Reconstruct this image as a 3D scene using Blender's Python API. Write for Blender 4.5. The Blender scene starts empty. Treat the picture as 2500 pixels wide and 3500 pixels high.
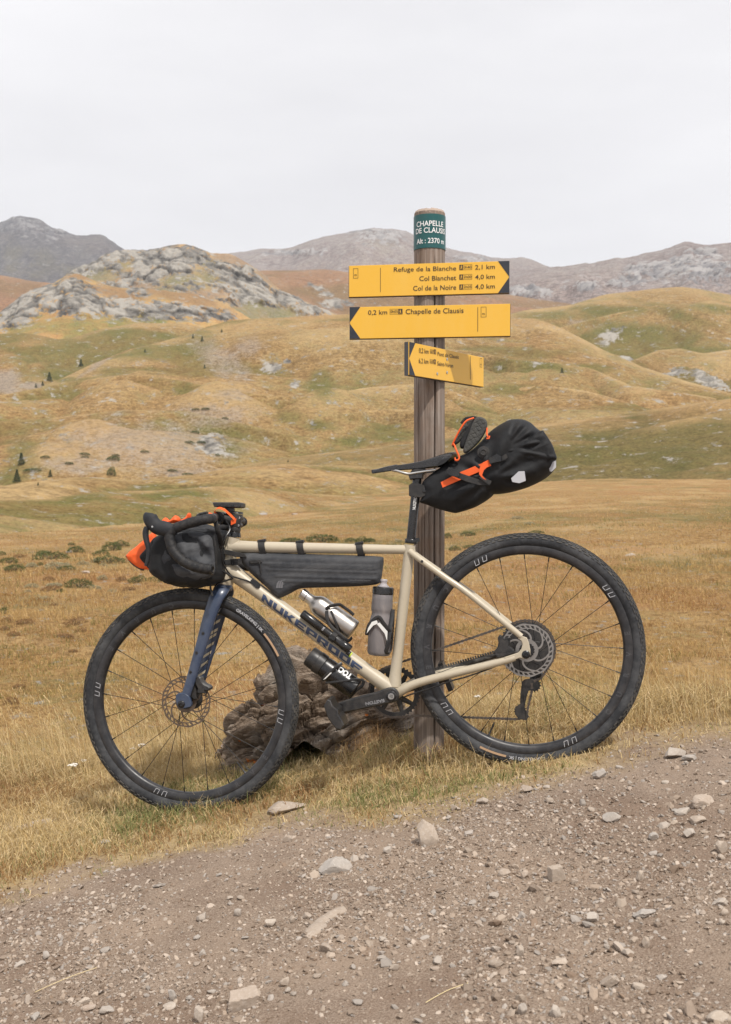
import bpy, math, random
import numpy as np
from mathutils import Matrix, Vector

random.seed(5)
rng = np.random.default_rng(7)
scene = bpy.context.scene
COL = scene.collection

# ------------------------------------------------------------------ camera
CZ = 1.0                       # eye height, metres (the photographer crouches)
LENS, SENSOR = 23.0, 15.6
FPX = LENS / SENSOR * 2500.0   # focal length in photograph pixels
HORIZON = 1660.0
PITCH = math.atan((1750.0 - HORIZON) / FPX)
cam_d = bpy.data.cameras.new('camera')
cam = bpy.data.objects.new('camera', cam_d)
COL.objects.link(cam)
cam.location = (0, 0, CZ)
cam.rotation_euler = (math.pi / 2 - PITCH, 0, 0)
cam_d.sensor_fit = 'HORIZONTAL'
cam_d.sensor_width = SENSOR
cam_d.lens = LENS
cam_d.clip_start = 0.05
cam_d.clip_end = 30000
cam_d.dof.use_dof = True
cam_d.dof.focus_distance = 3.3
cam_d.dof.aperture_fstop = 5.6
scene.camera = cam

# ------------------------------------------------------------------ sky, sun, exposure
SUN_EL, SUN_AZ = math.radians(57), math.radians(27)     # azimuth: to the right of straight behind the camera
to_sun = Vector((math.sin(SUN_AZ) * math.cos(SUN_EL), -math.cos(SUN_AZ) * math.cos(SUN_EL), math.sin(SUN_EL)))
world = bpy.data.worlds.new('World')
scene.world = world
world.use_nodes = True
wn, wl = world.node_tree.nodes, world.node_tree.links
wn.clear()
w_out = wn.new('ShaderNodeOutputWorld')
w_bg = wn.new('ShaderNodeBackground')
w_bg.inputs['Strength'].default_value = 0.1
w_sky = wn.new('ShaderNodeTexSky')
w_sky.sky_type = 'NISHITA'
w_sky.sun_disc = False
w_sky.sun_elevation = SUN_EL
w_sky.sun_rotation = math.pi - SUN_AZ
w_sky.altitude = 2370
w_co = wn.new('ShaderNodeTexCoord')
w_map = wn.new('ShaderNodeMapping')
w_map.inputs['Scale'].default_value = (1.0, 1.0, 4.0)
w_no = wn.new('ShaderNodeTexNoise')
w_no.inputs['Scale'].default_value = 1.3
w_no.inputs['Detail'].default_value = 5
w_no.inputs['Roughness'].default_value = 0.55
w_cr = wn.new('ShaderNodeValToRGB')
w_cr.color_ramp.elements[0].position = 0.3
w_cr.color_ramp.elements[0].color = (8.3, 8.2, 8.4, 1)
w_cr.color_ramp.elements[1].position = 0.7
w_cr.color_ramp.elements[1].color = (10.6, 10.5, 10.6, 1)
w_mix = wn.new('ShaderNodeMixRGB')
w_mix.inputs['Fac'].default_value = 0.95
wl.new(w_co.outputs['Generated'], w_map.inputs['Vector'])
wl.new(w_map.outputs['Vector'], w_no.inputs['Vector'])
wl.new(w_no.outputs['Fac'], w_cr.inputs['Fac'])
wl.new(w_sky.outputs['Color'], w_mix.inputs['Color1'])
wl.new(w_cr.outputs['Color'], w_mix.inputs['Color2'])
wl.new(w_mix.outputs['Color'], w_bg.inputs['Color'])
wl.new(w_bg.outputs['Background'], w_out.inputs['Surface'])

sun_d = bpy.data.lights.new('sun', 'SUN')
sun_d.energy = 4.2
sun_d.angle = math.radians(2.0)
sun_d.color = (1.0, 0.95, 0.88)
sun = bpy.data.objects.new('sun', sun_d)
COL.objects.link(sun)
sun.rotation_euler = to_sun.to_track_quat('Z', 'Y').to_euler()
sun.location = (3, -5, 10)

vs = scene.view_settings
vs.view_transform = 'Standard'
vs.look = 'None'
vs.exposure = 0.05
vs.gamma = 1.0
vs.use_curve_mapping = False
scene.render.engine = 'CYCLES'
scene.cycles.use_denoising = True
scene.cycles.max_bounces = 6
scene.cycles.diffuse_bounces = 2
scene.cycles.glossy_bounces = 3
scene.cycles.transmission_bounces = 5
scene.cycles.volume_bounces = 0
scene.cycles.transparent_max_bounces = 6
scene.cycles.caustics_reflective = False
scene.cycles.caustics_refractive = False

# ------------------------------------------------------------------ helpers: noise, rays, meshes
def hash3(ix, iy, iz, seed):
    h = (ix * 374761393 + iy * 668265263 + iz * 1440662683 + seed * 974711 + 12345) & 0xffffffff
    h = ((h ^ (h >> 13)) * 1274126177) & 0xffffffff
    h = ((h ^ (h >> 16)) * 2246822519) & 0xffffffff
    h = h ^ (h >> 13)
    return h.astype(np.float64) / 4294967295.0

def vnoise(p, seed=0):
    p = np.asarray(p, float)
    i = np.floor(p).astype(np.int64)
    f = p - i
    u = f * f * (3 - 2 * f)
    r = 0
    for dx in (0, 1):
        wx = u[:, 0] if dx else 1 - u[:, 0]
        for dy in (0, 1):
            wy = u[:, 1] if dy else 1 - u[:, 1]
            for dz in (0, 1):
                wz = u[:, 2] if dz else 1 - u[:, 2]
                r = r + wx * wy * wz * hash3(i[:, 0] + dx, i[:, 1] + dy, i[:, 2] + dz, seed)
    return r * 2 - 1

def fbm(p, octv=4, seed=0, gain=0.5, ridged=False):
    p = np.asarray(p, float)
    a, s, t = 1.0, 0.0, 0.0
    for o in range(octv):
        n = vnoise(p, seed + o * 17)
        if ridged:
            n = 1 - 2 * np.abs(n)
        s = s + a * n
        t += a
        a *= gain
        p = p * 2.03 + 11.7
    return s / t

def P3(x, y, z=None):
    x = np.asarray(x, float)
    y = np.asarray(y, float)
    z = np.zeros_like(x) if z is None else np.asarray(z, float)
    return np.stack(np.broadcast_arrays(x, y, z), -1).reshape(-1, 3)

CAM = np.array([0.0, 0.0, CZ])

def ray(px, py):
    a = (np.asarray(px, float) - 1250.0) / FPX
    b = -(np.asarray(py, float) - 1750.0) / FPX
    sp, cp = math.sin(PITCH), math.cos(PITCH)
    return np.stack(np.broadcast_arrays(a, b * sp + cp, b * cp - sp), -1)

def at_depth(px, py, d):
    return CAM + ray(px, py) * d

def smooth01(a, b, x):
    t = np.clip((np.asarray(x, float) - a) / (b - a), 0, 1)
    return t * t * (3 - 2 * t)

def np_mesh(name, V, quads=None, tris=None, smooth=True, attrs=None):
    me = bpy.data.meshes.new(name)
    V = np.asarray(V, np.float32)
    loops, starts, tot = [], [], 0
    for F in (quads, tris):
        if F is not None and len(F):
            F = np.asarray(F, np.int32)
            starts.append(tot + np.arange(len(F)) * F.shape[1])
            tot += F.size
            loops.append(F.ravel())
    L = np.concatenate(loops).astype(np.int32)
    S = np.concatenate(starts).astype(np.int32)
    me.vertices.add(len(V))
    me.vertices.foreach_set('co', V.ravel())
    me.loops.add(len(L))
    me.loops.foreach_set('vertex_index', L)
    me.polygons.add(len(S))
    me.polygons.foreach_set('loop_start', S)
    me.polygons.foreach_set('use_smooth', np.full(len(S), smooth, bool))
    me.update(calc_edges=True)
    me.validate()
    for k, v in (attrs or {}).items():
        v = np.asarray(v, np.float32)
        if v.ndim == 1:
            at = me.attributes.new(k, 'FLOAT', 'POINT')
            at.data.foreach_set('value', v)
        else:
            at = me.attributes.new(k, 'FLOAT_COLOR', 'POINT')
            at.data.foreach_set('color', np.concatenate([v, np.ones((len(v), 1), np.float32)], 1).ravel())
    return me

def grid_quads(nr, nc, wrap=False):
    r = np.arange(nr - 1)[:, None]
    c = np.arange(nc if wrap else nc - 1)[None, :]
    c2 = (c + 1) % nc
    a = r * nc + c
    b = r * nc + c2
    d = (r + 1) * nc + c2
    e = (r + 1) * nc + c
    return np.stack([a, b, d, e], -1).reshape(-1, 4)

def link(name, me, mat=None, parent=None, kind=None):
    o = bpy.data.objects.new(name, me)
    COL.objects.link(o)
    if me is not None and mat is not None:
        me.materials.append(mat)
    if parent is not None:
        o.parent = parent
    if kind:
        o['kind'] = kind
    return o

def tag(o, label, cat=None, group=None):
    o['label'] = label
    if cat:
        o['category'] = cat
    if group:
        o['group'] = group
    return o

def empty(name, parent=None, matrix=None):
    o = bpy.data.objects.new(name, None)
    o.empty_display_size = 0.1
    COL.objects.link(o)
    if parent is not None:
        o.parent = parent
    if matrix is not None:
        o.matrix_world = matrix
    return o

class G:
    """collects geometry; obj() links it as one mesh object"""
    def __init__(s):
        s.v, s.f, s.n = [], [], 0
    def add(s, V, F):
        V = np.asarray(V, float).reshape(-1, 3)
        s.v.append(V)
        s.f += [tuple(int(i) + s.n for i in f) for f in F]
        s.n += len(V)
        return s
    def verts(s):
        return np.concatenate(s.v)
    def obj(s, name, mat, parent=None, M=None, smooth=True, ang=0.7, kind=None, label=None):
        V = s.verts()
        if M is not None:
            V = xf(M, V)
        me = bpy.data.meshes.new(name)
        me.from_pydata(V.tolist(), [], s.f)
        if smooth:
            me.polygons.foreach_set('use_smooth', np.ones(len(me.polygons), bool))
            me.set_sharp_from_angle(angle=ang)
        me.update()
        o = link(name, me, mat, parent, kind)
        if label:
            o['label'] = label
        return o
    # ---- shapes
    def tube(s, pts, r, seg=12, cap=True, flat=1.0, up=None):
        P = np.asarray(pts, float)
        n = len(P)
        r = np.broadcast_to(np.asarray(r, float), (n,))
        T = np.gradient(P, axis=0)
        T /= np.linalg.norm(T, axis=1)[:, None] + 1e-12
        a = np.array(up if up is not None else (0, 1, 0), float)
        if abs(np.dot(a, T[0])) > 0.95 and up is None:
            a = np.array((1, 0, 0.0))
        V = []
        th = np.linspace(0, 2 * math.pi, seg, endpoint=False)
        for i in range(n):
            a = a - T[i] * np.dot(a, T[i])
            a /= np.linalg.norm(a) + 1e-12
            b = np.cross(T[i], a)
            V.append(P[i] + r[i] * (np.cos(th)[:, None] * a * flat + np.sin(th)[:, None] * b))
        V = np.concatenate(V)
        F = [tuple(q) for q in grid_quads(n, seg, True)]
        if cap:
            F += [tuple(range(seg))[::-1], tuple(range((n - 1) * seg, n * seg))]
        return s.add(V, F)
    def lathe(s, p0, axis, prof, seg=24, cap=True):
        axis = np.asarray(axis, float)
        axis = axis / np.linalg.norm(axis)
        p0 = np.asarray(p0, float)
        a = np.array((0, 1, 0.0)) if abs(axis[1]) < 0.9 else np.array((1, 0, 0.0))
        a = a - axis * np.dot(a, axis)
        a /= np.linalg.norm(a)
        b = np.cross(axis, a)
        th = np.linspace(0, 2 * math.pi, seg, endpoint=False)
        V = np.concatenate([p0 + axis * t + r * (np.cos(th)[:, None] * a + np.sin(th)[:, None] * b) for t, r in prof])
        n = len(prof)
        F = [tuple(q) for q in grid_quads(n, seg, True)]
        if cap:
            F += [tuple(range(seg))[::-1], tuple(range((n - 1) * seg, n * seg))]
        return s.add(V, F)
    def ring(s, c, prof, seg=96, closed=True, a0=0, a1=2 * math.pi):
        """profile of (radius, y) turned about the y axis through c"""
        full = abs(a1 - a0 - 2 * math.pi) < 1e-6
        th = np.linspace(a0, a1, seg, endpoint=not full)
        pr = np.asarray(prof, float)
        V = np.stack([pr[None, :, 0] * np.cos(th)[:, None], np.broadcast_to(pr[None, :, 1], (seg, len(pr))), pr[None, :, 0] * np.sin(th)[:, None]], -1) + np.asarray(c, float)
        k = len(pr)
        F = []
        for i in range(seg if full else seg - 1):
            j = (i + 1) % seg
            for m in range(k if closed else k - 1):
                m2 = (m + 1) % k
                F.append((i * k + m, i * k + m2, j * k + m2, j * k + m))
        return s.add(V.reshape(-1, 3), F)
    def prism(s, poly, y0, y1, bev=0.0):
        """polygon of (x, z) extruded along y with bevelled rims"""
        p = np.asarray(poly, float)
        A = np.sum(p[:, 0] * np.roll(p[:, 1], -1) - np.roll(p[:, 0], -1) * p[:, 1])
        if A < 0:
            p = p[::-1]
        n = len(p)
        e = np.roll(p, -1, 0) - p
        e /= np.linalg.norm(e, axis=1)[:, None] + 1e-12
        nr = np.stack([e[:, 1], -e[:, 0]], 1)
        m = nr + np.roll(nr, 1, 0)
        m /= np.linalg.norm(m, axis=1)[:, None] + 1e-9
        sg = 1 if y1 > y0 else -1
        rows = [(y0, bev), (y0 + sg * bev, 0), (y1 - sg * bev, 0), (y1, bev)] if bev > 0 else [(y0, 0), (y1, 0)]
        V = []
        for y, b in rows:
            q = p - m * b
            V.append(np.stack([q[:, 0], np.full(n, y), q[:, 1]], 1))
        F = [tuple(q) for q in grid_quads(len(rows), n, True)]
        F += [tuple(range(n))[::-1], tuple(range((len(rows) - 1) * n, len(rows) * n))]
        return s.add(np.concatenate(V), F)
    def box(s, c, h, M=None):
        c = np.asarray(c, float)
        V = np.array([(x, y, z) for x in (-1, 1) for y in (-1, 1) for z in (-1, 1)], float) * np.asarray(h, float)
        if M is not None:
            V = V @ np.asarray(M, float).T
        return s.add(V + c, [(0, 1, 3, 2), (4, 6, 7, 5), (0, 4, 5, 1), (2, 3, 7, 6), (0, 2, 6, 4), (1, 5, 7, 3)])
    def flatpoly(s, pts3):
        return s.add(pts3, [tuple(range(len(pts3)))])

def xf(M, V):
    M = np.array(M)
    return np.asarray(V, float) @ M[:3, :3].T + M[:3, 3]

def npM(X, Y, Z, O):
    m = np.eye(4)
    m[:3, 0], m[:3, 1], m[:3, 2], m[:3, 3] = X, Y, Z, O
    return m

def bp(px, py, y, frame):
    """photo pixel -> point on the plane y = const of a frame, in the frame's own coordinates"""
    Mi = np.linalg.inv(frame)
    o = Mi[:3, :3] @ CAM + Mi[:3, 3]
    d = Mi[:3, :3] @ ray(px, py)
    t = (y - o[1]) / d[1]
    return o + d * t

def bps(pts, y, frame, org=(0, 0), sc=1.0):
    return np.array([bp(org[0] + p[0] * sc, org[1] + p[1] * sc, y, frame) for p in pts])

def catmull(P, per=6, closed=True):
    P = np.asarray(P, float)
    n = len(P)
    out = []
    rngi = range(n) if closed else range(n - 1)
    for i in rngi:
        if closed:
            a, b, c, d = P[(i - 1) % n], P[i], P[(i + 1) % n], P[(i + 2) % n]
        else:
            a, b, c, d = P[max(i - 1, 0)], P[i], P[i + 1], P[min(i + 2, n - 1)]
        for k in range(per):
            t = k / per
            out.append(0.5 * ((2 * b) + (c - a) * t + (2 * a - 5 * b + 4 * c - d) * t * t + (3 * b - a - 3 * c + d) * t ** 3))
    if not closed:
        out.append(P[-1])
    return np.array(out)

def poly_dist(Q, poly):
    """signed distance (inside > 0) and nearest boundary point"""
    A = poly
    B = np.roll(poly, -1, 0)
    best = np.full(len(Q), 1e9)
    near = np.zeros_like(Q)
    inside = np.zeros(len(Q), bool)
    for a, b in zip(A, B):
        ab = b - a
        t = np.clip(((Q - a) @ ab) / (ab @ ab + 1e-18), 0, 1)
        c = a + t[:, None] * ab
        d = np.linalg.norm(Q - c, axis=1)
        k = d < best
        best[k] = d[k]
        near[k] = c[k]
        cond = (a[1] > Q[:, 1]) != (b[1] > Q[:, 1])
        xi = a[0] + (Q[:, 1] - a[1]) / (b[1] - a[1] + 1e-18) * (b[0] - a[0])
        inside ^= cond & (Q[:, 0] < xi)
    return np.where(inside, best, -best), near

def puff(poly, yc, T, R, n=60, wr=0.0, wsc=30, seed=0, Tback=None, edge=0.002, slope=0.0, relief=None):
    """soft pillow over an (x, z) outline; T is the half thickness"""
    poly = np.asarray(poly, float)
    lo, hi = poly.min(0), poly.max(0)
    h = max(hi - lo) / n
    xs = np.arange(lo[0] - h, hi[0] + 2 * h, h)
    zs = np.arange(lo[1] - h, hi[1] + 2 * h, h)
    X, Z = np.meshgrid(xs, zs)
    Q = np.stack([X.ravel(), Z.ravel()], 1)
    d, near = poly_dist(Q, poly)
    keepv = d > -1.42 * h
    out = d <= 0
    Q2 = np.where(out[:, None], near, Q)
    nr, nc = X.shape
    q = grid_quads(nr, nc)
    ok = keepv[q].all(1) & (d[q] > 0).any(1)
    q = q[ok]
    dd = np.maximum(d, 0)
    t = np.clip(dd / R, 0, 1)
    f = np.sqrt(np.maximum(0, 1 - (1 - t) ** 2))
    w = fbm(np.stack([Q2[:, 0] * wsc, Q2[:, 1] * wsc, np.zeros(len(Q2))], 1), 3, seed, ridged=True) * wr * f if wr else 0
    yy = yc + slope * (Q2[:, 0] - poly[:, 0].mean())
    if relief is not None:
        w = w + relief(Q2) * f
    front = np.stack([Q2[:, 0], yy - (edge + T * f + w), Q2[:, 1]], 1)
    back = np.stack([Q2[:, 0], yy + (edge + (Tback or T) * f), Q2[:, 1]], 1)
    N = len(Q2)
    V = np.concatenate([front, back])
    F = [tuple(x) for x in q] + [tuple(x[::-1] + N) for x in q]
    # rim
    cnt = {}
    for x in q:
        for k in range(4):
            e = (int(x[k]), int(x[(k + 1) % 4]))
            cnt[e] = 1
    for (a, b) in list(cnt):
        if (b, a) not in cnt:
            F.append((b, a, a + N, b + N))
    used = sorted({i for f_ in F for i in f_})
    mp = {u: i for i, u in enumerate(used)}
    g = G()
    g.add(V[used], [tuple(mp[i] for i in f_) for f_ in F])
    return g

def text_mesh(s, outline=0.0, bold=0.0, spacing=1.0):
    cu = bpy.data.curves.new('t', 'FONT')
    cu.body = s
    cu.size = 1.0
    cu.resolution_u = 3
    cu.space_character = spacing
    if outline:
        cu.fill_mode = 'NONE'
        cu.bevel_depth = outline
        cu.bevel_resolution = 0
    else:
        cu.offset = bold
    ob = bpy.data.objects.new('t', cu)
    me = bpy.data.meshes.new_from_object(ob)
    V = np.zeros(len(me.vertices) * 3)
    me.vertices.foreach_get('co', V)
    V = V.reshape(-1, 3)
    F = [tuple(p.vertices) for p in me.polygons]
    bpy.data.objects.remove(ob)
    bpy.data.curves.remove(cu)
    bpy.data.meshes.remove(me)
    return V, F

_h, _ = text_mesh('H')
CAPH = _h[:, 1].max() - _h[:, 1].min()

# ------------------------------------------------------------------ materials
def new_mat(name):
    m = bpy.data.materials.new(name)
    m.use_nodes = True
    nt = m.node_tree
    b = nt.nodes['Principled BSDF']
    return m, nt, b

def N(nt, t, **kw):
    n = nt.nodes.new('ShaderNode' + t)
    for k, v in kw.items():
        if k in n.inputs:
            n.inputs[k].default_value = v
        else:
            setattr(n, k, v)
    return n

def ramp(nt, fac, stops):
    r = nt.nodes.new('ShaderNodeValToRGB')
    el = r.color_ramp.elements
    while len(el) > 1:
        el.remove(el[-1])
    el[0].position, el[0].color = stops[0][0], (*stops[0][1], 1)
    for p, c in stops[1:]:
        e = el.new(p)
        e.color = (*c, 1)
    nt.links.new(fac, r.inputs['Fac'])
    return r.outputs['Color']

def framp(nt, fac, a, b, lo=0.0, hi=1.0):
    r = nt.nodes.new('ShaderNodeMapRange')
    r.inputs['From Min'].default_value = a
    r.inputs['From Max'].default_value = b
    r.inputs['To Min'].default_value = lo
    r.inputs['To Max'].default_value = hi
    nt.links.new(fac, r.inputs['Value'])
    return r.outputs['Result']

def mix(nt, fac, a, b, mode='MIX'):
    m = nt.nodes.new('ShaderNodeMixRGB')
    m.blend_type = mode
    for s, v in (('Fac', fac), ('Color1', a), ('Color2', b)):
        if isinstance(v, (int, float)):
            m.inputs[s].default_value = v
        elif isinstance(v, tuple):
            m.inputs[s].default_value = (*v, 1)
        else:
            nt.links.new(v, m.inputs[s])
    return m.outputs['Color']

def noise(nt, scale, detail=4, rough=0.55, vec=None, dist=0.0):
    n = N(nt, 'TexNoise')
    n.inputs['Scale'].default_value = scale
    n.inputs['Detail'].default_value = detail
    n.inputs['Roughness'].default_value = rough
    n.inputs['Distortion'].default_value = dist
    if vec is None:
        vec = coord(nt)
    nt.links.new(vec, n.inputs['Vector'])
    return n.outputs['Fac']

def coord(nt, scale=None, rot=None):
    c = N(nt, 'TexCoord').outputs['Object']
    if scale is None and rot is None:
        return c
    m = N(nt, 'Mapping')
    if scale:
        m.inputs['Scale'].default_value = scale
    if rot:
        m.inputs['Rotation'].default_value = rot
    nt.links.new(c, m.inputs['Vector'])
    return m.outputs['Vector']

def attr(nt, name, out='Fac'):
    a = N(nt, 'Attribute')
    a.attribute_name = name
    return a.outputs[out]

def bump(nt, b, h, strength=0.3, dist=0.01):
    n = N(nt, 'Bump')
    n.inputs['Strength'].default_value = strength
    n.inputs['Distance'].default_value = dist
    nt.links.new(h, n.inputs['Height'])
    nt.links.new(n.outputs['Normal'], b.inputs['Normal'])

def dusty(name, col, rough=0.5, metal=0.0, dust=0.25, dustcol=(0.34, 0.29, 0.24), dscale=25, bumps=0.0, bscale=200, coat=0.0, spec=None, streak=None):
    m, nt, b = new_mat(name)
    v = coord(nt, streak) if streak else None
    n1 = noise(nt, dscale, 6, 0.65, v)
    n2 = noise(nt, dscale * 6, 4, 0.7)
    fac = mix(nt, 0.35, framp(nt, n1, 0.42, 0.75), framp(nt, n2, 0.45, 0.8))
    fac = framp(nt, fac, 0.0, 1.0, 0.0, dust)
    nt.links.new(mix(nt, fac, tuple(col), dustcol), b.inputs['Base Color'])
    nt.links.new(framp(nt, fac, 0, max(dust, 0.01), rough, min(1, rough + 0.25)), b.inputs['Roughness'])
    b.inputs['Metallic'].default_value = metal
    if spec is not None:
        b.inputs['Specular IOR Level'].default_value = spec
    if coat:
        b.inputs['Coat Weight'].default_value = coat
        b.inputs['Coat Roughness'].default_value = 0.15
    if bumps:
        bump(nt, b, noise(nt, bscale, 3), bumps, 0.002)
    return m

def plain(name, col, rough=0.6, metal=0.0):
    return dusty(name, col, rough, metal, dust=0.08, dscale=40)

# ------------------------------------------------------------------ where the bicycle stands (the ground follows it)
WR = 0.354                                                  # wheel radius with tyre
REAR = at_depth(1801, 2219, 3.295)
FRONT = at_depth(648.5, 2393, 3.425)
_X = REAR - FRONT
_X /= np.linalg.norm(_X)
_Y = np.cross((0, 0, 1.0), _X)
_Y /= np.linalg.norm(_Y)
_Z = np.cross(_X, _Y)
LEAN = math.radians(3.0)
BZ = math.cos(LEAN) * _Z + math.sin(LEAN) * _Y
BY = math.cos(LEAN) * _Y - math.sin(LEAN) * _Z
BIKE = npM(_X, BY, BZ, REAR - WR * BZ)
GC_R = REAR - WR * BZ
GC_F = FRONT - WR * BZ
GX = (GC_R[2] - GC_F[2]) / (GC_R[0] - GC_F[0])
POST_D = 3.53
POST = np.array([at_depth(1468, 2600, POST_D)[0], POST_D])

def plane_z(x, y):
    return GC_R[2] + 0.012 + GX * (x - GC_R[0]) - 0.015 * (y - 3.3)

_cx = np.array([-6, -1.5, -0.6, 0, 0.5, 1.2, 3, 6.0])
_cy = np.array([5.2, 4.5, 4.3, 4.25, 4.1, 3.5, 2.6, 1.5])
def crest_y(x):
    return np.interp(x, _cx, _cy)

def meadow_base(x, y):
    px = 1250 + x / np.maximum(y, 1) * FPX
    return CZ - 2.6 + 0.026 * np.maximum(0, y - 20) * smooth01(600, 2300, px)

def ground_z(x, y):
    x = np.asarray(x, float)
    y = np.asarray(y, float)
    z = plane_z(np.clip(x, -2.5, 2.5), np.minimum(y, 6))
    d = np.maximum(0, y - crest_y(x))
    z = z - (np.sqrt(d * d + 0.16) - 0.4) * 0.62
    p = P3(x * 2.2, y * 2.2)
    z = z + 0.016 * fbm(p, 3, 3).reshape(z.shape) + 0.005 * fbm(p * 7, 2, 9).reshape(z.shape)
    # level out under the tyres
    return z

# border between grass verge and gravel track, from the photograph, on the ground plane
_bpx = [(-400, 3230), (0, 3075), (200, 3010), (450, 2955), (700, 2900), (900, 2835), (1250, 2785), (1500, 2735), (1700, 2690), (1900, 2648), (2100, 2592), (2300, 2535), (2500, 2490), (2900, 2400)]
_bx, _by = [], []
for px_, py_ in _bpx:
    r_ = ray(px_, py_)
    # ray / plane
    t_ = 3.0
    for _ in range(30):
        p_ = CAM + r_ * t_
        t_ *= (CZ - plane_z(p_[0], p_[1])) / max(CZ - p_[2], 1e-3)
    p_ = CAM + r_ * t_
    _bx.append(p_[0])
    _by.append(p_[1])
def border_y(x):
    return np.interp(x, _bx, _by, left=_by[0] - 0.4, right=_by[-1])

def track_mask(x, y):
    """about 1 on the track, 0 on the verge"""
    x = np.asarray(x, float)
    n = fbm(P3(x * 5, y * 5), 4, 21).reshape(x.shape)
    return np.clip(0.5 + (border_y(x) - y + n * 0.30) / 0.30, 0, 1)

def on_ground(px, py):
    r_ = ray(px, py)
    t_ = 3.0
    for _ in range(40):
        p_ = CAM + r_ * t_
        g_ = float(ground_z(np.array([p_[0]]), np.array([p_[1]]))[0])
        t_ = t_ * (0.5 + 0.5 * (CZ - g_) / max(CZ - p_[2], 1e-3))
    p_ = CAM + r_ * t_
    return np.array([p_[0], p_[1], float(ground_z(np.array([p_[0]]), np.array([p_[1]]))[0])])

# ---- near ground: one surface cut along the border into verge and track
m_ground, nt, b = new_mat('verge_soil')
n1 = noise(nt, 9, 6, 0.65)
n2 = noise(nt, 60, 5, 0.7)
n3 = noise(nt, 240, 3, 0.7)
track_c = ramp(nt, mix(nt, 0.5, n2, n1), [(0.36, (0.19, 0.135, 0.095)), (0.5, (0.245, 0.182, 0.135)), (0.62, (0.335, 0.262, 0.203))])
track_c = mix(nt, 0.75, track_c, ramp(nt, n3, [(0.38, (0.15, 0.105, 0.075)), (0.5, (0.25, 0.188, 0.142)), (0.62, (0.37, 0.298, 0.237))]))
verge_c = ramp(nt, mix(nt, 0.5, n1, n2), [(0.38, (0.20, 0.135, 0.07)), (0.5, (0.36, 0.26, 0.135)), (0.62, (0.46, 0.35, 0.19))])
n0 = noise(nt, 2.3, 5, 0.6)
track_c = mix(nt, framp(nt, n0, 0.46, 0.62, 0, 0.6), track_c, (0.335, 0.25, 0.185))
track_c = mix(nt, framp(nt, n0, 0.50, 0.38, 0, 0.6), track_c, (0.205, 0.14, 0.10))
nt.links.new(mix(nt, attr(nt, 'track'), verge_c, track_c), b.inputs['Base Color'])
b.inputs['Roughness'].default_value = 0.95
b.inputs['Specular IOR Level'].default_value = 0.15
bump(nt, b, mix(nt, 0.5, n2, n3), 0.7, 0.012)

gx = np.concatenate([np.linspace(-9, -1.7, 40)[:-1], np.linspace(-1.7, 1.7, 300), np.linspace(1.7, 9, 40)[1:]])
gy = np.concatenate([np.linspace(-1.5, 1.5, 24)[:-1], np.linspace(1.5, 4.8, 300), np.linspace(4.8, 9.5, 40)[1:]])
GXm, GYm = np.meshgrid(gx, gy)
GZm = ground_z(GXm, GYm)
TM = track_mask(GXm, GYm)
Vg = np.stack([GXm, GYm, GZm], -1).reshape(-1, 3)
Qg = grid_quads(len(gy), len(gx))
tmq = TM.ravel()[Qg].mean(1)
for nm, sel in (('gravel_track', tmq >= 0.5), ('grass_verge', tmq < 0.5)):
    q_ = Qg[sel]
    u_, inv_ = np.unique(q_.ravel(), return_inverse=True)
    me_ = np_mesh(nm, Vg[u_], quads=inv_.reshape(-1, 4), attrs={'track': TM.ravel()[u_]})
    link(nm, me_, m_ground, kind='structure')

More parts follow.
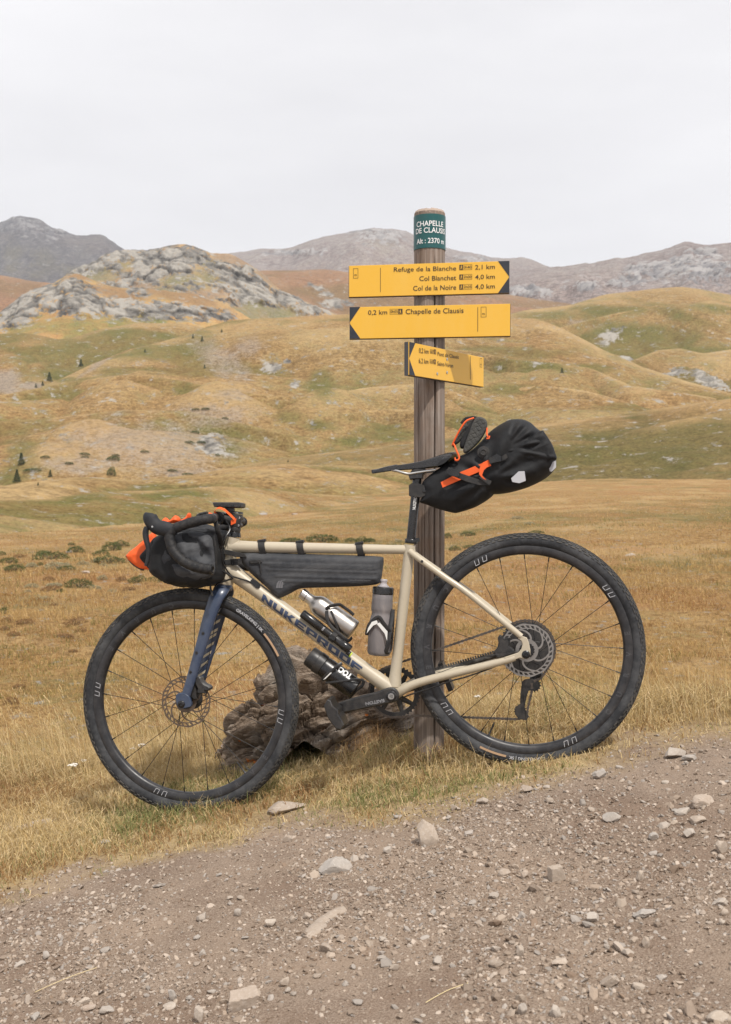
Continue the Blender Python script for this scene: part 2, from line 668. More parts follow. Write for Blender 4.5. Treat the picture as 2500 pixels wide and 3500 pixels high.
# ------------------------------------------------------------------ hills: layers from near to far
def hill_mat(name, sc, straw=((0.17, 0.105, 0.044), (0.262, 0.173, 0.076), (0.365, 0.262, 0.132)), green=(0.108, 0.108, 0.035), scree=(0.27, 0.222, 0.178), red=(0.33, 0.155, 0.07), rock=((0.065, 0.062, 0.06), (0.19, 0.177, 0.158), (0.34, 0.315, 0.278)), gnoise=0.5, bstr=0.5):
    m, nt, b = new_mat(name)
    c1 = noise(nt, 1.0 / sc, 7, 0.65)
    c2 = noise(nt, 7.0 / sc, 6, 0.7)
    c3 = noise(nt, 0.3 / sc, 4, 0.6)
    c4 = noise(nt, 40.0 / sc, 4, 0.75)
    c5 = noise(nt, 14.0 / sc, 5, 0.75, coord(nt, (1.0, 1.0, 3.5)))
    s = ramp(nt, mix(nt, 0.5, mix(nt, 0.5, c1, c2), mix(nt, 0.5, c4, c5)), [(0.43, straw[0]), (0.5, straw[1]), (0.57, straw[2])])
    s = mix(nt, attr(nt, 'pal'), s, tuple(1.08 * x for x in straw[2]))
    s = mix(nt, framp(nt, c3, 0.47, 0.7, 0, 0.28), s, red)
    gf = mix(nt, 0.5, mix(nt, 0.5, c5, c2), c1)
    s = mix(nt, framp(nt, gf, 0.5, 0.62, 0, gnoise), s, green)
    ga = N(nt, 'Math', operation='ADD')
    nt.links.new(attr(nt, 'grn'), ga.inputs[0])
    nt.links.new(framp(nt, gf, 0.36, 0.64, -0.6, 0.6), ga.inputs[1])
    s = mix(nt, framp(nt, ga.outputs[0], 0.2, 1.15, 0, 0.8), s, mix(nt, c4, tuple(0.6 * x for x in green), tuple(1.35 * x for x in green)))
    ra = N(nt, 'Math', operation='ADD')
    nt.links.new(attr(nt, 'red'), ra.inputs[0])
    nt.links.new(framp(nt, gf, 0.3, 0.7, -0.4, 0.4), ra.inputs[1])
    s = mix(nt, framp(nt, ra.outputs[0], 0.2, 0.9, 0, 0.85), s, mix(nt, c2, tuple(0.75 * x for x in red), tuple(1.25 * x for x in red)))
    sa = N(nt, 'Math', operation='ADD')
    nt.links.new(attr(nt, 'scr'), sa.inputs[0])
    nt.links.new(framp(nt, mix(nt, 0.6, c2, c4), 0.3, 0.7, -0.5, 0.5), sa.inputs[1])
    s = mix(nt, framp(nt, sa.outputs[0], 0.25, 0.8, 0, 0.85), s, mix(nt, c4, tuple(0.7 * x for x in scree), tuple(1.3 * x for x in scree)))
    s = mix(nt, 1.0, s, ramp(nt, mix(nt, 0.6, c4, c5), [(0.40, (0.70, 0.70, 0.72)), (0.5, (1.0, 1.0, 1.0)), (0.60, (1.22, 1.2, 1.16))]), 'MULTIPLY')
    c6 = noise(nt, 9.0 / sc, 8, 0.8, coord(nt, (1.0, 1.0, 2.2), (0.0, 0.7, 0.4)), 0.8)
    rk = ramp(nt, mix(nt, 0.45, c6, attr(nt, 'cell')), [(0.31, rock[0]), (0.42, rock[1]), (0.56, rock[2])])
    ka = N(nt, 'Math', operation='ADD')
    nt.links.new(attr(nt, 'rck'), ka.inputs[0])
    nt.links.new(framp(nt, mix(nt, 0.55, c6, c2), 0.38, 0.62, -0.85, 0.75), ka.inputs[1])
    s = mix(nt, framp(nt, ka.outputs[0], 0.38, 0.55), s, rk)
    nt.links.new(s, b.inputs['Base Color'])
    b.inputs['Roughness'].default_value = 1.0
    b.inputs['Specular IOR Level'].default_value = 0.05
    bump(nt, b, mix(nt, 0.5, c4, mix(nt, 0.5, c5, c2)), bstr, sc * 0.08)
    return m

def worley(p, seed=0):
    p = np.asarray(p, float)
    i = np.floor(p).astype(np.int64)
    f1 = np.full(len(p), 9.0)
    f2 = np.full(len(p), 9.0)
    cid = np.zeros(len(p))
    for dx in (-1, 0, 1):
        for dy in (-1, 0, 1):
            for dz in (-1, 0, 1):
                c = i + (dx, dy, dz)
                o = np.stack([hash3(c[:, 0], c[:, 1], c[:, 2], seed + k) for k in (1, 2, 3)], 1)
                d = np.linalg.norm(c + o - p, axis=1)
                nearer = d < f1
                f2 = np.where(nearer, f1, np.minimum(f2, d))
                cid = np.where(nearer, hash3(c[:, 0], c[:, 1], c[:, 2], seed + 9), cid)
                f1 = np.where(nearer, d, f1)
    return f1, f2, cid

def patch(X, Y, x, y, rx, ry, rot=0.0, seed=0, soft=0.5):
    c, s = math.cos(rot), math.sin(rot)
    dx, dy = X - x, Y - y
    u = (dx * c + dy * s) / rx
    v = (-dx * s + dy * c) / ry
    n = fbm(np.stack([X.ravel() / 40.0, Y.ravel() / 22.0, np.full(X.size, seed * 3.1)], 1), 4, 5).reshape(X.shape)
    r = np.sqrt(u * u + v * v) + n * 0.45
    return np.clip((1 + soft - r) / (2 * soft), 0, 1)

def maxp(X, Y, L):
    m = np.zeros(X.shape)
    for k, a in enumerate(L):
        m = np.maximum(m, patch(X, Y, *a, seed=k))
    return m

LAYERS = []
def layer(name, crest, D, base, mat, ncol=420, nrow=70, x0=-1300, x1=3800, relief=0.0, rsc=60.0, power=1.5, masks=None, rockamp=0.0, rocksc=10.0, crest_n=0.0, seed=0, nback=8, backdrop=0.35, ridged=False, base_meadow=False, hollow=0.75, lowgreen=0.25, skirt=0.0):
    c = np.linspace(x0, x1, ncol)
    cr = np.interp(c, [p[0] for p in crest], [p[1] for p in crest])
    k = np.ones(5) / 5.0
    crs = np.convolve(np.pad(cr, 2, mode='edge'), k, mode='valid')
    cr = crs + crest_n * fbm(np.stack([c / 60.0, c * 0 + seed, c * 0], 1), 5, seed + 40, 0.6)
    Dn = np.interp(c, [p[0] for p in D], [p[1] for p in D])        # near foot distance
    Df = np.interp(c, [p[0] for p in D], [p[2] for p in D])        # crest distance
    if base_meadow:
        xw = (c - 1250) / FPX * Dn
        bs = HORIZON + (CZ - (meadow_base(xw, Dn) - 0.6)) / Dn * FPX
    else:
        bs = np.interp(c, [p[0] for p in base], [p[1] for p in base])
    t = np.linspace(0, 1, nrow)[:, None]
    Yd = Dn + (Df - Dn) * t
    py = bs + (cr - bs) * (1 - (1 - t) ** power)
    R_ = ray(np.broadcast_to(c, py.shape), py)
    W = CAM + R_ / R_[..., 1:2] * Yd[..., None]
    zc = W[-1, :, 2]
    back = []
    for kb in range(1, nback + 1):
        f = kb / nback
        Wb = W[-1].copy()
        Yb = Df * (1 + 0.5 * f)
        Wb[:, 0] = W[-1, :, 0] / Df * Yb
        Wb[:, 1] = Yb
        Wb[:, 2] = zc - (Df - Dn) * backdrop * f ** 1.5
        back.append(Wb)
    W = np.concatenate([W, np.array(back)], 0)
    tt = np.concatenate([t, np.full((nback, 1), 1.0)], 0)
    nr = len(W)
    flat = W.reshape(-1, 3)
    fade = np.clip(np.sin(np.clip(tt, 0, 1) * math.pi) ** 0.6 * (1 - 0.94 * smooth01(0.62, 0.99, tt)), 0.03, 1)
    if ridged:
        h = fbm(flat / rsc, 6, seed, 0.5, ridged=True).reshape(nr, ncol) - 0.3
        fade = fade * (1 - smooth01(0.35, 0.9, tt) * 0.93)
    else:
        hb_ = sum((0.5 ** o_) * (2.4 * np.abs(vnoise(flat / rsc * 2.03 ** o_ + 5.3 * o_, seed + o_)) - 0.75) for o_ in range(4)) / 1.6
        h = 0.65 * hb_.reshape(nr, ncol) + 0.5 * fbm(flat / (rsc * 2.2), 3, seed + 70).reshape(nr, ncol)
    W[..., 2] += relief * h * fade
    W[0, :, 2] -= skirt
    PX = np.broadcast_to(c, (nr, ncol)).copy()
    PY = HORIZON + (CZ - W[..., 2]) / W[..., 1] * FPX
    mk = {'grn': np.zeros((nr, ncol)), 'scr': np.zeros((nr, ncol)), 'red': np.zeros((nr, ncol)), 'rck': np.zeros((nr, ncol)), 'cell': np.full((nr, ncol), 0.5), 'pal': np.zeros((nr, ncol))}
    if masks:
        mk.update(masks(PX, PY, h))
    if not ridged:
        fine = fbm(W.reshape(-1, 3) / (rsc * .25), 3, seed + 90).reshape(nr, ncol)
        mk['grn'] = np.clip(mk['grn'] + hollow * smooth01(-0.02, -0.42, h + 0.25 * fine), 0, 1)
        mk['pal'] = np.clip(0.6 * smooth01(0.05, 0.5, h + 0.2 * fine) + 0.5 * smooth01(0.8, 0.98, tt + 0.12 * fine), 0, 0.9)
        mk['grn'] = np.clip(mk['grn'] + lowgreen * np.exp(-((tt - 0.5 + 0.2 * fine) / 0.22) ** 2) * smooth01(-0.5, 0.3, -h + 0.4 * fine), 0, 1)
    if rockamp:
        flat = W.reshape(-1, 3) * np.array([0.8, 0.6, 1.35])
        flat[:, 2] += 0.55 * flat[:, 0]
        flat = flat + 0.25 * rocksc * np.stack([fbm(flat / rocksc, 3, seed + 60 + q) for q in range(3)], 1)
        f1, f2, cid = worley(flat / rocksc, seed)
        g1, g2, cid2 = worley(flat / (rocksc * 0.42) + 7.7, seed + 5)
        edge = np.clip((f2 - f1) / 0.25, 0, 1)
        edge2 = np.clip((g2 - g1) / 0.25, 0, 1)
        dz = ((cid - 0.3) * 1.1 + 0.5 * (cid2 - 0.5) - 0.55 * (1 - edge) - 0.3 * (1 - edge2)).reshape(nr, ncol)
        rk = smooth01(0.3, 0.7, mk['rck'])
        fr2 = fbm(flat / (rocksc * 0.7), 5, seed + 3, 0.62, ridged=True).reshape(nr, ncol)
        dz = 0.45 * dz + 0.75 * fr2
        fd = np.where(tt >= 1, 0.3, np.clip((1 - tt) * 12, 0.3, 1))
        W[..., 2] += rockamp * 0.42 * dz * rk * fd
        W[..., 1] -= rockamp * 0.9 * dz * rk * fd
        W[..., 0] += rockamp * 0.25 * dz * rk * fd
        mk['cell'] = np.clip(0.15 + 0.55 * cid.reshape(nr, ncol) + 0.35 * cid2.reshape(nr, ncol), 0, 1) * (0.35 + 0.65 * edge.reshape(nr, ncol))
    me = np_mesh(name, W.reshape(-1, 3), quads=grid_quads(nr, ncol), attrs={k_: v_.ravel() for k_, v_ in mk.items()})
    o = link(name, me, mat, kind='structure')
    LAYERS.append(dict(name=name, c=c, PY=HORIZON + (CZ - W[:nrow, :, 2]) / W[:nrow, :, 1] * FPX, W=W[:nrow], ncol=ncol))
    return o

def surf(px, py):
    """point on the nearest hill layer seen at that pixel"""
    for L in LAYERS:
        j = int(round((px - L['c'][0]) / (L['c'][1] - L['c'][0])))
        if j < 0 or j >= L['ncol']:
            continue
        col = L['PY'][:, j]
        w = L['W'][:, j]
        for i in range(len(col) - 1):
            if (col[i] - py) * (col[i + 1] - py) <= 0 and col[i] >= col[i + 1]:
                t = (col[i] - py) / (col[i] - col[i + 1] + 1e-9)
                p = w[i] + (w[i + 1] - w[i]) * t
                r_ = ray(px, py)
                return np.array([r_[0] / r_[1] * p[1], p[1], p[2]])
    return None

# ---- the meadow below the verge
m_meadow = hill_mat('meadow_turf', 2.2, gnoise=0.55, bstr=0.9, straw=((0.215, 0.128, 0.052), (0.33, 0.205, 0.088), (0.43, 0.30, 0.148)))
mc = np.linspace(-1300, 3800, 520)
mY = np.geomspace(4.6, 320, 300)
MX = (mc[None, :] - 1250) / FPX * mY[:, None]
MYg = np.broadcast_to(mY[:, None], MX.shape)
def meadow_z(x, y):
    p = P3(x, y)
    z = meadow_base(x, y) + 0.22 * fbm(p / 9.0, 3, 31).reshape(np.shape(x)) + 0.085 * fbm(p * 1.4, 3, 33).reshape(np.shape(x))
    return z
MZ = meadow_z(MX, MYg)
me_ = np_mesh('meadow', np.stack([MX, MYg, MZ], -1).reshape(-1, 3), quads=grid_quads(*MX.shape),
              attrs={'grn': 0.75 * smooth01(-0.05, 0.45, fbm(P3(MX, MYg) / 11.0, 4, 77)), 'scr': np.zeros(MX.size), 'red': 0.5 * smooth01(0.0, 0.5, fbm(P3(MX, MYg) / 6.0, 3, 78)), 'rck': np.zeros(MX.size), 'cell': np.full(MX.size, 0.5), 'pal': 0.6 * smooth01(0.05, 0.4, fbm(P3(MX, MYg) / 2.5, 3, 79))})
link('meadow', me_, m_meadow, kind='structure')
LAYERS.append(dict(name='meadow', c=mc, PY=HORIZON + (CZ - MZ) / MYg * FPX, W=np.stack([MX, MYg, MZ], -1), ncol=len(mc)))

m_bank = hill_mat('bank_turf', 9, gnoise=0.75)
m_mid = hill_mat('hill_turf', 30, gnoise=0.6)
m_cloud_shade = hill_mat('cloud_shaded_turf', 22, straw=((0.15, 0.105, 0.045), (0.225, 0.155, 0.068), (0.32, 0.22, 0.105)), green=(0.088, 0.085, 0.03), gnoise=0.9)  # cloud shadow painted into the turf: straw and green both darkened
m_ridge = hill_mat('ridge_rock', 45, straw=((0.36, 0.20, 0.085), (0.40, 0.25, 0.10), (0.44, 0.30, 0.14)), green=(0.13, 0.15, 0.05), gnoise=0.6, red=(0.25, 0.155, 0.082))
m_red = hill_mat('heath', 70, straw=((0.20, 0.115, 0.065), (0.27, 0.165, 0.09), (0.33, 0.23, 0.135)), red=(0.24, 0.13, 0.08), gnoise=0.5)
m_far = hill_mat('far_scree', 160, straw=((0.17, 0.135, 0.125), (0.23, 0.19, 0.175), (0.30, 0.26, 0.24)), green=(0.17, 0.15, 0.09), red=(0.25, 0.16, 0.12), scree=(0.30, 0.28, 0.27), rock=((0.10, 0.10, 0.11), (0.22, 0.21, 0.21), (0.36, 0.34, 0.33)), gnoise=0.35)

m_peak = hill_mat('dark_scree', 130, straw=((0.055, 0.052, 0.055), (0.095, 0.088, 0.09), (0.15, 0.14, 0.138)), green=(0.12, 0.105, 0.06), red=(0.16, 0.11, 0.09), scree=(0.19, 0.18, 0.18), rock=((0.06, 0.06, 0.065), (0.14, 0.135, 0.14), (0.24, 0.23, 0.23)), gnoise=0.2)
layer('grassy_bank', [(-1300, 1740), (-400, 1722), (0, 1708), (154, 1706), (346, 1679), (539, 1677), (731, 1662), (885, 1668), (1040, 1686), (1250, 1700), (1450, 1716), (1800, 1760)],
      [(-1300, 48, 66), (0, 55, 76), (640, 72, 95), (1250, 105, 130), (1800, 140, 170)], None, m_bank, relief=0.5, rsc=9, nrow=50, base_meadow=True, seed=2,
      masks=lambda X, Y, h: {'grn': np.clip(0.62 * smooth01(1690, 1745, Y) * (1 - 0.6 * smooth01(1790, 1830, Y)) - 0.2 * h, 0, 1)})
layer('low_ridge', [(-1300, 1700), (0, 1673), (100, 1654), (231, 1631), (346, 1631), (462, 1643), (654, 1623), (770, 1603), (962, 1585), (1250, 1594), (1450, 1606), (1700, 1660), (1900, 1720)],
      [(-1300, 110, 150), (0, 110, 150), (1250, 150, 190), (1900, 170, 210)], [(-1300, 1760), (1250, 1740), (1900, 1760)], m_mid, relief=2.0, rsc=24, nrow=50, seed=4,
      masks=lambda X, Y, h: {'grn': np.clip(0.5 * smooth01(1640, 1675, Y) * (0.6 - h) + 0.35 * smooth01(700, 1250, X) * smooth01(1600, 1650, Y), 0, 1)})
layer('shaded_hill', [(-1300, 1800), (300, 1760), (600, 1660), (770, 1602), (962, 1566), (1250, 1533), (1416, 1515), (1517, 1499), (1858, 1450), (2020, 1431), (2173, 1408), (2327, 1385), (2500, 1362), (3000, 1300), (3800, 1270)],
      [(-1300, 170, 230), (600, 170, 230), (1500, 150, 260), (2500, 150, 270), (3800, 150, 270)], [(-1300, 1850), (1400, 1730), (1900, 1700), (2500, 1662), (3800, 1655)], m_cloud_shade, relief=5.0, rsc=42, nrow=80, seed=6,
      masks=lambda X, Y, h: {'grn': np.clip(1.0 * smooth01(1450, 1950, X) * smooth01(0.05, 0.4, (Y - np.interp(X, [1517, 2500], [1499, 1362])) / 300.0) * (1 - 0.7 * smooth01(0.55, 0.75, (Y - np.interp(X, [1517, 2500], [1499, 1362])) / 300.0) * smooth01(2100, 2500, X)) - 0.5 * h + 0.15, 0, 1)})  # green raised towards the right, where the painted cloud shadow is deepest

def mk_main(X, Y, h):
    g = maxp(X, Y, [(77, 1540, 60, 60), (40, 1640, 70, 40), (385, 1270, 70, 14), (640, 1272, 150, 20), (775, 1530, 50, 45), (993, 1423, 55, 26), (1100, 1315, 40, 55), (1093, 1454, 60, 20), (1193, 1508, 70, 16), (560, 1200, 70, 16),
                    (1800, 1208, 170, 20), (2160, 1380, 130, 40), (1750, 1330, 80, 18), (1330, 1480, 100, 30), (1650, 1200, 140, 16), (260, 1300, 60, 10), (90, 1600, 90, 20), (1560, 1420, 90, 18), (2000, 1260, 100, 16)])
    s = maxp(X, Y, [(760, 1232, 120, 55, 0.5), (850, 1190, 60, 40), (500, 1520, 340, 95), (260, 1590, 120, 40), (730, 1420, 170, 45), (620, 1610, 150, 22), (330, 1250, 90, 9, -0.6), (800, 1350, 80, 20)])
    r = maxp(X, Y, [(930, 1258, 36, 20), (724, 1520, 46, 40, 0.3), (985, 1235, 12, 8), (1010, 1315, 20, 10)])
    return {'grn': np.clip(g * 0.9 - 0.25 * h, 0, 1), 'scr': s * 0.62, 'rck': r}
layer('main_hillside', [(-1300, 1430), (0, 1350), (115, 1331), (215, 1292), (308, 1246), (370, 1223), (460, 1190), (616, 1150), (693, 1120), (770, 1098), (847, 1089), (962, 1085), (1193, 1073), (1400, 1076), (1600, 1080), (1742, 1089), (1835, 1087), (1904, 1114), (1973, 1148), (2060, 1195), (2200, 1255), (2350, 1305), (2500, 1345), (3800, 1480)],
      [(-1300, 230, 330), (0, 240, 350), (770, 260, 470), (1800, 290, 480), (2500, 290, 380), (3800, 280, 350)], [(-1300, 1700), (0, 1690), (1250, 1620), (1600, 1560), (2500, 1420), (3800, 1400)], m_mid, relief=13.0, rsc=70, nrow=190, ncol=620, masks=mk_main, rockamp=1.6, rocksc=4, seed=11, power=1.25)

def look(name, px, py):
    L = [l for l in LAYERS if l['name'] == name][-1]
    j = int(np.clip(round((px - L['c'][0]) / (L['c'][1] - L['c'][0])), 0, L['ncol'] - 1))
    col, w = L['PY'][:, j], L['W'][:, j, 1]
    od_ = np.argsort(col)
    return float(np.interp(py, col[od_], w[od_]))
def fold(name, on, crest, depth_px, mat, seed, relief=2.5, rsc=40, bulge=0.035, lowgreen=0.45, masks=None):
    n_ = len(crest)
    D_, B_ = [], []
    for i_, (x_, y_) in enumerate(crest):
        f_ = min(1.0, i_ / 1.0, (n_ - 1 - i_) / 1.0)
        yc_ = look(on, x_, y_)
        yb_ = look(on, x_, y_ + depth_px)
        nb_ = yb_ * 1.03
        cr_ = max(yc_ * (1.012 - (bulge + 0.012) * f_), nb_ * 1.012)
        D_.append((x_, nb_, cr_))
        B_.append((x_, y_ + depth_px))
    layer(name, crest, D_, B_, mat, ncol=260, nrow=46, x0=crest[0][0], x1=crest[-1][0], relief=relief, rsc=rsc, seed=seed, power=1.35, lowgreen=lowgreen, masks=masks, backdrop=1.2, nback=4, skirt=6.0)

fold('hill_fold', 'main_hillside', [(-500, 1420), (-150, 1372), (0, 1352), (250, 1302), (460, 1279), (620, 1300), (770, 1333), (920, 1350), (1078, 1356), (1250, 1325), (1420, 1312), (1560, 1340), (1700, 1400)], 90, m_mid, 51)
fold('hill_fold', 'main_hillside', [(-300, 1470), (0, 1440), (200, 1425), (420, 1400), (640, 1405), (800, 1440), (960, 1480), (1100, 1500)], 90, m_mid, 52, lowgreen=0.3, masks=lambda X, Y, h: {'scr': maxp(X, Y, [(500, 1520, 340, 95), (730, 1430, 120, 40)]) * 0.55})
fold('hill_fold', 'main_hillside', [(1080, 1440), (1200, 1410), (1330, 1398), (1500, 1405), (1700, 1435), (1900, 1470)], 80, m_mid, 53)
fold('hill_fold', 'main_hillside', [(1500, 1190), (1620, 1200), (1760, 1228), (1904, 1242), (2020, 1258), (2158, 1318), (2327, 1342), (2450, 1360)], 80, m_mid, 54)
fold('hill_fold', 'main_hillside', [(1700, 1330), (1850, 1318), (2000, 1335), (2150, 1375), (2300, 1400)], 60, m_mid, 55)

def mk_right(X, Y, h):
    g = maxp(X, Y, [(1950, 1180, 150, 20), (2250, 1150, 160, 26), (2380, 1240, 140, 40), (2100, 1060, 170, 16), (1870, 1080, 120, 14), (2450, 1060, 90, 18), (2300, 1070, 160, 20, 0.3)])
    r = maxp(X, Y, [(2090, 1150, 45, 22, -0.5), (2130, 1235, 45, 16), (2290, 1275, 60, 16), (2420, 1310, 70, 26, 0.4), (2230, 1250, 14, 8), (2060, 1155, 20, 10)])
    return {'grn': np.clip(g * 0.85 - 0.45 * h, 0, 1), 'rck': r, 'scr': maxp(X, Y, [(2420, 1260, 60, 22), (1990, 1110, 70, 14)]) * 0.6}
layer('rolling_hill', [(-1300, 1300), (1000, 1230), (1500, 1130), (1742, 1075), (1789, 1063), (1943, 1046), (2066, 1008), (2250, 985), (2327, 979), (2404, 989), (2500, 1008), (2900, 990), (3800, 1040)],
      [(-1300, 420, 600), (1500, 420, 640), (2500, 360, 700), (3800, 360, 700)], [(-1300, 1500), (1500, 1300), (2500, 1400), (3800, 1500)], m_mid, relief=30.0, rsc=115, nrow=130, x0=900, masks=mk_right, rockamp=4.0, rocksc=8, seed=14, power=1.2)
fold('hill_fold', 'rolling_hill', [(1980, 1290), (2060, 1262), (2158, 1233), (2250, 1196), (2327, 1190), (2404, 1208), (2500, 1194), (2700, 1180), (3000, 1200)], 110, m_mid, 56, relief=4, rsc=60)
fold('hill_fold', 'rolling_hill', [(1760, 1150), (1904, 1122), (2000, 1098), (2096, 1072), (2250, 1042), (2400, 1055), (2550, 1064), (2800, 1060)], 80, m_mid, 57, relief=4, rsc=60)
layer('side_knoll', [(-1300, 1150), (-300, 1150), (0, 1139), (77, 1135), (130, 1143), (200, 1160), (262, 1150), (346, 1123), (462, 1104), (616, 1104), (693, 1118), (800, 1150), (1000, 1250)],
      [(-1300, 430, 560), (200, 430, 560), (1000, 500, 640)], [(-1300, 1500), (200, 1400), (1000, 1300)], m_mid, relief=14.0, rsc=80, nrow=80, x1=1200, seed=17,
      masks=lambda X, Y, h: {'grn': np.clip(maxp(X, Y, [(260, 1190, 90, 22, 0.4), (420, 1150, 120, 18), (120, 1200, 80, 12), (500, 1170, 90, 18), (230, 1270, 80, 20)]) * 0.85 - 0.2 * h, 0, 1), 'scr': maxp(X, Y, [(20, 1310, 60, 40), (110, 1320, 50, 14)])})

def mk_front_rock(X, Y, h):
    r = maxp(X, Y, [(60, 1055, 150, 45, -0.5), (230, 1010, 130, 60), (300, 1040, 110, 45), (420, 1055, 90, 38), (560, 1065, 130, 32), (690, 1070, 90, 26), (470, 1000, 40, 34), (30, 1100, 70, 28), (770, 1085, 40, 16)])
    g = maxp(X, Y, [(230, 1120, 150, 34), (420, 1110, 100, 26), (520, 1085, 60, 18), (90, 1130, 70, 22)])
    d = maxp(X, Y, [(270, 950, 55, 18), (400, 1005, 110, 26, 0.2), (620, 1015, 190, 26, 0.25)])
    return {'rck': np.clip(r * 1.1 - 0.4 * d, 0, 1), 'grn': g * 0.9, 'red': d}
layer('rock_outcrop_slope', [(-1300, 1160), (-300, 1110), (0, 1070), (69, 1012), (150, 975), (192, 962), (223, 941), (269, 939), (330, 962), (420, 985), (520, 988), (650, 1003), (770, 1040), (850, 1085), (950, 1160), (1300, 1300)],
      [(-1300, 640, 760), (300, 640, 790), (1300, 700, 800)], [(-1300, 1240), (300, 1180), (1300, 1350)], m_ridge, relief=6, rsc=50, nrow=170, ncol=470, x0=-500, x1=1250, masks=mk_front_rock, rockamp=5.5, rocksc=15, crest_n=9, seed=23, power=1.1)
def mk_ridge(X, Y, h):
    r = maxp(X, Y, [(420, 900, 190, 55), (560, 930, 180, 60), (640, 880, 110, 42), (780, 940, 120, 70), (850, 1000, 90, 60), (690, 990, 110, 45), (960, 1030, 120, 36), (300, 930, 80, 28), (1050, 1060, 90, 20), (480, 990, 120, 40)])
    g = maxp(X, Y, [(690, 960, 70, 36), (440, 915, 30, 26), (600, 960, 60, 22), (350, 945, 40, 22), (530, 1000, 60, 20), (900, 1070, 120, 26)])
    d = maxp(X, Y, [(790, 890, 85, 20, 0.2), (930, 960, 60, 16, 0.6), (480, 985, 60, 14), (700, 1010, 80, 16)])
    return {'rck': np.clip(r * 1.15 - g * 0.75 - d * 0.8, 0, 1), 'grn': g, 'red': d, 'scr': 0.5 * np.ones(X.shape)}
layer('rocky_ridge', [(-1300, 1300), (100, 1060), (200, 960), (246, 921), (331, 887), (369, 864), (431, 854), (523, 855), (577, 838), (631, 831), (670, 842), (716, 865), (800, 873), (847, 896), (893, 931), (962, 992), (1062, 1039), (1200, 1090), (1400, 1200)],
      [(-1300, 830, 1000), (600, 830, 1040), (1400, 900, 1050)], [(-1300, 1400), (600, 1150), (1400, 1300)], m_ridge, relief=14, rsc=80, nrow=220, ncol=520, x0=0, x1=1400, masks=mk_ridge, rockamp=8, rocksc=20, crest_n=7, seed=29, power=1.15)
layer('heath_slope', [(-1300, 960), (-200, 930), (0, 939), (115, 962), (240, 975), (500, 960), (800, 930), (893, 923), (1000, 923), (1116, 919), (1193, 931), (1400, 955), (1600, 985), (1900, 1030), (2400, 1090), (3800, 1100)],
      [(-1300, 1100, 1500), (1000, 1100, 1500), (3800, 1000, 1500)], [(-1300, 1150), (1000, 1150), (3800, 1200)], m_red, relief=40, rsc=160, nrow=90, seed=33,
      masks=lambda X, Y, h: {'red': 0.55 * np.ones(X.shape), 'rck': maxp(X, Y, [(1150, 1040, 60, 16), (1090, 990, 16, 9), (1120, 1010, 22, 8), (1060, 975, 14, 8)]), 'grn': maxp(X, Y, [(60, 985, 100, 20), (1000, 1000, 90, 14), (1200, 1000, 100, 20)]) * 0.6}, rockamp=6, rocksc=10)
def mk_moraine(X, Y, h):
    return {'rck': maxp(X, Y, [(2000, 985, 60, 14), (1800, 1000, 70, 18), (2120, 975, 40, 12), (2250, 930, 120, 28), (2420, 930, 140, 40), (2150, 960, 60, 16), (2400, 870, 60, 14), (1760, 1010, 30, 26), (2340, 910, 80, 30)]) * 0.9, 'red': 0.35 * smooth01(940, 1010, Y), 'scr': 0.3 * np.ones(X.shape)}
layer('moraine_slope', [(-1300, 1300), (1400, 1000), (1600, 960), (1800, 930), (1860, 912), (1973, 905), (2081, 885), (2227, 865), (2350, 828), (2420, 832), (2500, 824), (2800, 790), (3800, 860)],
      [(-1300, 1500, 2000), (1800, 1200, 2000), (3800, 1200, 2000)], [(-1300, 1400), (1800, 1120), (3800, 1120)], m_far, ridged=True, relief=60, rsc=230, nrow=130, ncol=460, x0=1300, masks=mk_moraine, rockamp=20, rocksc=26, crest_n=9, seed=37, power=1.15)
layer('distant_mountain', [(-1300, 1100), (500, 960), (740, 885), (777, 869), (816, 854), (985, 850), (1062, 815), (1150, 802), (1185, 799), (1240, 783), (1266, 776), (1290, 774), (1382, 786), (1410, 800), (1470, 825), (1522, 846), (1610, 866), (1630, 864), (1670, 876), (1800, 885), (1900, 912), (2300, 960), (3800, 1000)],
      [(-1300, 2200, 3000), (3800, 2200, 3000)], [(-1300, 1050), (3800, 1050)], m_far, ridged=True, relief=100, rsc=420, nrow=110, ncol=460, masks=lambda X, Y, h: {'rck': maxp(X, Y, [(1300, 815, 90, 26), (1240, 800, 50, 14), (1000, 870, 120, 10), (1600, 890, 80, 12)]) * 0.8, 'red': 0.3 * smooth01(860, 940, Y), 'scr': 0.35 * np.ones(X.shape)}, rockamp=24, rocksc=34, crest_n=10, seed=41)
layer('distant_peak', [(-1300, 900), (-500, 820), (-100, 775), (0, 762), (46, 746), (100, 740), (131, 746), (231, 800), (254, 808), (323, 794), (346, 800), (431, 854), (600, 950), (1000, 1100), (3800, 1300)],
      [(-1300, 2600, 3500), (3800, 2600, 3500)], [(-1300, 1080), (600, 1080), (3800, 1400)], m_peak, ridged=True, relief=140, rsc=380, nrow=110, ncol=420, x1=1300, masks=lambda X, Y, h: {'grn': maxp(X, Y, [(150, 900, 50, 60), (40, 880, 30, 50), (250, 930, 50, 20)]) * 0.7, 'scr': 0.25 * np.ones(X.shape), 'rck': maxp(X, Y, [(60, 780, 90, 30), (180, 800, 60, 26)]) * 0.7}, rockamp=26, rocksc=36, crest_n=13, seed=43)

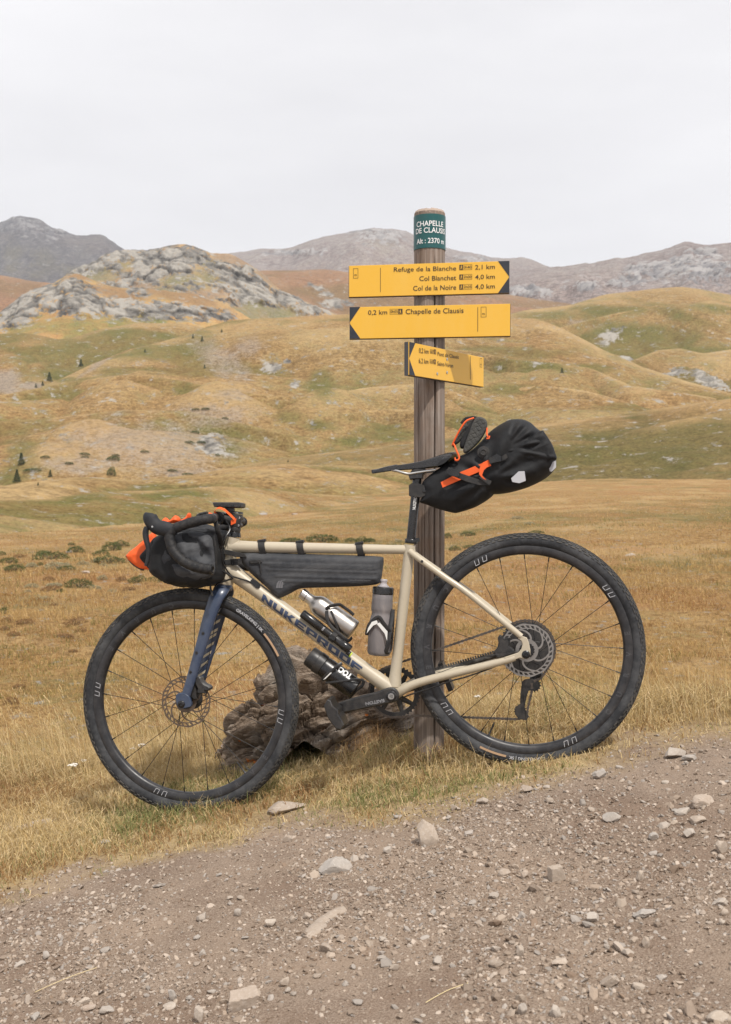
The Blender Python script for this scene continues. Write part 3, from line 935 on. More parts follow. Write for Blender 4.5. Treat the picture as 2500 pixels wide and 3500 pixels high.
# ================================================================== the signpost
m_wood, nt, b = new_mat('weathered_wood')
vz = coord(nt, (19, 19, 1.3))
vz2 = coord(nt, (110, 110, 2.0))
w1 = noise(nt, 1.0, 6, 0.65, vz, 1.1)
w2 = noise(nt, 1.0, 5, 0.7, vz2)
w3 = noise(nt, 5, 5, 0.65)
wc = ramp(nt, mix(nt, 0.5, w1, w2), [(0.36, (0.07, 0.055, 0.047)), (0.46, (0.19, 0.152, 0.126)), (0.54, (0.28, 0.232, 0.198)), (0.66, (0.42, 0.362, 0.318))])
wc = mix(nt, framp(nt, w3, 0.46, 0.68, 0, 0.6), wc, (0.20, 0.115, 0.065))
nt.links.new(wc, b.inputs['Base Color'])
b.inputs['Roughness'].default_value = 0.9
b.inputs['Specular IOR Level'].default_value = 0.2
bump(nt, b, mix(nt, 0.5, w1, w2), 1.0, 0.006)
m_endgrain = dusty('cut_wood', (0.42, 0.33, 0.27), 0.95, dust=0.5, dustcol=(0.25, 0.2, 0.17), dscale=60, bumps=0.5)
m_yellow = dusty('yellow_board', (0.72, 0.40, 0.035), 0.42, dust=0.30, dustcol=(0.70, 0.47, 0.14), dscale=14, bumps=0.05, bscale=90, streak=(1.5, 1.5, 0.25))
m_navy_print = plain('dark_print', (0.012, 0.016, 0.026), 0.5)
m_brown_print = plain('brown_black_print', (0.035, 0.02, 0.008), 0.5)
m_teal = dusty('teal_plate', (0.004, 0.075, 0.075), 0.35, dust=0.06, dscale=30)
m_white_print = plain('white_print', (0.75, 0.75, 0.74), 0.55)
m_steel = dusty('steel', (0.55, 0.54, 0.52), 0.32, 1.0, dust=0.12)
m_dark_edge = plain('board_edge', (0.05, 0.05, 0.055), 0.6)

post_base_z = float(ground_z(np.array([POST[0]]), np.array([POST[1]]))[0])
post_top_z = at_depth(1468, 737, POST_D)[2]
sign = empty('trail_signpost', matrix=Matrix.Translation((POST[0], POST[1], post_base_z)))
tag(sign, 'round wooden trail signpost with teal name band and three yellow direction boards', 'signpost')
SGN = np.eye(4)
SGN[:3, 3] = (POST[0], POST[1], post_base_z)
H = post_top_z - post_base_z
PR = 0.0493
seg, nz = 200, 150
zz = np.linspace(-0.35, H, nz)
th = np.linspace(0, 2 * math.pi, seg, endpoint=False)
TH, ZZ = np.meshgrid(th, zz)
pp = np.stack([np.cos(TH).ravel() * 6, np.sin(TH).ravel() * 6, ZZ.ravel() * 0.9], 1)
rr = PR * (1 + 0.02 * fbm(pp * 0.5, 3, 3)) + 0.0013 * fbm(pp * np.array([2.3, 2.3, 0.6]), 4, 5, ridged=True)
rr = rr.reshape(TH.shape)
def crack(a0, z0, z1, depth, w, sd):
    a = a0 + 0.05 * fbm(np.stack([ZZ.ravel() * 2.5, ZZ.ravel() * 0 + sd, ZZ.ravel() * 0], 1), 3, sd).reshape(ZZ.shape)
    d = np.abs((TH - a + math.pi) % (2 * math.pi) - math.pi)
    f = smooth01(z0 - 0.05, z0 + 0.1, ZZ) * (1 - smooth01(z1 - 0.1, z1 + 0.05, ZZ))
    return depth * f * np.exp(-(d / w) ** 2)
CAMA = -math.pi / 2
rr -= crack(CAMA + 0.32, -0.3, 1.62, 0.016, 0.045, 2) + crack(CAMA - 0.35, 0.3, 1.2, 0.004, 0.03, 4) + crack(CAMA + 0.75, 0.0, 0.9, 0.005, 0.03, 6) + crack(CAMA - 0.85, 0.5, 1.75, 0.004, 0.03, 7)
Vp = np.stack([rr * np.cos(TH), rr * np.sin(TH), ZZ], -1).reshape(-1, 3)
top_c = [(PR * 0.98, 0.004), (PR * 0.93, 0.009), (PR * 0.6, 0.012), (0.0005, 0.013)]
g = G()
g.add(Vp, [tuple(q) for q in grid_quads(nz, seg, True)])
g.obj('post', m_wood, sign)
g = G()
n_ = 64
ta = np.linspace(0, 2 * math.pi, n_, endpoint=False)
rows = []
for r_, z_ in [(PR * 1.005, -0.004), (PR * 0.99, 0.003), (PR * 0.93, 0.008), (PR * 0.6, 0.011), (PR * 0.25, 0.012), (0.001, 0.0125)]:
    rows.append(np.stack([r_ * np.cos(ta), r_ * np.sin(ta), H + z_ + 0.0015 * vnoise(np.stack([np.cos(ta) * 9, np.sin(ta) * 9, ta * 0 + r_ * 80], 1), 4)], 1))
g.add(np.concatenate(rows), [tuple(q) for q in grid_quads(len(rows), n_, True)])
g.obj('post_end', m_endgrain, sign, label='pale sawn top end of the post')

# teal name band with raised white letters
BR = PR + 0.0028
zb1 = at_depth(1468, 735, POST_D - PR)[2] - post_base_z
zb0 = at_depth(1468, 851, POST_D - PR)[2] - post_base_z
g = G()
prof = [(BR - 0.002, zb0), (BR, zb0 + 0.0004), (BR, zb1 - 0.0004), (BR - 0.002, zb1), (BR - 0.0025, zb1), (BR - 0.0025, zb0)]
ta = np.linspace(0, 2 * math.pi, 96, endpoint=False)
V = np.stack([np.array([[r_ * math.cos(a), r_ * math.sin(a), z_] for r_, z_ in prof]) for a in ta]).reshape(-1, 3)
F = []
for i in range(96):
    for m_ in range(6):
        F.append((i * 6 + m_, i * 6 + (m_ + 1) % 6, ((i + 1) % 96) * 6 + (m_ + 1) % 6, ((i + 1) % 96) * 6 + m_))
g.add(V, F)
band = g.obj('name_band', m_teal, sign, label='teal name band reading CHAPELLE DE CLAUSIS Alt : 2370 m')
def subdivide_long(V, F):
    return V, F
g = G()
for s_, x0_, x1_, yb_, yt_ in [('CHAPELLE', 667, 912, 193, 150), ('DE CLAUSIS', 662, 925, 250, 207), ('Alt : 2370 m', 668, 918, 338, 296)]:
    V, F = text_mesh(s_, bold=0.012)
    a0 = math.asin((x0_ - 792) / 141.0) * 0.88
    a1 = math.asin((x1_ - 792) / 141.0) * 0.88
    u = (V[:, 0] - V[:, 0].min()) / (V[:, 0].max() - V[:, 0].min())
    a = CAMA + a0 + (a1 - a0) * u
    zb = at_depth(1468, 700 + yb_ * 0.40025, POST_D - PR)[2] - post_base_z
    zt = at_depth(1468, 700 + yt_ * 0.40025, POST_D - PR)[2] - post_base_z
    z = zb + V[:, 1] / CAPH * (zt - zb)
    r_ = BR + 0.0012
    g.add(np.stack([r_ * np.cos(a), r_ * np.sin(a), z], 1), F)
g.obj('lettering', m_white_print, band, smooth=False, kind='stuff')

def board_frame(tl, tr, dl, dr):
    a, c = at_depth(*tl, dl), at_depth(*tr, dr)
    X = c - a
    X[2] = 0
    X /= np.linalg.norm(X)
    Z = np.array((0, 0, 1.0))
    Y = np.cross(Z, X)
    return npM(X, Y, Z, a)

ZO, ZS = (1150, 700), 0.40025
def zpt(p, fr, y=0.0):
    return bp(ZO[0] + p[0] * ZS, ZO[1] + p[1] * ZS, y, fr)

def put_text(g, fr, s_, bl, br_, cap, y=-0.0012, bold=0.004):
    V, F = text_mesh(s_, bold=bold)
    A, B, C_ = zpt(bl, fr, y), zpt(br_, fr, y), zpt((bl[0], cap), fr, y)
    w = V[:, 0].max() - V[:, 0].min()
    ux = (V[:, 0] - V[:, 0].min()) / w
    up = np.linalg.norm(C_ - A)
    P = A + ux[:, None] * (B - A) + (V[:, 1] / CAPH * up)[:, None] * np.array((0, 0, 1.0))
    g.add(P, F)

def put_rect(g, fr, p0, p1, y, frame=None):
    a, b_ = zpt(p0, fr, y), zpt(p1, fr, y)
    if frame is None:
        g.flatpoly([(a[0], y, a[2]), (b_[0], y, a[2]), (b_[0], y, b_[2]), (a[0], y, b_[2])])
    else:
        x0, x1, z0, z1 = a[0], b_[0], b_[2], a[2]
        w = frame
        for r_ in ((x0, x1, z0, z0 + w), (x0, x1, z1 - w, z1), (x0, x0 + w, z0 + w, z1 - w), (x1 - w, x1, z0 + w, z1 - w)):
            g.flatpoly([(r_[0], y, r_[2]), (r_[1], y, r_[2]), (r_[1], y, r_[3]), (r_[0], y, r_[3])])

def make_board(label, tl, tr, br_, bl, dl, dr, tip, tip_side, texts, boxes, line, prbox, thick=0.014, bolts=()):
    fr = board_frame(tl, tr, dl, dr)
    q = [bp(*p, 0.0, fr) for p in (tl, tr, br_, bl)]
    x0 = (q[0][0] + q[3][0]) / 2
    x1 = (q[1][0] + q[2][0]) / 2
    zt = (q[0][2] + q[1][2]) / 2
    zb = (q[2][2] + q[3][2]) / 2
    M = np.linalg.inv(SGN) @ fr
    g = G()
    g.prism([(x0, zb), (x1, zb), (x1, zt), (x0, zt)], 0.0, thick, 0.0012)
    brd = g.obj('direction_board', m_yellow, sign, M, label=label)
    g = G()
    e = 0.0015
    g.prism([(x0 - e, zb - e), (x1 + e, zb - e), (x1 + e, zt + e * 0.3), (x0 - e, zt + e * 0.3)], 0.003, thick + 0.001, 0.001)
    g.obj('board_back', m_dark_edge, brd, M)
    g = G()
    w = 0.0345
    y = -0.0008
    zm = (zt + zb) / 2
    if tip_side > 0:
        xs = (x1 - w, x1 + 0.0006, x1 + 0.0006)
    else:
        xs = (x0 + w, x0 - 0.0006, x0 - 0.0006)
    g.flatpoly([(xs[0], y, zt), (xs[1], y, zt), (xs[2], y, zm + 0.001)])
    g.flatpoly([(xs[2], y, zm - 0.001), (xs[1], y, zb), (xs[0], y, zb)])
    g.obj('arrow_tip', m_navy_print, brd, M, smooth=False)
    g = G()
    for t in texts:
        put_text(g, fr, *t)
    put_rect(g, fr, line[0], line[1], -0.001)
    put_rect(g, fr, prbox[0], prbox[1], -0.001, 0.0011)
    cx = (prbox[0][0] + prbox[1][0]) / 2
    hh = prbox[1][1] - prbox[0][1]
    w_ = prbox[1][0] - prbox[0][0]
    put_text(g, fr, 'PR', (cx - w_ * .25, prbox[0][1] + hh * .78), (cx + w_ * .27, prbox[0][1] + hh * .775), prbox[0][1] + hh * .6)
    for (p0, p1, dark_right, s_) in boxes:
        put_rect(g, fr, p0, p1, -0.001, 0.0009)
        wb = (p1[0] - p0[0])
        hb = (p1[1] - p0[1])
        dx0, dx1 = (p1[0] - wb * .33, p1[0]) if dark_right else (p0[0], p0[0] + wb * .29)
        put_rect(g, fr, (dx0, p0[1]), (dx1, p1[1]), -0.0009)
        tx0, tx1 = (p0[0] + wb * .06, dx0 - wb * .04) if dark_right else (dx1 + wb * .05, p1[0] - wb * .05)
        put_text(g, fr, s_, (tx0, p0[1] + hb * .76), (tx1, p0[1] + hb * .74), p0[1] + hb * .22)
    g.obj('lettering', m_brown_print, brd, M, smooth=False, kind='stuff')
    # little walkers knocked out of the dark boxes, and the yellow flash in the PR box
    g = G()
    for (p0, p1, dark_right, s_) in boxes:
        wb, hb = p1[0] - p0[0], p1[1] - p0[1]
        cxx = p1[0] - wb * .165 if dark_right else p0[0] + wb * .145
        sx = wb * 0.12 * (-1 if dark_right else 1)
        def wq(*pts):
            P_ = [zpt((cxx + a_ * sx, p0[1] + b_ * hb), fr, -0.0016) for a_, b_ in pts]
            g.flatpoly([(p_[0], -0.0016, p_[2]) for p_ in P_])
        wq((0.0, .12), (.35, .12), (.35, .26), (0.0, .26))
        wq((-.2, .28), (.3, .28), (.2, .6), (-.25, .6))
        wq((-.25, .6), (0.0, .6), (-.35, .92), (-.65, .92))
        wq((0.0, .58), (.22, .58), (.6, .92), (.35, .92))
        wq((.25, .36), (.7, .5), (.65, .56), (.2, .45))
    g.obj('walker_symbol', m_yellow, brd, M, smooth=False)
    for p in bolts:
        c = zpt(p, fr, 0)
        g = G()
        g.lathe((c[0], 0.001, c[2]), (0, -1, 0), [(0, 0.005), (0.0025, 0.0048), (0.0035, 0.003), (0.0035, 0.0018), (0.002, 0.0016)], 12)
        g.obj('bolt', m_steel, brd, M)
    return brd, fr

make_board('uppermost yellow board pointing right to Refuge de la Blanche, Col Blanchet and Col de la Noire', (1193, 908), (1740, 891), (1741, 1001), (1194, 1015), POST_D - 0.037, POST_D - 0.112, 'r', 1,
    [('Refuge de la Blanche', (492, 570), (1025, 558), 533), ('Col Blanchet', (710, 648), (1025, 640), 609), ('Col de la Noire', (657, 732), (1025, 722), 692),
     ('2,1 km', (1187, 551), (1355, 545), 513), ('4,0 km', (1187, 634), (1355, 629), 597), ('4,0 km', (1187, 717), (1355, 712), 679)],
    [((1052, 511), (1160, 552), False, '0h40'), ((1052, 594), (1160, 635), False, '2h00'), ((1052, 679), (1160, 720), False, '2h05')],
    ((375.5, 537), (379, 745)), ((145, 542), (187, 626)))
make_board('middle yellow board pointing left to Chapelle de Clausis', (1196, 1050), (1745, 1037), (1745, 1147), (1197, 1159), POST_D - 0.037, POST_D - 0.104, 'l', -1,
    [('0,2 km', (272, 938), (435, 934), 900), ('Chapelle de Clausis', (593, 932), (1088, 921), 890)],
    [((458, 889), (566, 932), True, '0h05')],
    ((1207.5, 872), (1211, 1082)), ((1236, 871), (1282, 958)))
make_board('lowest yellow board turned at an angle, pointing left to Pont de Clausis and Saint-Véran', (1400, 1174), (1655, 1217), (1653, 1317), (1399, 1287), POST_D - 0.237, POST_D + 0.168, 'l', -1,
    [('0,2 km', (708, 1262), (790, 1272), 1221), ('Pont de Clausis', (866, 1287), (1047, 1315), 1254), ('6,2 km', (706, 1350), (788, 1358), 1309), ('Saint-Véran', (864, 1370), (1000, 1390), 1336)],
    [((803, 1232), (853, 1276), True, '0h05'), ((800, 1317), (851, 1361), True, '1h50')],
    ((1145, 1293), (1147.5, 1492)), ((1228, 1308), (1246, 1388)), thick=0.016, bolts=((945, 1318), (945, 1431), (862, 1442)))

# ================================================================== the bicycle
m_paint = dusty('beige_paint', (0.45, 0.39, 0.29), 0.36, dust=0.34, dustcol=(0.27, 0.215, 0.16), dscale=16, coat=0.25)
m_navy = dusty('navy_paint', (0.026, 0.042, 0.082), 0.3, dust=0.22, dustcol=(0.2, 0.2, 0.22), dscale=40, coat=0.3)
m_navy_dec = dusty('navy_decal', (0.03, 0.05, 0.105), 0.35, dust=0.12)
m_black = dusty('black_alloy', (0.012, 0.012, 0.013), 0.38, dust=0.16, dscale=45)
m_gloss = dusty('gloss_black', (0.008, 0.008, 0.009), 0.2, dust=0.06, dscale=30)
m_rubber = dusty('tyre_rubber', (0.024, 0.025, 0.028), 0.7, dust=0.8, dustcol=(0.14, 0.14, 0.142), dscale=11, bumps=0.25, spec=0.25)
m_knob = dusty('tyre_knobs', (0.04, 0.039, 0.038), 0.8, dust=0.65, dustcol=(0.22, 0.2, 0.175), dscale=30, spec=0.2)
m_rim = dusty('carbon_rim', (0.013, 0.013, 0.015), 0.34, dust=0.2, dustcol=(0.24, 0.22, 0.21), dscale=26)
m_tape = dusty('bar_tape', (0.010, 0.0105, 0.012), 0.55, dust=0.12, dscale=70, bumps=0.3, bscale=150, spec=0.3)
m_hood = dusty('hood_rubber', (0.016, 0.018, 0.022), 0.6, dust=0.08, dscale=40, spec=0.3)
m_spoke = plain('black_spoke', (0.015, 0.015, 0.016), 0.4, 0.6)
m_rotor = dusty('rotor_steel', (0.14, 0.105, 0.08), 0.5, 0.6, dust=0.4, dustcol=(0.09, 0.065, 0.05), dscale=60)
m_chain = dusty('chain_steel', (0.13, 0.11, 0.095), 0.45, 0.8, dust=0.35, dustcol=(0.12, 0.09, 0.07), dscale=90)
m_cog = dusty('cassette_steel', (0.07, 0.068, 0.068), 0.4, 0.8, dust=0.25, dscale=90)
m_greyprint = plain('pale_grey_print', (0.42, 0.42, 0.44), 0.6)
m_dimprint = plain('dim_grey_print', (0.13, 0.13, 0.14), 0.6)
m_orange_lbl = plain('tan_label', (0.42, 0.27, 0.16), 0.6)
m_beige_dec = plain('beige_decal', (0.44, 0.37, 0.25), 0.4)

bike = empty('bicycle', matrix=Matrix(BIKE.tolist()))
tag(bike, 'dusty beige gravel bicycle with navy fork leaning against the wooden signpost', 'bicycle')
def Bp(px, py, y=0.0):
    return bp(px, py, y, BIKE)

# ---- steering: fork, front wheel and bars are turned about the head tube
h_top, h_bot = Bp(798, 1832), Bp(769, 1992)
k_ax = Vector((h_top - h_bot).tolist()).normalized()
STEER_A = math.radians(-2)
_R4 = Matrix.Rotation(STEER_A, 4, k_ax)
_T = Matrix.Translation(Vector(h_bot.tolist()))
SM = np.array(_T @ _R4 @ _T.inverted())
STEER = BIKE @ SM
def Sp(px, py, y=0.0):
    return bp(px, py, y, STEER)

# ---- wheels
def make_wheel(c, M, sp0, uu, curve, grav, valve, name_lbl, n_sp=24):
    w = empty('wheel', bike)
    w['label'] = name_lbl
    g = G()
    R0, tr = WR - 0.0215, 0.0213
    a = np.radians(np.linspace(-142, 142, 28))
    prof = [(R0 + tr * math.cos(x), tr * math.sin(x)) for x in a]
    g.ring(c, prof, 160, closed=True)
    g.obj('tyre', m_rubber, w, M, ang=1.2)
    # tread knobs: hundreds of small blocks, too small to pick apart
    g = G()
    for row, deg in enumerate((-66, -50, -34, -17, 0, 17, 34, 50, 66)):
        ca, sa = math.cos(math.radians(deg)), math.sin(math.radians(deg))
        nk = 96 if abs(deg) > 40 else 150
        for i in range(nk):
            t = 2 * math.pi * (i + 0.5 * (row % 2)) / nk
            rad = np.array((math.cos(t), 0, math.sin(t)))
            tan = np.array((-math.sin(t), 0, math.cos(t)))
            lat = np.array((0, 1.0, 0))
            nrm = rad * ca + lat * sa
            side = -rad * sa + lat * ca
            ctr = np.asarray(c) + rad * R0 + nrm * (tr + 0.0008)
            L_ = 0.0068 if abs(deg) > 40 else 0.0045
            if abs(deg) == 66:
                L_ = 0.0085 if i % 2 else 0.005
            g.box(ctr, (1, 1, 1), np.stack([tan * L_, side * 0.0021, nrm * 0.0014], 1))
    g.obj('tread', m_knob, w, M, smooth=False, kind='stuff')
    g = G()
    prof = [(0.316, -0.0125), (0.3165, -0.0148), (0.3145, -0.0155), (0.305, -0.0150), (0.297, -0.0135), (0.2915, -0.0095), (0.2892, -0.004), (0.2892, 0.004), (0.2915, 0.0095), (0.297, 0.0135), (0.305, 0.0150), (0.3145, 0.0155), (0.3165, 0.0148), (0.316, 0.0125), (0.308, 0.0095), (0.308, -0.0095)]
    g.ring(c, prof, 160)
    rim = g.obj('rim', m_rim, w, M, ang=0.9)
    # spokes
    for i in range(n_sp):
        t = 2 * math.pi * i / n_sp + sp0
        side = -1 if i % 2 else 1
        tr_ = 1 if (i // 2) % 2 else -1
        th_ = t + tr_ * math.radians(62 if side < 0 else 62)
        p0 = np.asarray(c) + (0.029 * math.cos(th_), side * 0.030, 0.029 * math.sin(th_))
        p1 = np.asarray(c) + (0.2905 * math.cos(t), side * 0.002, 0.2905 * math.sin(t))
        g = G()
        pm = p0 + (p1 - p0) * 0.945
        g.tube([p0, pm, pm + (p1 - p0) * 0.003, p1], [0.00105, 0.00105, 0.0021, 0.0021], 6)
        g.obj('spoke', m_spoke, w, M)
    g = G()
    g.ring(c, [(0.008, -0.052), (0.012, -0.05), (0.012, -0.036), (0.033, -0.033), (0.033, -0.028), (0.015, -0.024), (0.013, 0), (0.015, 0.024), (0.033, 0.028), (0.033, 0.033), (0.012, 0.036), (0.012, 0.05), (0.008, 0.052)], 40)
    g.obj('hub', m_black, w, M)
    # outlined rim graphics
    def ringmap(V, th0, r0, yy, k=1.0, outward=False):
        if outward:                                   # reads clockwise, letter tops away from the hub
            a_ = th0 - V[:, 0] / r0
            r_ = r0 + V[:, 1]
        else:                                         # reads anticlockwise, tops toward the hub
            a_ = th0 + V[:, 0] / r0
            r_ = r0 - V[:, 1]
        return np.stack([c[0] + r_ * np.cos(a_), np.full(len(V), yy) + c[1] + V[:, 2] * 0.2, c[2] + r_ * np.sin(a_)], 1)
    g = G()
    for d in uu:
        for off in (-0.0135, 0.0135):
            for (x0, y0, x1, y1) in ((-0.008, 0, -0.008, 1), (-0.008, 1, 0.005, 1), (0.005, 1, 0.005, 0)):
                hw = 0.0009
                s_ = 0.004
                P_ = []
                if y0 != y1:
                    for (xx, yy) in ((x0 - hw, 0), (x0 + hw, 0), (x0 + hw, 1), (x0 - hw, 1)):
                        P_.append((off + xx + s_ * (yy - .5), yy * 0.0165, 0))
                else:
                    for (xx, yy) in ((x0 - hw, 1), (x1 + hw, 1), (x1 + hw, .9), (x0 - hw, .9)):
                        P_.append((off + xx + s_ * (yy - .5), yy * 0.0165, 0))
                g.flatpoly(ringmap(np.array(P_, float), math.radians(d), 0.3125, -0.0163))
    g.obj('rim_stripe', m_greyprint, w, M, smooth=False, kind='stuff')
    g = G()
    for d in curve:
        for k_, ch in enumerate('CURVE'):
            V, F = text_mesh(ch, outline=0.012)
            V = V - np.array([(V[:, 0].min() + V[:, 0].max()) / 2, 0, 0])
            V = V * np.array([0.022, 0.0165 / CAPH * 0.9, 0.003])
            g.add(ringmap(V + np.array((0, 0.001, 0)), math.radians(d + (k_ - 2) * 11.8), 0.3125, -0.0162), F)
    g.obj('rim_lettering', m_dimprint, w, M, smooth=False, kind='stuff')
    V, F = text_mesh('GRAVELKING | SK', bold=0.03)
    V = V - np.array([V[:, 0].min(), 0, 0])
    V = V * np.array([math.radians(abs(grav[1] - grav[0])) * 0.326 / V[:, 0].max(), 0.0085 / CAPH, 1])
    g = G()
    g.add(ringmap(V, math.radians(grav[0]), 0.326, -0.0224, outward=True), F)
    g.obj('tyre_lettering', m_greyprint, w, M, smooth=False, kind='stuff')
    g = G()
    t0, t1 = grav[1] - 1.5, grav[1] - 16
    tt = np.linspace(t0, t1, 16)
    V = [(c[0] + r_ * math.cos(math.radians(t)), c[1] - 0.0221, c[2] + r_ * math.sin(math.radians(t))) for t in tt for r_ in (0.3255, 0.332)]
    g.add(V, [(2 * i, 2 * i + 1, 2 * i + 3, 2 * i + 2) for i in range(15)])
    g.obj('tyre_label', m_orange_lbl, w, M, smooth=False)
    g = G()
    t = math.radians(valve)
    p = np.array((math.cos(t), 0, math.sin(t)))
    g.tube([np.asarray(c) + p * r_ for r_ in (0.292, 0.286, 0.284, 0.262, 0.26, 0.246)], [0.0042, 0.0042, 0.0026, 0.0026, 0.0034, 0.002], 8)
    g.obj('valve', m_black, w, M)
    return w

def make_rotor(c, y, M, w, R_=0.080, arms=6, rm=None):
    """ventilated disc: outer band with slots, curved arms, inner carrier"""
    g = G()
    n = 60
    th_ = np.linspace(0, 2 * math.pi, n, endpoint=False)
    ro = R_ * (1 + 0.014 * np.cos(th_ * 12))
    pr = lambda r_, yy: np.stack([c[0] + r_ * np.cos(th_), np.full(n, yy), c[2] + r_ * np.sin(th_)], 1)
    for r0_, r1_, wv in ((R_ * 0.945, R_, True), (R_ * 0.815, R_ * 0.85, False)):
        oo = ro if wv else np.full(n, r1_)
        A = [pr(np.full(n, r0_), y), pr(oo, y), pr(oo, y + 0.0018), pr(np.full(n, r0_), y + 0.0018)]
        V = np.concatenate(A)
        F = []
        for k_ in range(4):
            for i in range(n):
                j = (i + 1) % n
                k2 = (k_ + 1) % 4
                F.append((k_ * n + i, k_ * n + j, k2 * n + j, k2 * n + i))
        g.add(V, F)
    for i in range(30):                               # webs between the slots
        t = 2 * math.pi * i / 30
        p0 = np.array((c[0] + R_ * .83 * math.cos(t - .06), y + 0.0009, c[2] + R_ * .83 * math.sin(t - .06)))
        p1 = np.array((c[0] + R_ * .97 * math.cos(t + .06), y + 0.0009, c[2] + R_ * .97 * math.sin(t + .06)))
        g.tube([p0, p1], 0.0028, 6, flat=0.3)
    for i in range(arms):
        t = 2 * math.pi * i / arms
        for br, sg in ((0.0, 1),):
            P_ = []
            for s_ in np.linspace(0, 1, 7):
                r_ = R_ * (0.42 + 0.42 * s_)
                a_ = t + br * (s_ - .2) + 0.75 * s_ ** 1.6
                P_.append((c[0] + r_ * math.cos(a_), y + 0.0009, c[2] + r_ * math.sin(a_)))
            g.tube(P_, np.linspace(0.0036, 0.0026, 7), 6, flat=0.22)
    g.ring((c[0], y + 0.0009, c[2]), [(R_ * .24, -0.0009), (R_ * .43, -0.0009), (R_ * .43, 0.0009), (R_ * .24, 0.0009)], 40)
    g.obj('brake_rotor', rm or m_rotor, w, M)
    g = G()
    pts = [(c[0] + (0.0225 + 0.0012 * math.cos(a_ * 16)) * math.cos(a_), c[2] + (0.0225 + 0.0012 * math.cos(a_ * 16)) * math.sin(a_)) for a_ in np.linspace(0, 2 * math.pi, 96, endpoint=False)]
    g.prism(pts, y - 0.004, y + 0.004, 0.0008)
    g.obj('lock_ring', m_gloss, w, M)

hub_r = np.array((0.0, 0.0, WR))
hub_f = Sp(648.5, 2393, 0.0)
wheel_f = make_wheel(hub_f, SM, 0.05, (65, 165.5, 244, -17), (-67, 115), (52, 33), 300, 'front wheel turned away to the right')
wheel_r = make_wheel(hub_r, None, 0.12, (108, 27, 208, -74), (-23, 158), (-90, -109), 237, 'rear wheel standing at the edge of the track')
make_rotor(hub_f, -0.036, SM, wheel_f)
make_rotor(hub_r, -0.036, None, wheel_r, rm=dusty('bright_rotor', (0.33, 0.31, 0.29), 0.38, 0.9, dust=0.2, dustcol=(0.15, 0.12, 0.1), dscale=60))

# cassette on the far side of the rear hub
cas = empty('cassette', bike)
for k_, (r_, y_) in enumerate(((0.0855, 0.018), (0.074, 0.0225), (0.064, 0.0265), (0.054, 0.0305), (0.045, 0.0345), (0.036, 0.0385))):
    g = G()
    nt_ = int(r_ * 490)
    pts = []
    for i in range(nt_):
        for f_, rr_ in ((0.0, 0.965), (0.25, 0.97), (0.42, 1.02), (0.6, 1.02), (0.78, 0.97)):
            a_ = 2 * math.pi * (i + f_) / nt_
            pts.append((hub_r[0] + r_ * rr_ * math.cos(a_), hub_r[2] + r_ * rr_ * math.sin(a_)))
    g.prism(pts, y_, y_ + 0.0018)
    g.obj('sprocket', m_cog, cas, ang=0.4)
g = G()
for i in range(6):
    a_ = i * math.pi / 3 + 0.3
    g.lathe(hub_r + (0.06 * math.cos(a_), 0.0182, 0.06 * math.sin(a_)), (0, -1, 0), [(0, 0.0022), (0.001, 0.0018)], 8)
g.obj('rivet', m_steel, cas, kind='stuff')

# ---- frame
frame = empty('frame', bike)
def tubeobj(name, pts, r, parent, mat, seg=20, flat=1.0, M=None, label=None, up=None):
    g = G()
    g.tube(pts, r, seg, flat=flat, up=up)
    return g.obj(name, mat, parent, M, label=label)
ax_h = (h_top - h_bot) / np.linalg.norm(h_top - h_bot)
hl = np.linalg.norm(h_top - h_bot)
g = G()
g.lathe(h_bot - ax_h * 0.004, ax_h, [(0, 0.0255), (0.003, 0.0268), (0.02, 0.0262), (0.05, 0.0232), (0.10, 0.0218), (hl - 0.012, 0.0220), (hl, 0.0215)], 32)
g.obj('head_tube', m_paint, frame)
tt0, tt1 = Bp(785, 1869), Bp(1398, 1879)
tubeobj('top_tube', [tt0 + (tt1 - tt0) * t for t in np.linspace(0, 1, 24)], np.interp(np.linspace(0, 1, 24), [0, .06, .12, .5, .93, 1], [0.024, 0.0205, 0.0185, 0.0165, 0.0138, 0.015]), frame, m_paint)
dt0, dt1 = Bp(779, 1943), Bp(1342, 2359)
tubeobj('down_tube', [dt0 + (dt1 - dt0) * t for t in np.linspace(0, 1, 24)], np.interp(np.linspace(0, 1, 24), [0, .08, .2, .85, 1], [0.0275, 0.025, 0.0225, 0.0222, 0.0245]), frame, m_paint, 24)
st0, st1 = Bp(1348, 2345), Bp(1402, 1862)
tubeobj('seat_tube', [st0 + (st1 - st0) * t for t in np.linspace(0, 1, 24)], np.interp(np.linspace(0, 1, 24), [0, .08, .2, .93, .96, 1], [0.0225, 0.018, 0.0166, 0.0163, 0.0185, 0.0178]), frame, m_paint)
bb = Bp(1344, 2372)
g = G()
g.lathe(bb + (0, -0.034, 0), (0, 1, 0), [(0, 0.0205), (0.002, 0.0225), (0.066, 0.0225), (0.068, 0.0205)], 32)
g.obj('bottom_bracket', m_paint, frame)
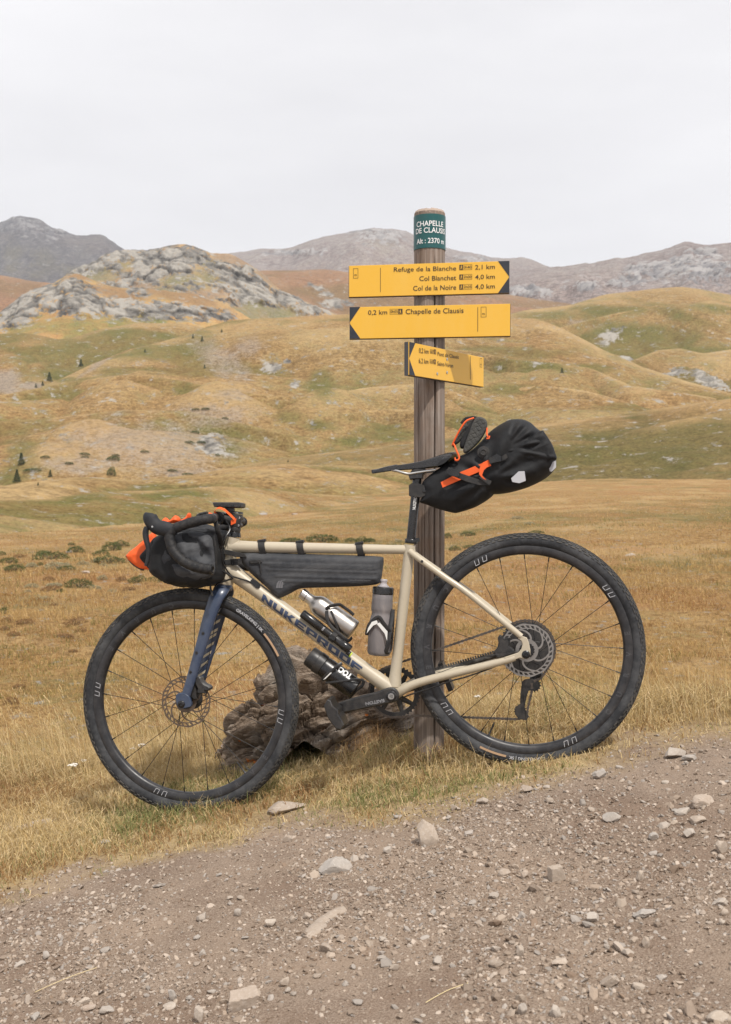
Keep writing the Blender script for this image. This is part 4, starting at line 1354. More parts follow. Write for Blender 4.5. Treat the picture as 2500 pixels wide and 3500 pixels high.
# soft weld fillets where tubes meet
g = G()
for p_, r_, d_ in ((bb + (0.006, 0, 0.012), 0.024, 0.9), (Bp(1400, 1884), 0.0195, 0.9), (Bp(786, 1880), 0.0235, 0.95)):
    n_ = 14
    u_ = np.linspace(0, math.pi, n_)
    v_ = np.linspace(0, 2 * math.pi, 24, endpoint=False)
    V = np.array([[p_[0] + r_ * math.sin(a_) * math.cos(b_), p_[1] + r_ * d_ * math.sin(a_) * math.sin(b_), p_[2] + r_ * math.cos(a_)] for a_ in u_ for b_ in v_])
    g.add(V, [tuple(q) for q in grid_quads(n_, 24, True)])
g.obj('weld', m_paint, frame, kind='stuff')
for sd in (-1, 1):
    ss = [Bp(1402, 1884, 0) + (0, sd * 0.012, 0)]
    for (x_, y_), w_ in (((1442, 1916), 0.028), ((1520, 1972), 0.042), ((1594, 2023), 0.052), ((1690, 2100), 0.062), ((1783, 2176), 0.068)):
        p_ = Bp(x_, y_, -w_)
        ss.append(np.array((p_[0], sd * w_, p_[2])))
    ss = catmull(ss, 6, False)
    tubeobj('seat_stay', ss, np.interp(np.linspace(0, 1, len(ss)), [0, .15, 1], [0.0105, 0.0098, 0.0092]), frame, m_paint, 14)
    cs = [bb + (0.012, sd * 0.022, 0)]
    for (x_, y_), w_ in (((1420, 2338), 0.034), ((1540, 2305), 0.048), ((1640, 2281), 0.058), ((1724, 2259), 0.064), ((1762, 2248), 0.066)):
        p_ = Bp(x_, y_, -w_)
        cs.append(np.array((p_[0], sd * w_, p_[2])))
    cs = catmull(cs, 6, False)
    tubeobj('chain_stay', cs, np.interp(np.linspace(0, 1, len(cs)), [0, .2, .8, 1], [0.0150, 0.0132, 0.0112, 0.0100]), frame, m_paint, 16)
    Z6 = lambda L: [(1350 + x_ * .5417, 1780 + y_ * .5417) for x_, y_ in L]
    dp = Z6([(778, 742), (806, 728), (834, 738), (848, 772), (856, 812), (857, 848), (842, 872), (815, 872), (790, 866), (742, 884), (700, 898), (690, 862), (740, 846), (782, 832), (800, 808), (806, 780), (800, 760)])
    pts = [Bp(x_, y_, -0.0735) for x_, y_ in dp]
    g = G()
    y0_, y1_ = (-0.0735, -0.0655) if sd < 0 else (0.0655, 0.0735)
    g.prism([(p_[0], p_[2]) for p_ in pts], y0_, y1_, 0.0018)
    g.obj('dropout', m_paint, frame)
ra = Bp(1799, 2238, -0.076)
g = G()
g.lathe((ra[0], -0.0725, ra[2]), (0, -1, 0), [(0, 0.0125), (0.003, 0.0125), (0.005, 0.010), (0.0055, 0.0055), (0.003, 0.005)], 20)
g.obj('axle_cap', m_gloss, frame)
g = G()
p_ = Bp(1443, 1919, -0.038)
g.lathe(p_, (0, -1, 0), [(0, 0.0045), (0.003, 0.004), (0.0032, 0.002)], 12)
g.obj('mount_bolt', m_black, frame)

# stylised slanted letters on the down tube
def rect(x0, y0, x1, y1):
    return [(x0, y0), (x1, y0), (x1, y1), (x0, y1)]
S_ = 0.3
LET = {
 'N': [rect(0, 0, .26, 1), rect(.7, 0, 1, 1), [(.26, 1), (.26, .55), (.7, 0), (.7, .45)]],
 'U': [rect(0, .22, .3, 1), rect(.7, .22, 1, 1), [(0, .22), (.16, 0), (1, 0), (1, .3), (0, .3)]],
 'K': [rect(0, 0, .3, 1), [(.3, .35), (.62, 1), (1, 1), (.62, .5)], [(.3, .62), (.55, .62), (1, 0), (.66, 0), (.3, .42)]],
 'E': [rect(0, 0, .3, 1), rect(.3, .76, 1, 1), rect(.3, .4, .85, .6), rect(.3, 0, 1, .24)],
 'P': [rect(0, 0, .3, 1), rect(.3, .74, 1, 1), rect(.72, .36, 1, .74), rect(.3, .3, 1, .5)],
 'R': [rect(0, 0, .3, 1), rect(.3, .74, 1, 1), rect(.72, .42, 1, .74), rect(.3, .36, 1, .52), [(.48, .36), (.8, .36), (1, 0), (.7, 0)]],
 'O': [rect(0, 0, .3, 1), rect(.7, 0, 1, 1), rect(.3, .74, .7, 1), rect(.3, 0, .7, .26)],
 'F': [rect(0, 0, .3, 1), rect(.3, .74, 1, 1), rect(.3, .36, .85, .58)]}
L0, L1 = Bp(900, 2033, -0.0225), Bp(1243, 2287, -0.0225)
dax = (dt1 - dt0) / np.linalg.norm(dt1 - dt0)
t0_ = np.dot(L0 - dt0, dax)
t1_ = np.dot(L1 - dt0, dax)
nperp = np.cross(dax, np.array((0, -1.0, 0)))
nperp /= np.linalg.norm(nperp)
if nperp[2] < 0:
    nperp = -nperp
def clip_band(pl, lo, hi):
    for sgn, lim in ((1, lo), (-1, -hi)):
        out = []
        for k in range(len(pl)):
            a_, c_ = pl[k], pl[(k + 1) % len(pl)]
            da, dc = sgn * a_[1] - lim, sgn * c_[1] - lim
            if da >= 0:
                out.append(a_)
            if da * dc < 0:
                t = da / (da - dc)
                out.append((a_[0] + (c_[0] - a_[0]) * t, a_[1] + (c_[1] - a_[1]) * t))
        pl = out
        if len(pl) < 3:
            return []
    return pl
rt = 0.0237
g = G()
cw = (t1_ - t0_) / 9.0
for i, ch in enumerate('NUKEPROOF'):
    for pl in LET[ch]:
        for v0 in np.linspace(0, 0.875, 8):
            cl = clip_band(pl, v0, v0 + 0.125)
            if len(cl) < 3:
                continue
            P_ = []
            for (u_, v_) in cl:
                s__ = t0_ + cw * (i + 0.04 + u_ * 0.90 - 0.12 * (v_ - .5))
                an = ((v_ - 0.5) * 0.0225 - 0.005) / rt
                P_.append(dt0 + dax * s__ + rt * (math.cos(an) * np.array((0, -1.0, 0)) + math.sin(an) * nperp))
            g.flatpoly(P_)
g.obj('lettering', m_navy_dec, frame, smooth=False, kind='stuff', label='slanted navy lettering NUKEPROOF along the down tube')
# cable port
g = G()
A = [(858, 1983), (868, 1980), (889, 1998), (887, 2008), (877, 2010), (858, 1992)]
pts = [Bp(x_, y_, -0.023) for x_, y_ in A]
pts = catmull([(p_[0], p_[2]) for p_ in pts], 4)
g.prism(pts, -0.0255, -0.018, 0.0006)
g.obj('cable_port', m_gloss, frame)

# ---- fork
fork = empty('fork', bike)
g = G()
cr = Sp(767, 2003)
g.lathe(cr - ax_h * 0.012, ax_h, [(0, 0.0245), (0.006, 0.0268), (0.014, 0.0265), (0.018, 0.025)], 28)
g.obj('fork_crown', m_navy, fork, SM)
for sd in (-1, 1):
    L_ = []
    R_ = []
    for (x_, y_), w_, r_ in (((770, 2000), 0.006, 0.0215), ((755, 2022), 0.034, 0.0235), ((737, 2050), 0.046, 0.0238), ((713, 2120), 0.051, 0.0215), ((690, 2200), 0.054, 0.0188), ((666, 2280), 0.0555, 0.0168), ((640, 2365), 0.057, 0.0150), ((630, 2398), 0.057, 0.0145)):
        p_ = Sp(x_, y_, -w_)
        L_.append((p_[0], sd * w_, p_[2]))
        R_.append(r_)
    P_ = catmull(np.array(L_), 5, False)
    rr_ = np.interp(np.linspace(0, 1, len(P_)), np.linspace(0, 1, len(R_)), R_)
    g = G()
    g.tube(P_, rr_, 20, flat=0.52, up=(0, 1, 0))
    g.obj('fork_leg', m_navy, fork, SM)
    if sd > 0:
        g = G()
        for k_ in range(9):
            t = 0.36 + k_ * 0.052
            i = int(t * (len(P_) - 1))
            p_, d_ = P_[i], (P_[i + 1] - P_[i]) / np.linalg.norm(P_[i + 1] - P_[i])
            n_ = np.cross(d_, (0, 1, 0))
            r_ = rr_[i]
            yv = p_[1] - r_ * 0.52 - 0.0006
            a_ = p_ + n_ * r_ * .55
            b_ = p_ - n_ * r_ * .62
            for q_ in (a_, b_):
                q_[1] = yv
            s_ = d_ * 0.013
            g.flatpoly([a_ - s_ * 1.3, a_ - s_ * .5, b_ + s_ * 1.3, b_ + s_ * .5])
        g.obj('fork_stripe', m_beige_dec, fork, SM, smooth=False, kind='stuff')
Z5 = lambda x_, y_: (250 + x_ * .4926, 1950 + y_ * .4926)
for x_, y_ in ((903, 437), (858, 573), (816, 706)):
    p_ = Sp(*Z5(x_, y_), -0.064)
    g = G()
    g.lathe(p_ + (0, 0.003, 0), (0, -1, 0), [(0, 0.0058), (0.002, 0.0058), (0.0022, 0.0045), (0.005, 0.0042), (0.0052, 0.0022), (0.003, 0.002)], 14)
    g.obj('mount_bolt', m_black, fork, SM)
fa = Sp(620.5, 2407, -0.066)
fe = [(712, 890), (720, 860), (760, 850), (800, 868), (820, 915), (818, 945), (795, 952), (770, 958), (735, 955), (718, 925)]
pts = [Sp(*Z5(x_, y_), -0.064) for x_, y_ in fe]
g = G()
g.prism(catmull([(p_[0], p_[2]) for p_ in pts], 4), -0.066, -0.052, 0.002)
g.obj('fork_end', m_navy, fork, SM)
g = G()
g.lathe(fa, (0, -1, 0), [(-0.002, 0.0115), (0.003, 0.0115), (0.005, 0.009), (0.0052, 0.0045), (0.002, 0.004)], 20)
g.obj('axle_cap', m_gloss, fork, SM)

# ---- brake calipers
def caliper(poly, y0, y1, M, fn, name='brake_caliper'):
    pts = [fn(x_, y_) for x_, y_ in poly]
    g = G()
    g.prism([(p_[0], p_[2]) for p_ in pts], y0, y1, 0.004)
    return g.obj(name, m_black, bike, M)
Z3 = lambda x_, y_: (520 + x_ * .18473, 2250 + y_ * .18473)
cf = caliper([Z3(*p_) for p_ in ((800, 395), (830, 345), (880, 335), (915, 365), (925, 420), (985, 480), (1050, 505), (1085, 545), (1075, 590), (1030, 610), (985, 600), (990, 650), (860, 660), (830, 620), (850, 560), (800, 470))], -0.056, -0.022, SM, lambda x_, y_: Sp(x_, y_, -0.05))
caliper([Z3(*p_) for p_ in ((690, 690), (730, 500), (780, 400), (810, 430), (840, 600), (830, 760), (780, 775), (720, 730))], -0.048, -0.022, SM, lambda x_, y_: Sp(x_, y_, -0.045), 'caliper_mount')
cr_ = caliper(Z6([(650, 740), (662, 722), (680, 730), (690, 752), (715, 738), (728, 756), (722, 790), (755, 815), (752, 838), (700, 852), (640, 858), (625, 832), (648, 800), (655, 770)]), -0.056, -0.022, None, lambda x_, y_: Bp(x_, y_, -0.05))
caliper(Z6([(632, 842), (755, 818), (760, 835), (700, 858), (645, 866)]), -0.070, -0.05, None, lambda x_, y_: Bp(x_, y_, -0.062), 'caliper_mount')

# ---- cranks, ring, chain
ZC = lambda x_, y_: (1080 + x_ * .3202, 2200 + y_ * .3202)
YC = -0.066
crk = empty('crankset', bike)
arm = [ZC(*p_) for p_ in ((215, 655), (235, 640), (330, 602), (500, 555), (640, 520), (720, 490), (790, 470), (845, 482), (880, 520), (888, 560), (878, 600), (845, 625), (790, 638), (640, 672), (480, 705), (300, 742), (250, 735), (222, 700))]
pts = [Bp(x_, y_, YC) for x_, y_ in arm]
g = G()
g.prism(catmull([(p_[0], p_[2]) for p_ in pts], 3), YC, YC + 0.016, 0.004)
g.obj('crank_arm', m_black, crk)
ca_ = Bp(*ZC(805, 563), YC)
g = G()
g.lathe((ca_[0], YC + 0.002, ca_[2]), (0, -1, 0), [(0, 0.0165), (0.004, 0.0160), (0.0055, 0.0135), (0.0055, 0.0105), (0.003, 0.0098), (-0.003, 0.0092)], 28)
g.obj('crank_bolt', m_gloss, crk)
g = G()
g.lathe((ca_[0], YC - 0.001, ca_[2]), (0, -1, 0), [(-0.002, 0.0093), (0.0005, 0.0093), (0.0006, 0.006), (-0.001, 0.0055)], 20)
g.obj('bolt_ring', m_steel, crk)
V, F = text_mesh('EASTON', outline=0.02)
V = V - V.min(0) * np.array((1, 1, 0))
wv = V[:, 0].max()
p0, p1 = Bp(*ZC(728, 590), YC), Bp(*ZC(528, 628), YC)
ex = (p1 - p0) / np.linalg.norm(p1 - p0)
ez = np.array((-ex[2], 0, ex[0]))
ez = ez if ez[2] < 0 else -ez
g = G()
V = p0 + np.outer(V[:, 0] / wv * np.linalg.norm(p1 - p0), ex) + np.outer(V[:, 1] / CAPH * 0.0088, ez) + np.outer(V[:, 2] * 0.003 - 0.0008, (0, 1, 0))
g.add(V, F)
g.obj('lettering', m_greyprint, crk, smooth=False, kind='stuff')
pc = Bp(*ZC(215, 735), YC - 0.02)
ped = [ZC(*p_) for p_ in ((112, 640), (150, 575), (182, 585), (205, 640), (262, 690), (262, 735), (300, 780), (326, 845), (295, 893), (245, 886), (195, 830), (150, 760))]
pts = [Bp(x_, y_, YC - 0.05) for x_, y_ in ped]
g = G()
g.prism([(p_[0], p_[2]) for p_ in pts], YC - 0.098, YC - 0.008, 0.003)
g.obj('pedal', m_black, crk)
g = G()
pc2 = Bp(*ZC(235, 715), YC)
g.tube([(pc2[0], YC + 0.004, pc2[2]), (pc2[0], YC - 0.09, pc2[2])], 0.007, 12)
g.obj('pedal_axle', m_steel, crk)
# far crank and pedal, opposite
g = G()
dv = np.array((bb[0] - pc2[0], 0, bb[2] - pc2[2]))
fa0, fa1 = np.array((bb[0], 0.064, bb[2])), np.array((bb[0], 0.07, bb[2])) + dv * 0.97
g.tube([fa0 + (fa1 - fa0) * t for t in np.linspace(0, 1, 6)], [0.017, 0.015, 0.0135, 0.013, 0.0125, 0.012], 12, flat=0.55, up=(0, 1, 0))
g.obj('crank_arm', m_black, crk)
g = G()
g.box(fa1 + (0, 0.055, 0), (0.046, 0.044, 0.008), np.array(Matrix.Rotation(1.35, 3, 'Y')))
g.obj('pedal', m_black, crk)
g = G()
YR = 0.047
RR = 0.0805
nt_ = 40
n_ = nt_ * 5
th_ = np.linspace(0, 2 * math.pi, n_, endpoint=False)
ph = (np.arange(n_) % 5)
ro = RR * np.array([0.96, 0.965, 1.015, 1.03, 0.985])[ph]
ri = np.full(n_, RR * 0.80)
V = np.concatenate([np.stack([bb[0] + r_ * np.cos(th_), np.full(n_, y_), bb[2] + r_ * np.sin(th_)], 1) for r_, y_ in ((ri, YR), (ro, YR), (ro, YR + 0.003), (ri, YR + 0.003))])
F = []
for k_ in range(4):
    for i in range(n_):
        j = (i + 1) % n_
        F.append((k_ * n_ + i, k_ * n_ + j, ((k_ + 1) % 4) * n_ + j, ((k_ + 1) % 4) * n_ + i))
g.add(V, F)
for i in range(4):
    a_ = 0.5 + i * math.pi / 2
    for da in (-0.32, 0.32):
        p0 = bb + (0.02 * math.cos(a_), YR + 0.002, 0.02 * math.sin(a_))
        p1 = bb + (RR * .84 * math.cos(a_ + da), YR + 0.002, RR * .84 * math.sin(a_ + da))
        g.tube([p0 - (0, bb[1], 0), p1 - (0, bb[1], 0)], [0.010, 0.0065], 8, flat=0.3, up=(0, 1, 0))
g.ring((bb[0], YR + 0.0015, bb[2]), [(0.014, -0.004), (0.028, -0.004), (0.028, 0.004), (0.014, 0.004)], 32)
g.obj('chain_ring', m_black, crk)

def chain_path():
    P_ = []
    for a_ in np.radians(np.arange(100, 262, 6)):
        P_.append((bb[0] + RR * math.cos(a_), bb[2] + RR * math.sin(a_)))
    low = [Bp(x_, y_, 0.045) for x_, y_ in ((1430, 2447), (1577, 2450), (1700, 2453), (1762, 2455))]
    P_ += [(p_[0], p_[2]) for p_ in low]
    lp, upx = Bp(1779, 2430, 0.045), Bp(1827, 2342, 0.045)
    for a_ in np.radians((250, 280, 310, 340, 5)):
        P_.append((lp[0] + 0.022 * math.cos(a_), lp[2] + 0.022 * math.sin(a_)))
    for a_ in np.radians((200, 175, 150)):
        P_.append((upx[0] + 0.021 * math.cos(a_) + 0.012, upx[2] + 0.021 * math.sin(a_)))
    for a_ in np.radians((60, 40)):
        P_.append((upx[0] + 0.024 * math.cos(a_), upx[2] + 0.024 * math.sin(a_)))
    for a_ in np.radians(np.arange(-40, 112, 6)):
        P_.append((hub_r[0] + 0.0865 * math.cos(a_), hub_r[2] + 0.0865 * math.sin(a_)))
    return np.array(P_)
cp = chain_path()
cp = np.concatenate([cp, cp[:1]])
sl = np.concatenate([[0], np.cumsum(np.linalg.norm(np.diff(cp, axis=0), axis=1))])
nlk = int(sl[-1] / 0.0127)
ss_ = np.linspace(0, sl[-1], nlk, endpoint=False)
cxz = np.stack([np.interp(ss_, sl, cp[:, 0]), np.interp(ss_, sl, cp[:, 1])], 1)
g = G()
for i in range(nlk):
    a_, b_ = cxz[i], cxz[(i + 1) % nlk]
    t_ = (b_ - a_) / (np.linalg.norm(b_ - a_) + 1e-9)
    n_ = np.array((-t_[1], t_[0]))
    ex_ = 0.0035
    w_ = 0.0028 if i % 2 else 0.0019
    pl = []
    for s_, k_ in ((0, 1.0), (.5, .62), (1, 1.0), (1, -1.0), (.5, -.62), (0, -1.0)):
        o_ = -ex_ if s_ == 0 else (ex_ if s_ == 1 else 0)
        q_ = a_ + (b_ - a_) * s_ + t_ * o_ * .8 + n_ * 0.0042 * k_
        pl.append(q_)
    yy = 0.0478 if a_[0] < 0.15 * 0 + bb[0] * .5 else (0.0195 if a_[1] > 0.28 else 0.03)
    f_ = np.clip((a_[0] - bb[0]) / (hub_r[0] - bb[0]), 0, 1)
    yy = YR * (1 - f_) + 0.0185 * f_ + 0.0015
    g.prism(pl, yy - w_, yy + w_)
g.obj('chain', m_chain, bike, smooth=False, kind='stuff')

# ---- rear derailleur
der = empty('rear_derailleur', bike)
YD = 0.024
lp, upx = Bp(1779, 2430, YD), Bp(1827, 2342, YD)
for nm, c_, r_ in (('pulley', lp, 0.019), ('pulley', upx, 0.021)):
    pts = []
    nt_ = 13
    for i in range(nt_):
        for f_, rr_ in ((0.0, 0.85), (0.3, 0.87), (0.45, 1.05), (0.6, 1.05), (0.75, 0.87)):
            a_ = 2 * math.pi * (i + f_) / nt_
            pts.append((c_[0] + r_ * rr_ * math.cos(a_), c_[2] + r_ * rr_ * math.sin(a_)))
    g = G()
    g.prism(pts, YD - 0.0015, YD + 0.0015)
    g.ring((c_[0], YD, c_[2]), [(0.003, -0.003), (0.007, -0.003), (0.007, 0.003), (0.003, 0.003)], 16)
    g.obj(nm, m_black, der)
Z7 = lambda x_, y_: (1550 + x_ * .2771, 2050 + y_ * .2771)
for y0_, y1_ in ((YD - 0.0065, YD - 0.0045), (YD + 0.0045, YD + 0.0065)):
    pts = [Bp(*Z7(x_, y_), YD) for x_, y_ in ((850, 1010), (885, 985), (960, 975), (1040, 1000), (1055, 1060), (1010, 1115), (930, 1120), (905, 1200), (880, 1330), (935, 1440), (905, 1485), (800, 1465), (760, 1400), (765, 1330), (825, 1290), (830, 1150))]
    g = G()
    g.prism([(p_[0], p_[2]) for p_ in pts], y0_, y1_, 0.0005)
    g.obj('cage_plate', m_black, der)
g = G()
p0, p1, p2 = Bp(*Z7(1060, 930), 0.045), Bp(*Z7(980, 1000), 0.05), Bp(1812, 2236, 0.07)
g.tube([p2, (p2 * .4 + p0 * .6), p0, p1], [0.009, 0.012, 0.015, 0.014], 12)
g.obj('derailleur_body', m_black, der)
# rubber chainstay guard with its row of knobs (far stay)
g = G()
n_ = 26
gp = [Bp(1350 + (250 + (640 - 250) * t) * .5417, 1780 + (962 - (962 - 848) * t) * .5417, 0.05) for t in np.linspace(0, 1, n_)]
g.tube(gp, np.linspace(0.010, 0.008, n_), 10)
for i in range(n_):
    p_ = gp[i] + np.array((0, 0, 0.012))
    g.box(p_, (0.0026, 0.004, 0.0036), np.array(Matrix.Rotation(-0.25, 3, 'Y')))
g.obj('chainstay_guard', m_knob, bike)

# ---- seat post and saddle
ZD = lambda x_, y_: (1250 + x_ * .43103, 1400 + y_ * .43103)
sp0, sp1 = Bp(1404, 1858), Bp(1428, 1626)
spo = empty('seat_post', bike)
tubeobj('post_tube', [sp0, sp1], 0.0143, spo, m_gloss, 24)
g = G()
cax = (sp1 - sp0) / np.linalg.norm(sp1 - sp0)
c0 = Bp(1406, 1857)
g.lathe(c0 - cax * 0.001, cax, [(0, 0.0195), (0.002, 0.0205), (0.012, 0.0205), (0.014, 0.019)], 28)
g.box(c0 + np.array((0.021, -0.004, 0.007)), (0.007, 0.008, 0.006))
g.obj('seat_clamp', m_gloss, spo)
g = G()
pts = [Bp(*ZD(x_, y_), -0.02) for x_, y_ in ((340, 520), (370, 475), (400, 462), (470, 465), (480, 490), (455, 515), (450, 545), (370, 550), (352, 555))]
g.prism([(p_[0], p_[2]) for p_ in pts], -0.022, 0.022, 0.002)
g.obj('saddle_clamp', m_black, spo)
V, F = text_mesh('NUKEPROOF', bold=0.02)
V = V - np.array((V[:, 0].min(), 0, 0))
V = V[:, :] * np.array((0.052 / V[:, 0].max(), 0.0085 / CAPH, 1))
p0 = Bp(*ZD(398, 795), -0.0146)
t0_ = np.dot(p0 - sp0, cax)
side = np.cross(np.array((0, -1.0, 0)), cax)
side = side if side[0] > 0 else -side
an = 0.35 - V[:, 1] / 0.0147
g = G()
g.add(sp0 + np.outer(t0_ + V[:, 0], cax) + 0.0148 * (np.outer(np.cos(an), (0, -1.0, 0)) + np.outer(np.sin(an), side)), F)
g.obj('lettering', m_white_print, spo, smooth=False, kind='stuff')

sad = empty('saddle', bike)
upr = [(50, 492), (110, 466), (220, 440), (380, 414), (500, 384), (600, 350), (680, 334), (722, 342)]
lwr = [(52, 508), (110, 500), (220, 486), (380, 476), (500, 466), (570, 458), (640, 400), (722, 366)]
U_ = catmull([Bp(*ZD(x_, y_)) for x_, y_ in upr], 6, False)
Lw = catmull([Bp(*ZD(x_, y_)) for x_, y_ in lwr], 6, False)
wd = np.interp(np.linspace(0, 1, len(U_)), [0, .1, .3, .5, .7, .85, 1], [0.009, 0.016, 0.019, 0.026, 0.048, 0.066, 0.060])
g = G()
nn = 15
rows = []
for u_, l_, w_ in zip(U_, Lw, wd):
    dz = u_[2] - l_[2]
    r_ = []
    for s_ in np.linspace(-1, 1, nn):
        top = u_ + np.array((0, 0, -0.10 * dz * (1 - abs(s_)) * 0 - dz * abs(s_) ** 3.2 * 0.93))
        r_.append((top[0], s_ * w_, top[2] - 0.006 * (1 - abs(s_)) ** 2 * (1 if w_ > 0.02 else 0)))
    for s_ in np.linspace(1, -1, nn)[1:-1]:
        r_.append((l_[0], s_ * w_ * 0.97, l_[2] + dz * 0.05 + 0.012 * (1 - s_ * s_)))
    rows.append(r_)
rows = np.array(rows)
V = rows.reshape(-1, 3)
k_ = rows.shape[1]
g.add(V, [tuple(q) for q in grid_quads(len(rows), k_, True)] + [tuple(range(k_))[::-1], tuple(range((len(rows) - 1) * k_, len(rows) * k_))])
g.obj('saddle_shell', m_gloss, sad, ang=1.0)
for sd in (-1, 1):
    rl = [Bp(*ZD(x_, y_), -0.022) for x_, y_ in ((205, 478), (250, 484), (300, 500), (345, 508), (400, 500), (480, 488), (560, 478))]
    rl = np.array(rl)
    rl[:, 1] = sd * np.array((0.012, 0.018, 0.022, 0.022, 0.022, 0.024, 0.03))
    g = G()
    g.tube(catmull(rl, 5, False), 0.0036, 10)
    g.obj('saddle_rail', m_steel, sad)

# ---- cockpit
hb = empty('handlebar', bike)
ZB = lambda x_, y_: (400 + x_ * .30788, 1680 + y_ * .30788)
def spacer(pxy0, pxy1, r0, r1, nm, mat):
    a_, b_ = Sp(*pxy0), Sp(*pxy1)
    d_ = b_ - a_
    g = G()
    L_ = np.linalg.norm(d_)
    g.lathe(a_, d_, [(0, r0), (L_ * .05, r0 * 1.02), (L_ * .95, r1 * 1.02), (L_, r1)], 28)
    return g.obj(nm, mat, hb, SM)
spacer((799, 1834), (801.5, 1818), 0.0228, 0.0198, 'headset_cap', m_gloss)
spacer((801.5, 1817), (804, 1802), 0.0185, 0.0185, 'stem_spacer', m_black)
spacer((804, 1801), (810, 1757), 0.0190, 0.0192, 'stem_clamp', m_black)
spacer((810, 1756), (811, 1748), 0.0200, 0.018, 'stem_cap', m_black)
for py_ in (1770, 1796):
    g = G()
    p_ = Sp(822 if py_ < 1780 else 820, py_, 0)
    g.tube([p_ + (0, -0.013, 0), p_ + (0, 0.013, 0)], 0.0075, 12)
    g.obj('clamp_bolt', m_black, hb, SM)
    g = G()
    g.lathe(p_ + (0, -0.0132, 0), (0, -1, 0), [(0, 0.0042), (0.0015, 0.004), (0.0015, 0.002)], 10)
    g.obj('bolt_head', m_steel, hb, SM)
s0, s1 = Sp(805, 1782), Sp(752, 1771)
tubeobj('stem', [s0, s0 + (s1 - s0) * .5, s1], [0.0185, 0.0175, 0.0185], hb, m_black, 20, M=SM)
g = G()
g.tube([s1 + (0, -0.028, 0), s1 + (0, 0.028, 0)], 0.0205, 20)
g.obj('bar_clamp', m_black, hb, SM)
YN = -0.20
def bar_side(sd):
    A = [(s1 + (0, 0, 0))]
    P_ = [s1.copy(), s1 + (0, -0.06, 0.001)]
    for (x_, y_), w_ in (((1068, 300), 0.15), ((1010, 305), 0.19), ((920, 322), 0.202), ((800, 352), 0.206), ((690, 392), 0.209), ((620, 430), 0.211), ((588, 490), 0.213), ((596, 575), 0.216), ((640, 675), 0.219), ((725, 765), 0.222), ((840, 825), 0.225), ((950, 855), 0.228), ((1055, 868), 0.229)):
        p_ = Sp(*ZB(x_, y_), -w_)
        P_.append(p_)
    P_ = np.array(P_)
    P_[:, 1] *= sd
    C_ = catmull(P_, 6, False)
    g = G()
    g.tube(C_, 0.0128, 14)
    g.obj('bar', m_black, hb, SM)
    T_ = C_[14:]
    # tape: overlapping wraps
    sl_ = np.concatenate([[0], np.cumsum(np.linalg.norm(np.diff(T_, axis=0), axis=1))])
    n_ = int(sl_[-1] / 0.003)
    ss__ = np.linspace(0, sl_[-1], n_)
    Q_ = np.stack([np.interp(ss__, sl_, T_[:, k_]) for k_ in range(3)], 1)
    ph_ = (ss__ / 0.021) % 1.0
    g = G()
    g.tube(Q_, 0.0150 + 0.0010 * ph_, 18)
    g.obj('bar_tape', m_tape, hb, SM, ang=1.0)
    g = G()
    e_ = Q_[-1]
    d_ = Q_[-1] - Q_[-4]
    g.lathe(e_ - d_ / np.linalg.norm(d_) * .003, d_, [(0, 0.0158), (0.004, 0.0158), (0.006, 0.012), (0.006, 0.007), (0.004, 0.006)], 18)
    g.obj('bar_plug', m_gloss, hb, SM)
    # hood
    hd = []
    for (x_, y_), r_ in (((655, 415), 0.0165), ((590, 425), 0.0205), ((520, 410), 0.0225), ((450, 395), 0.0225), ((400, 350), 0.0225), ((372, 300), 0.0225), ((360, 262), 0.0195), ((362, 236), 0.012)):
        p_ = Sp(*ZB(x_, y_), -0.211)
        hd.append((p_[0], sd * 0.211, p_[2], r_))
    hd = catmull(np.array(hd), 5, False)
    g = G()
    g.tube(hd[:, :3], hd[:, 3], 18, flat=0.78, up=(0, 1, 0))
    g.obj('hood', m_hood, hb, SM, ang=1.2)
    lv = []
    for (x_, y_), r_ in (((335, 395), 0.008), ((318, 450), 0.0088), ((325, 530), 0.0085), ((345, 610), 0.0075), ((350, 690), 0.0062), ((340, 760), 0.0058), ((322, 825), 0.005)):
        p_ = Sp(*ZB(x_, y_), -0.214)
        lv.append((p_[0], sd * 0.214, p_[2], r_))
    lv = catmull(np.array(lv), 5, False)
    g = G()
    g.tube(lv[:, :3], lv[:, 3], 12, flat=1.3, up=(0, 1, 0))
    g.obj('brake_lever', m_hood, hb, SM)
    p_ = Sp(*ZB(390, 390), -0.230)
    g = G()
    g.lathe((p_[0], sd * 0.2275, p_[2]), (0, sd, 0), [(0, 0.0035), (0.0015, 0.003)], 10)
    g.obj('lever_pin', m_steel, hb, SM)
bar_side(1)
bar_side(-1)
# cables and hoses
cab = empty('cable_run', bike)
def cable(pts, r=0.0026, ys=None):
    P_ = []
    for i, (x_, y_) in enumerate(pts):
        p_ = xf(SM, Sp(x_, y_, ys[i])[None])[0] if ys[i] is not None else Bp(x_, y_, -0.03)
        P_.append(p_)
    g = G()
    g.tube(catmull(np.array(P_), 8, False), r, 8)
    g.obj('cable', m_gloss, cab)
def cablew(pts, r=0.0026):
    g = G()
    g.tube(catmull(np.array([Bp(x_, y_, w_) for x_, y_, w_ in pts]), 8, False), r, 8)
    g.obj('cable', m_gloss, cab)
ZDh = lambda x_, y_: (680 + x_ * .16705, 1700 + y_ * .16705)
def cz(L):
    return [(*ZDh(x_, y_), w_) for x_, y_, w_ in L]
cablew(cz([(330, 330, -.10), (325, 500, -.105), (360, 700, -.09), (420, 950, -.075), (460, 1180, -.06), (500, 1350, -.052), (580, 1500, -.045), (680, 1610, -.038), (830, 1660, -.03), (1000, 1710, -.026), (1090, 1760, -.02)]))
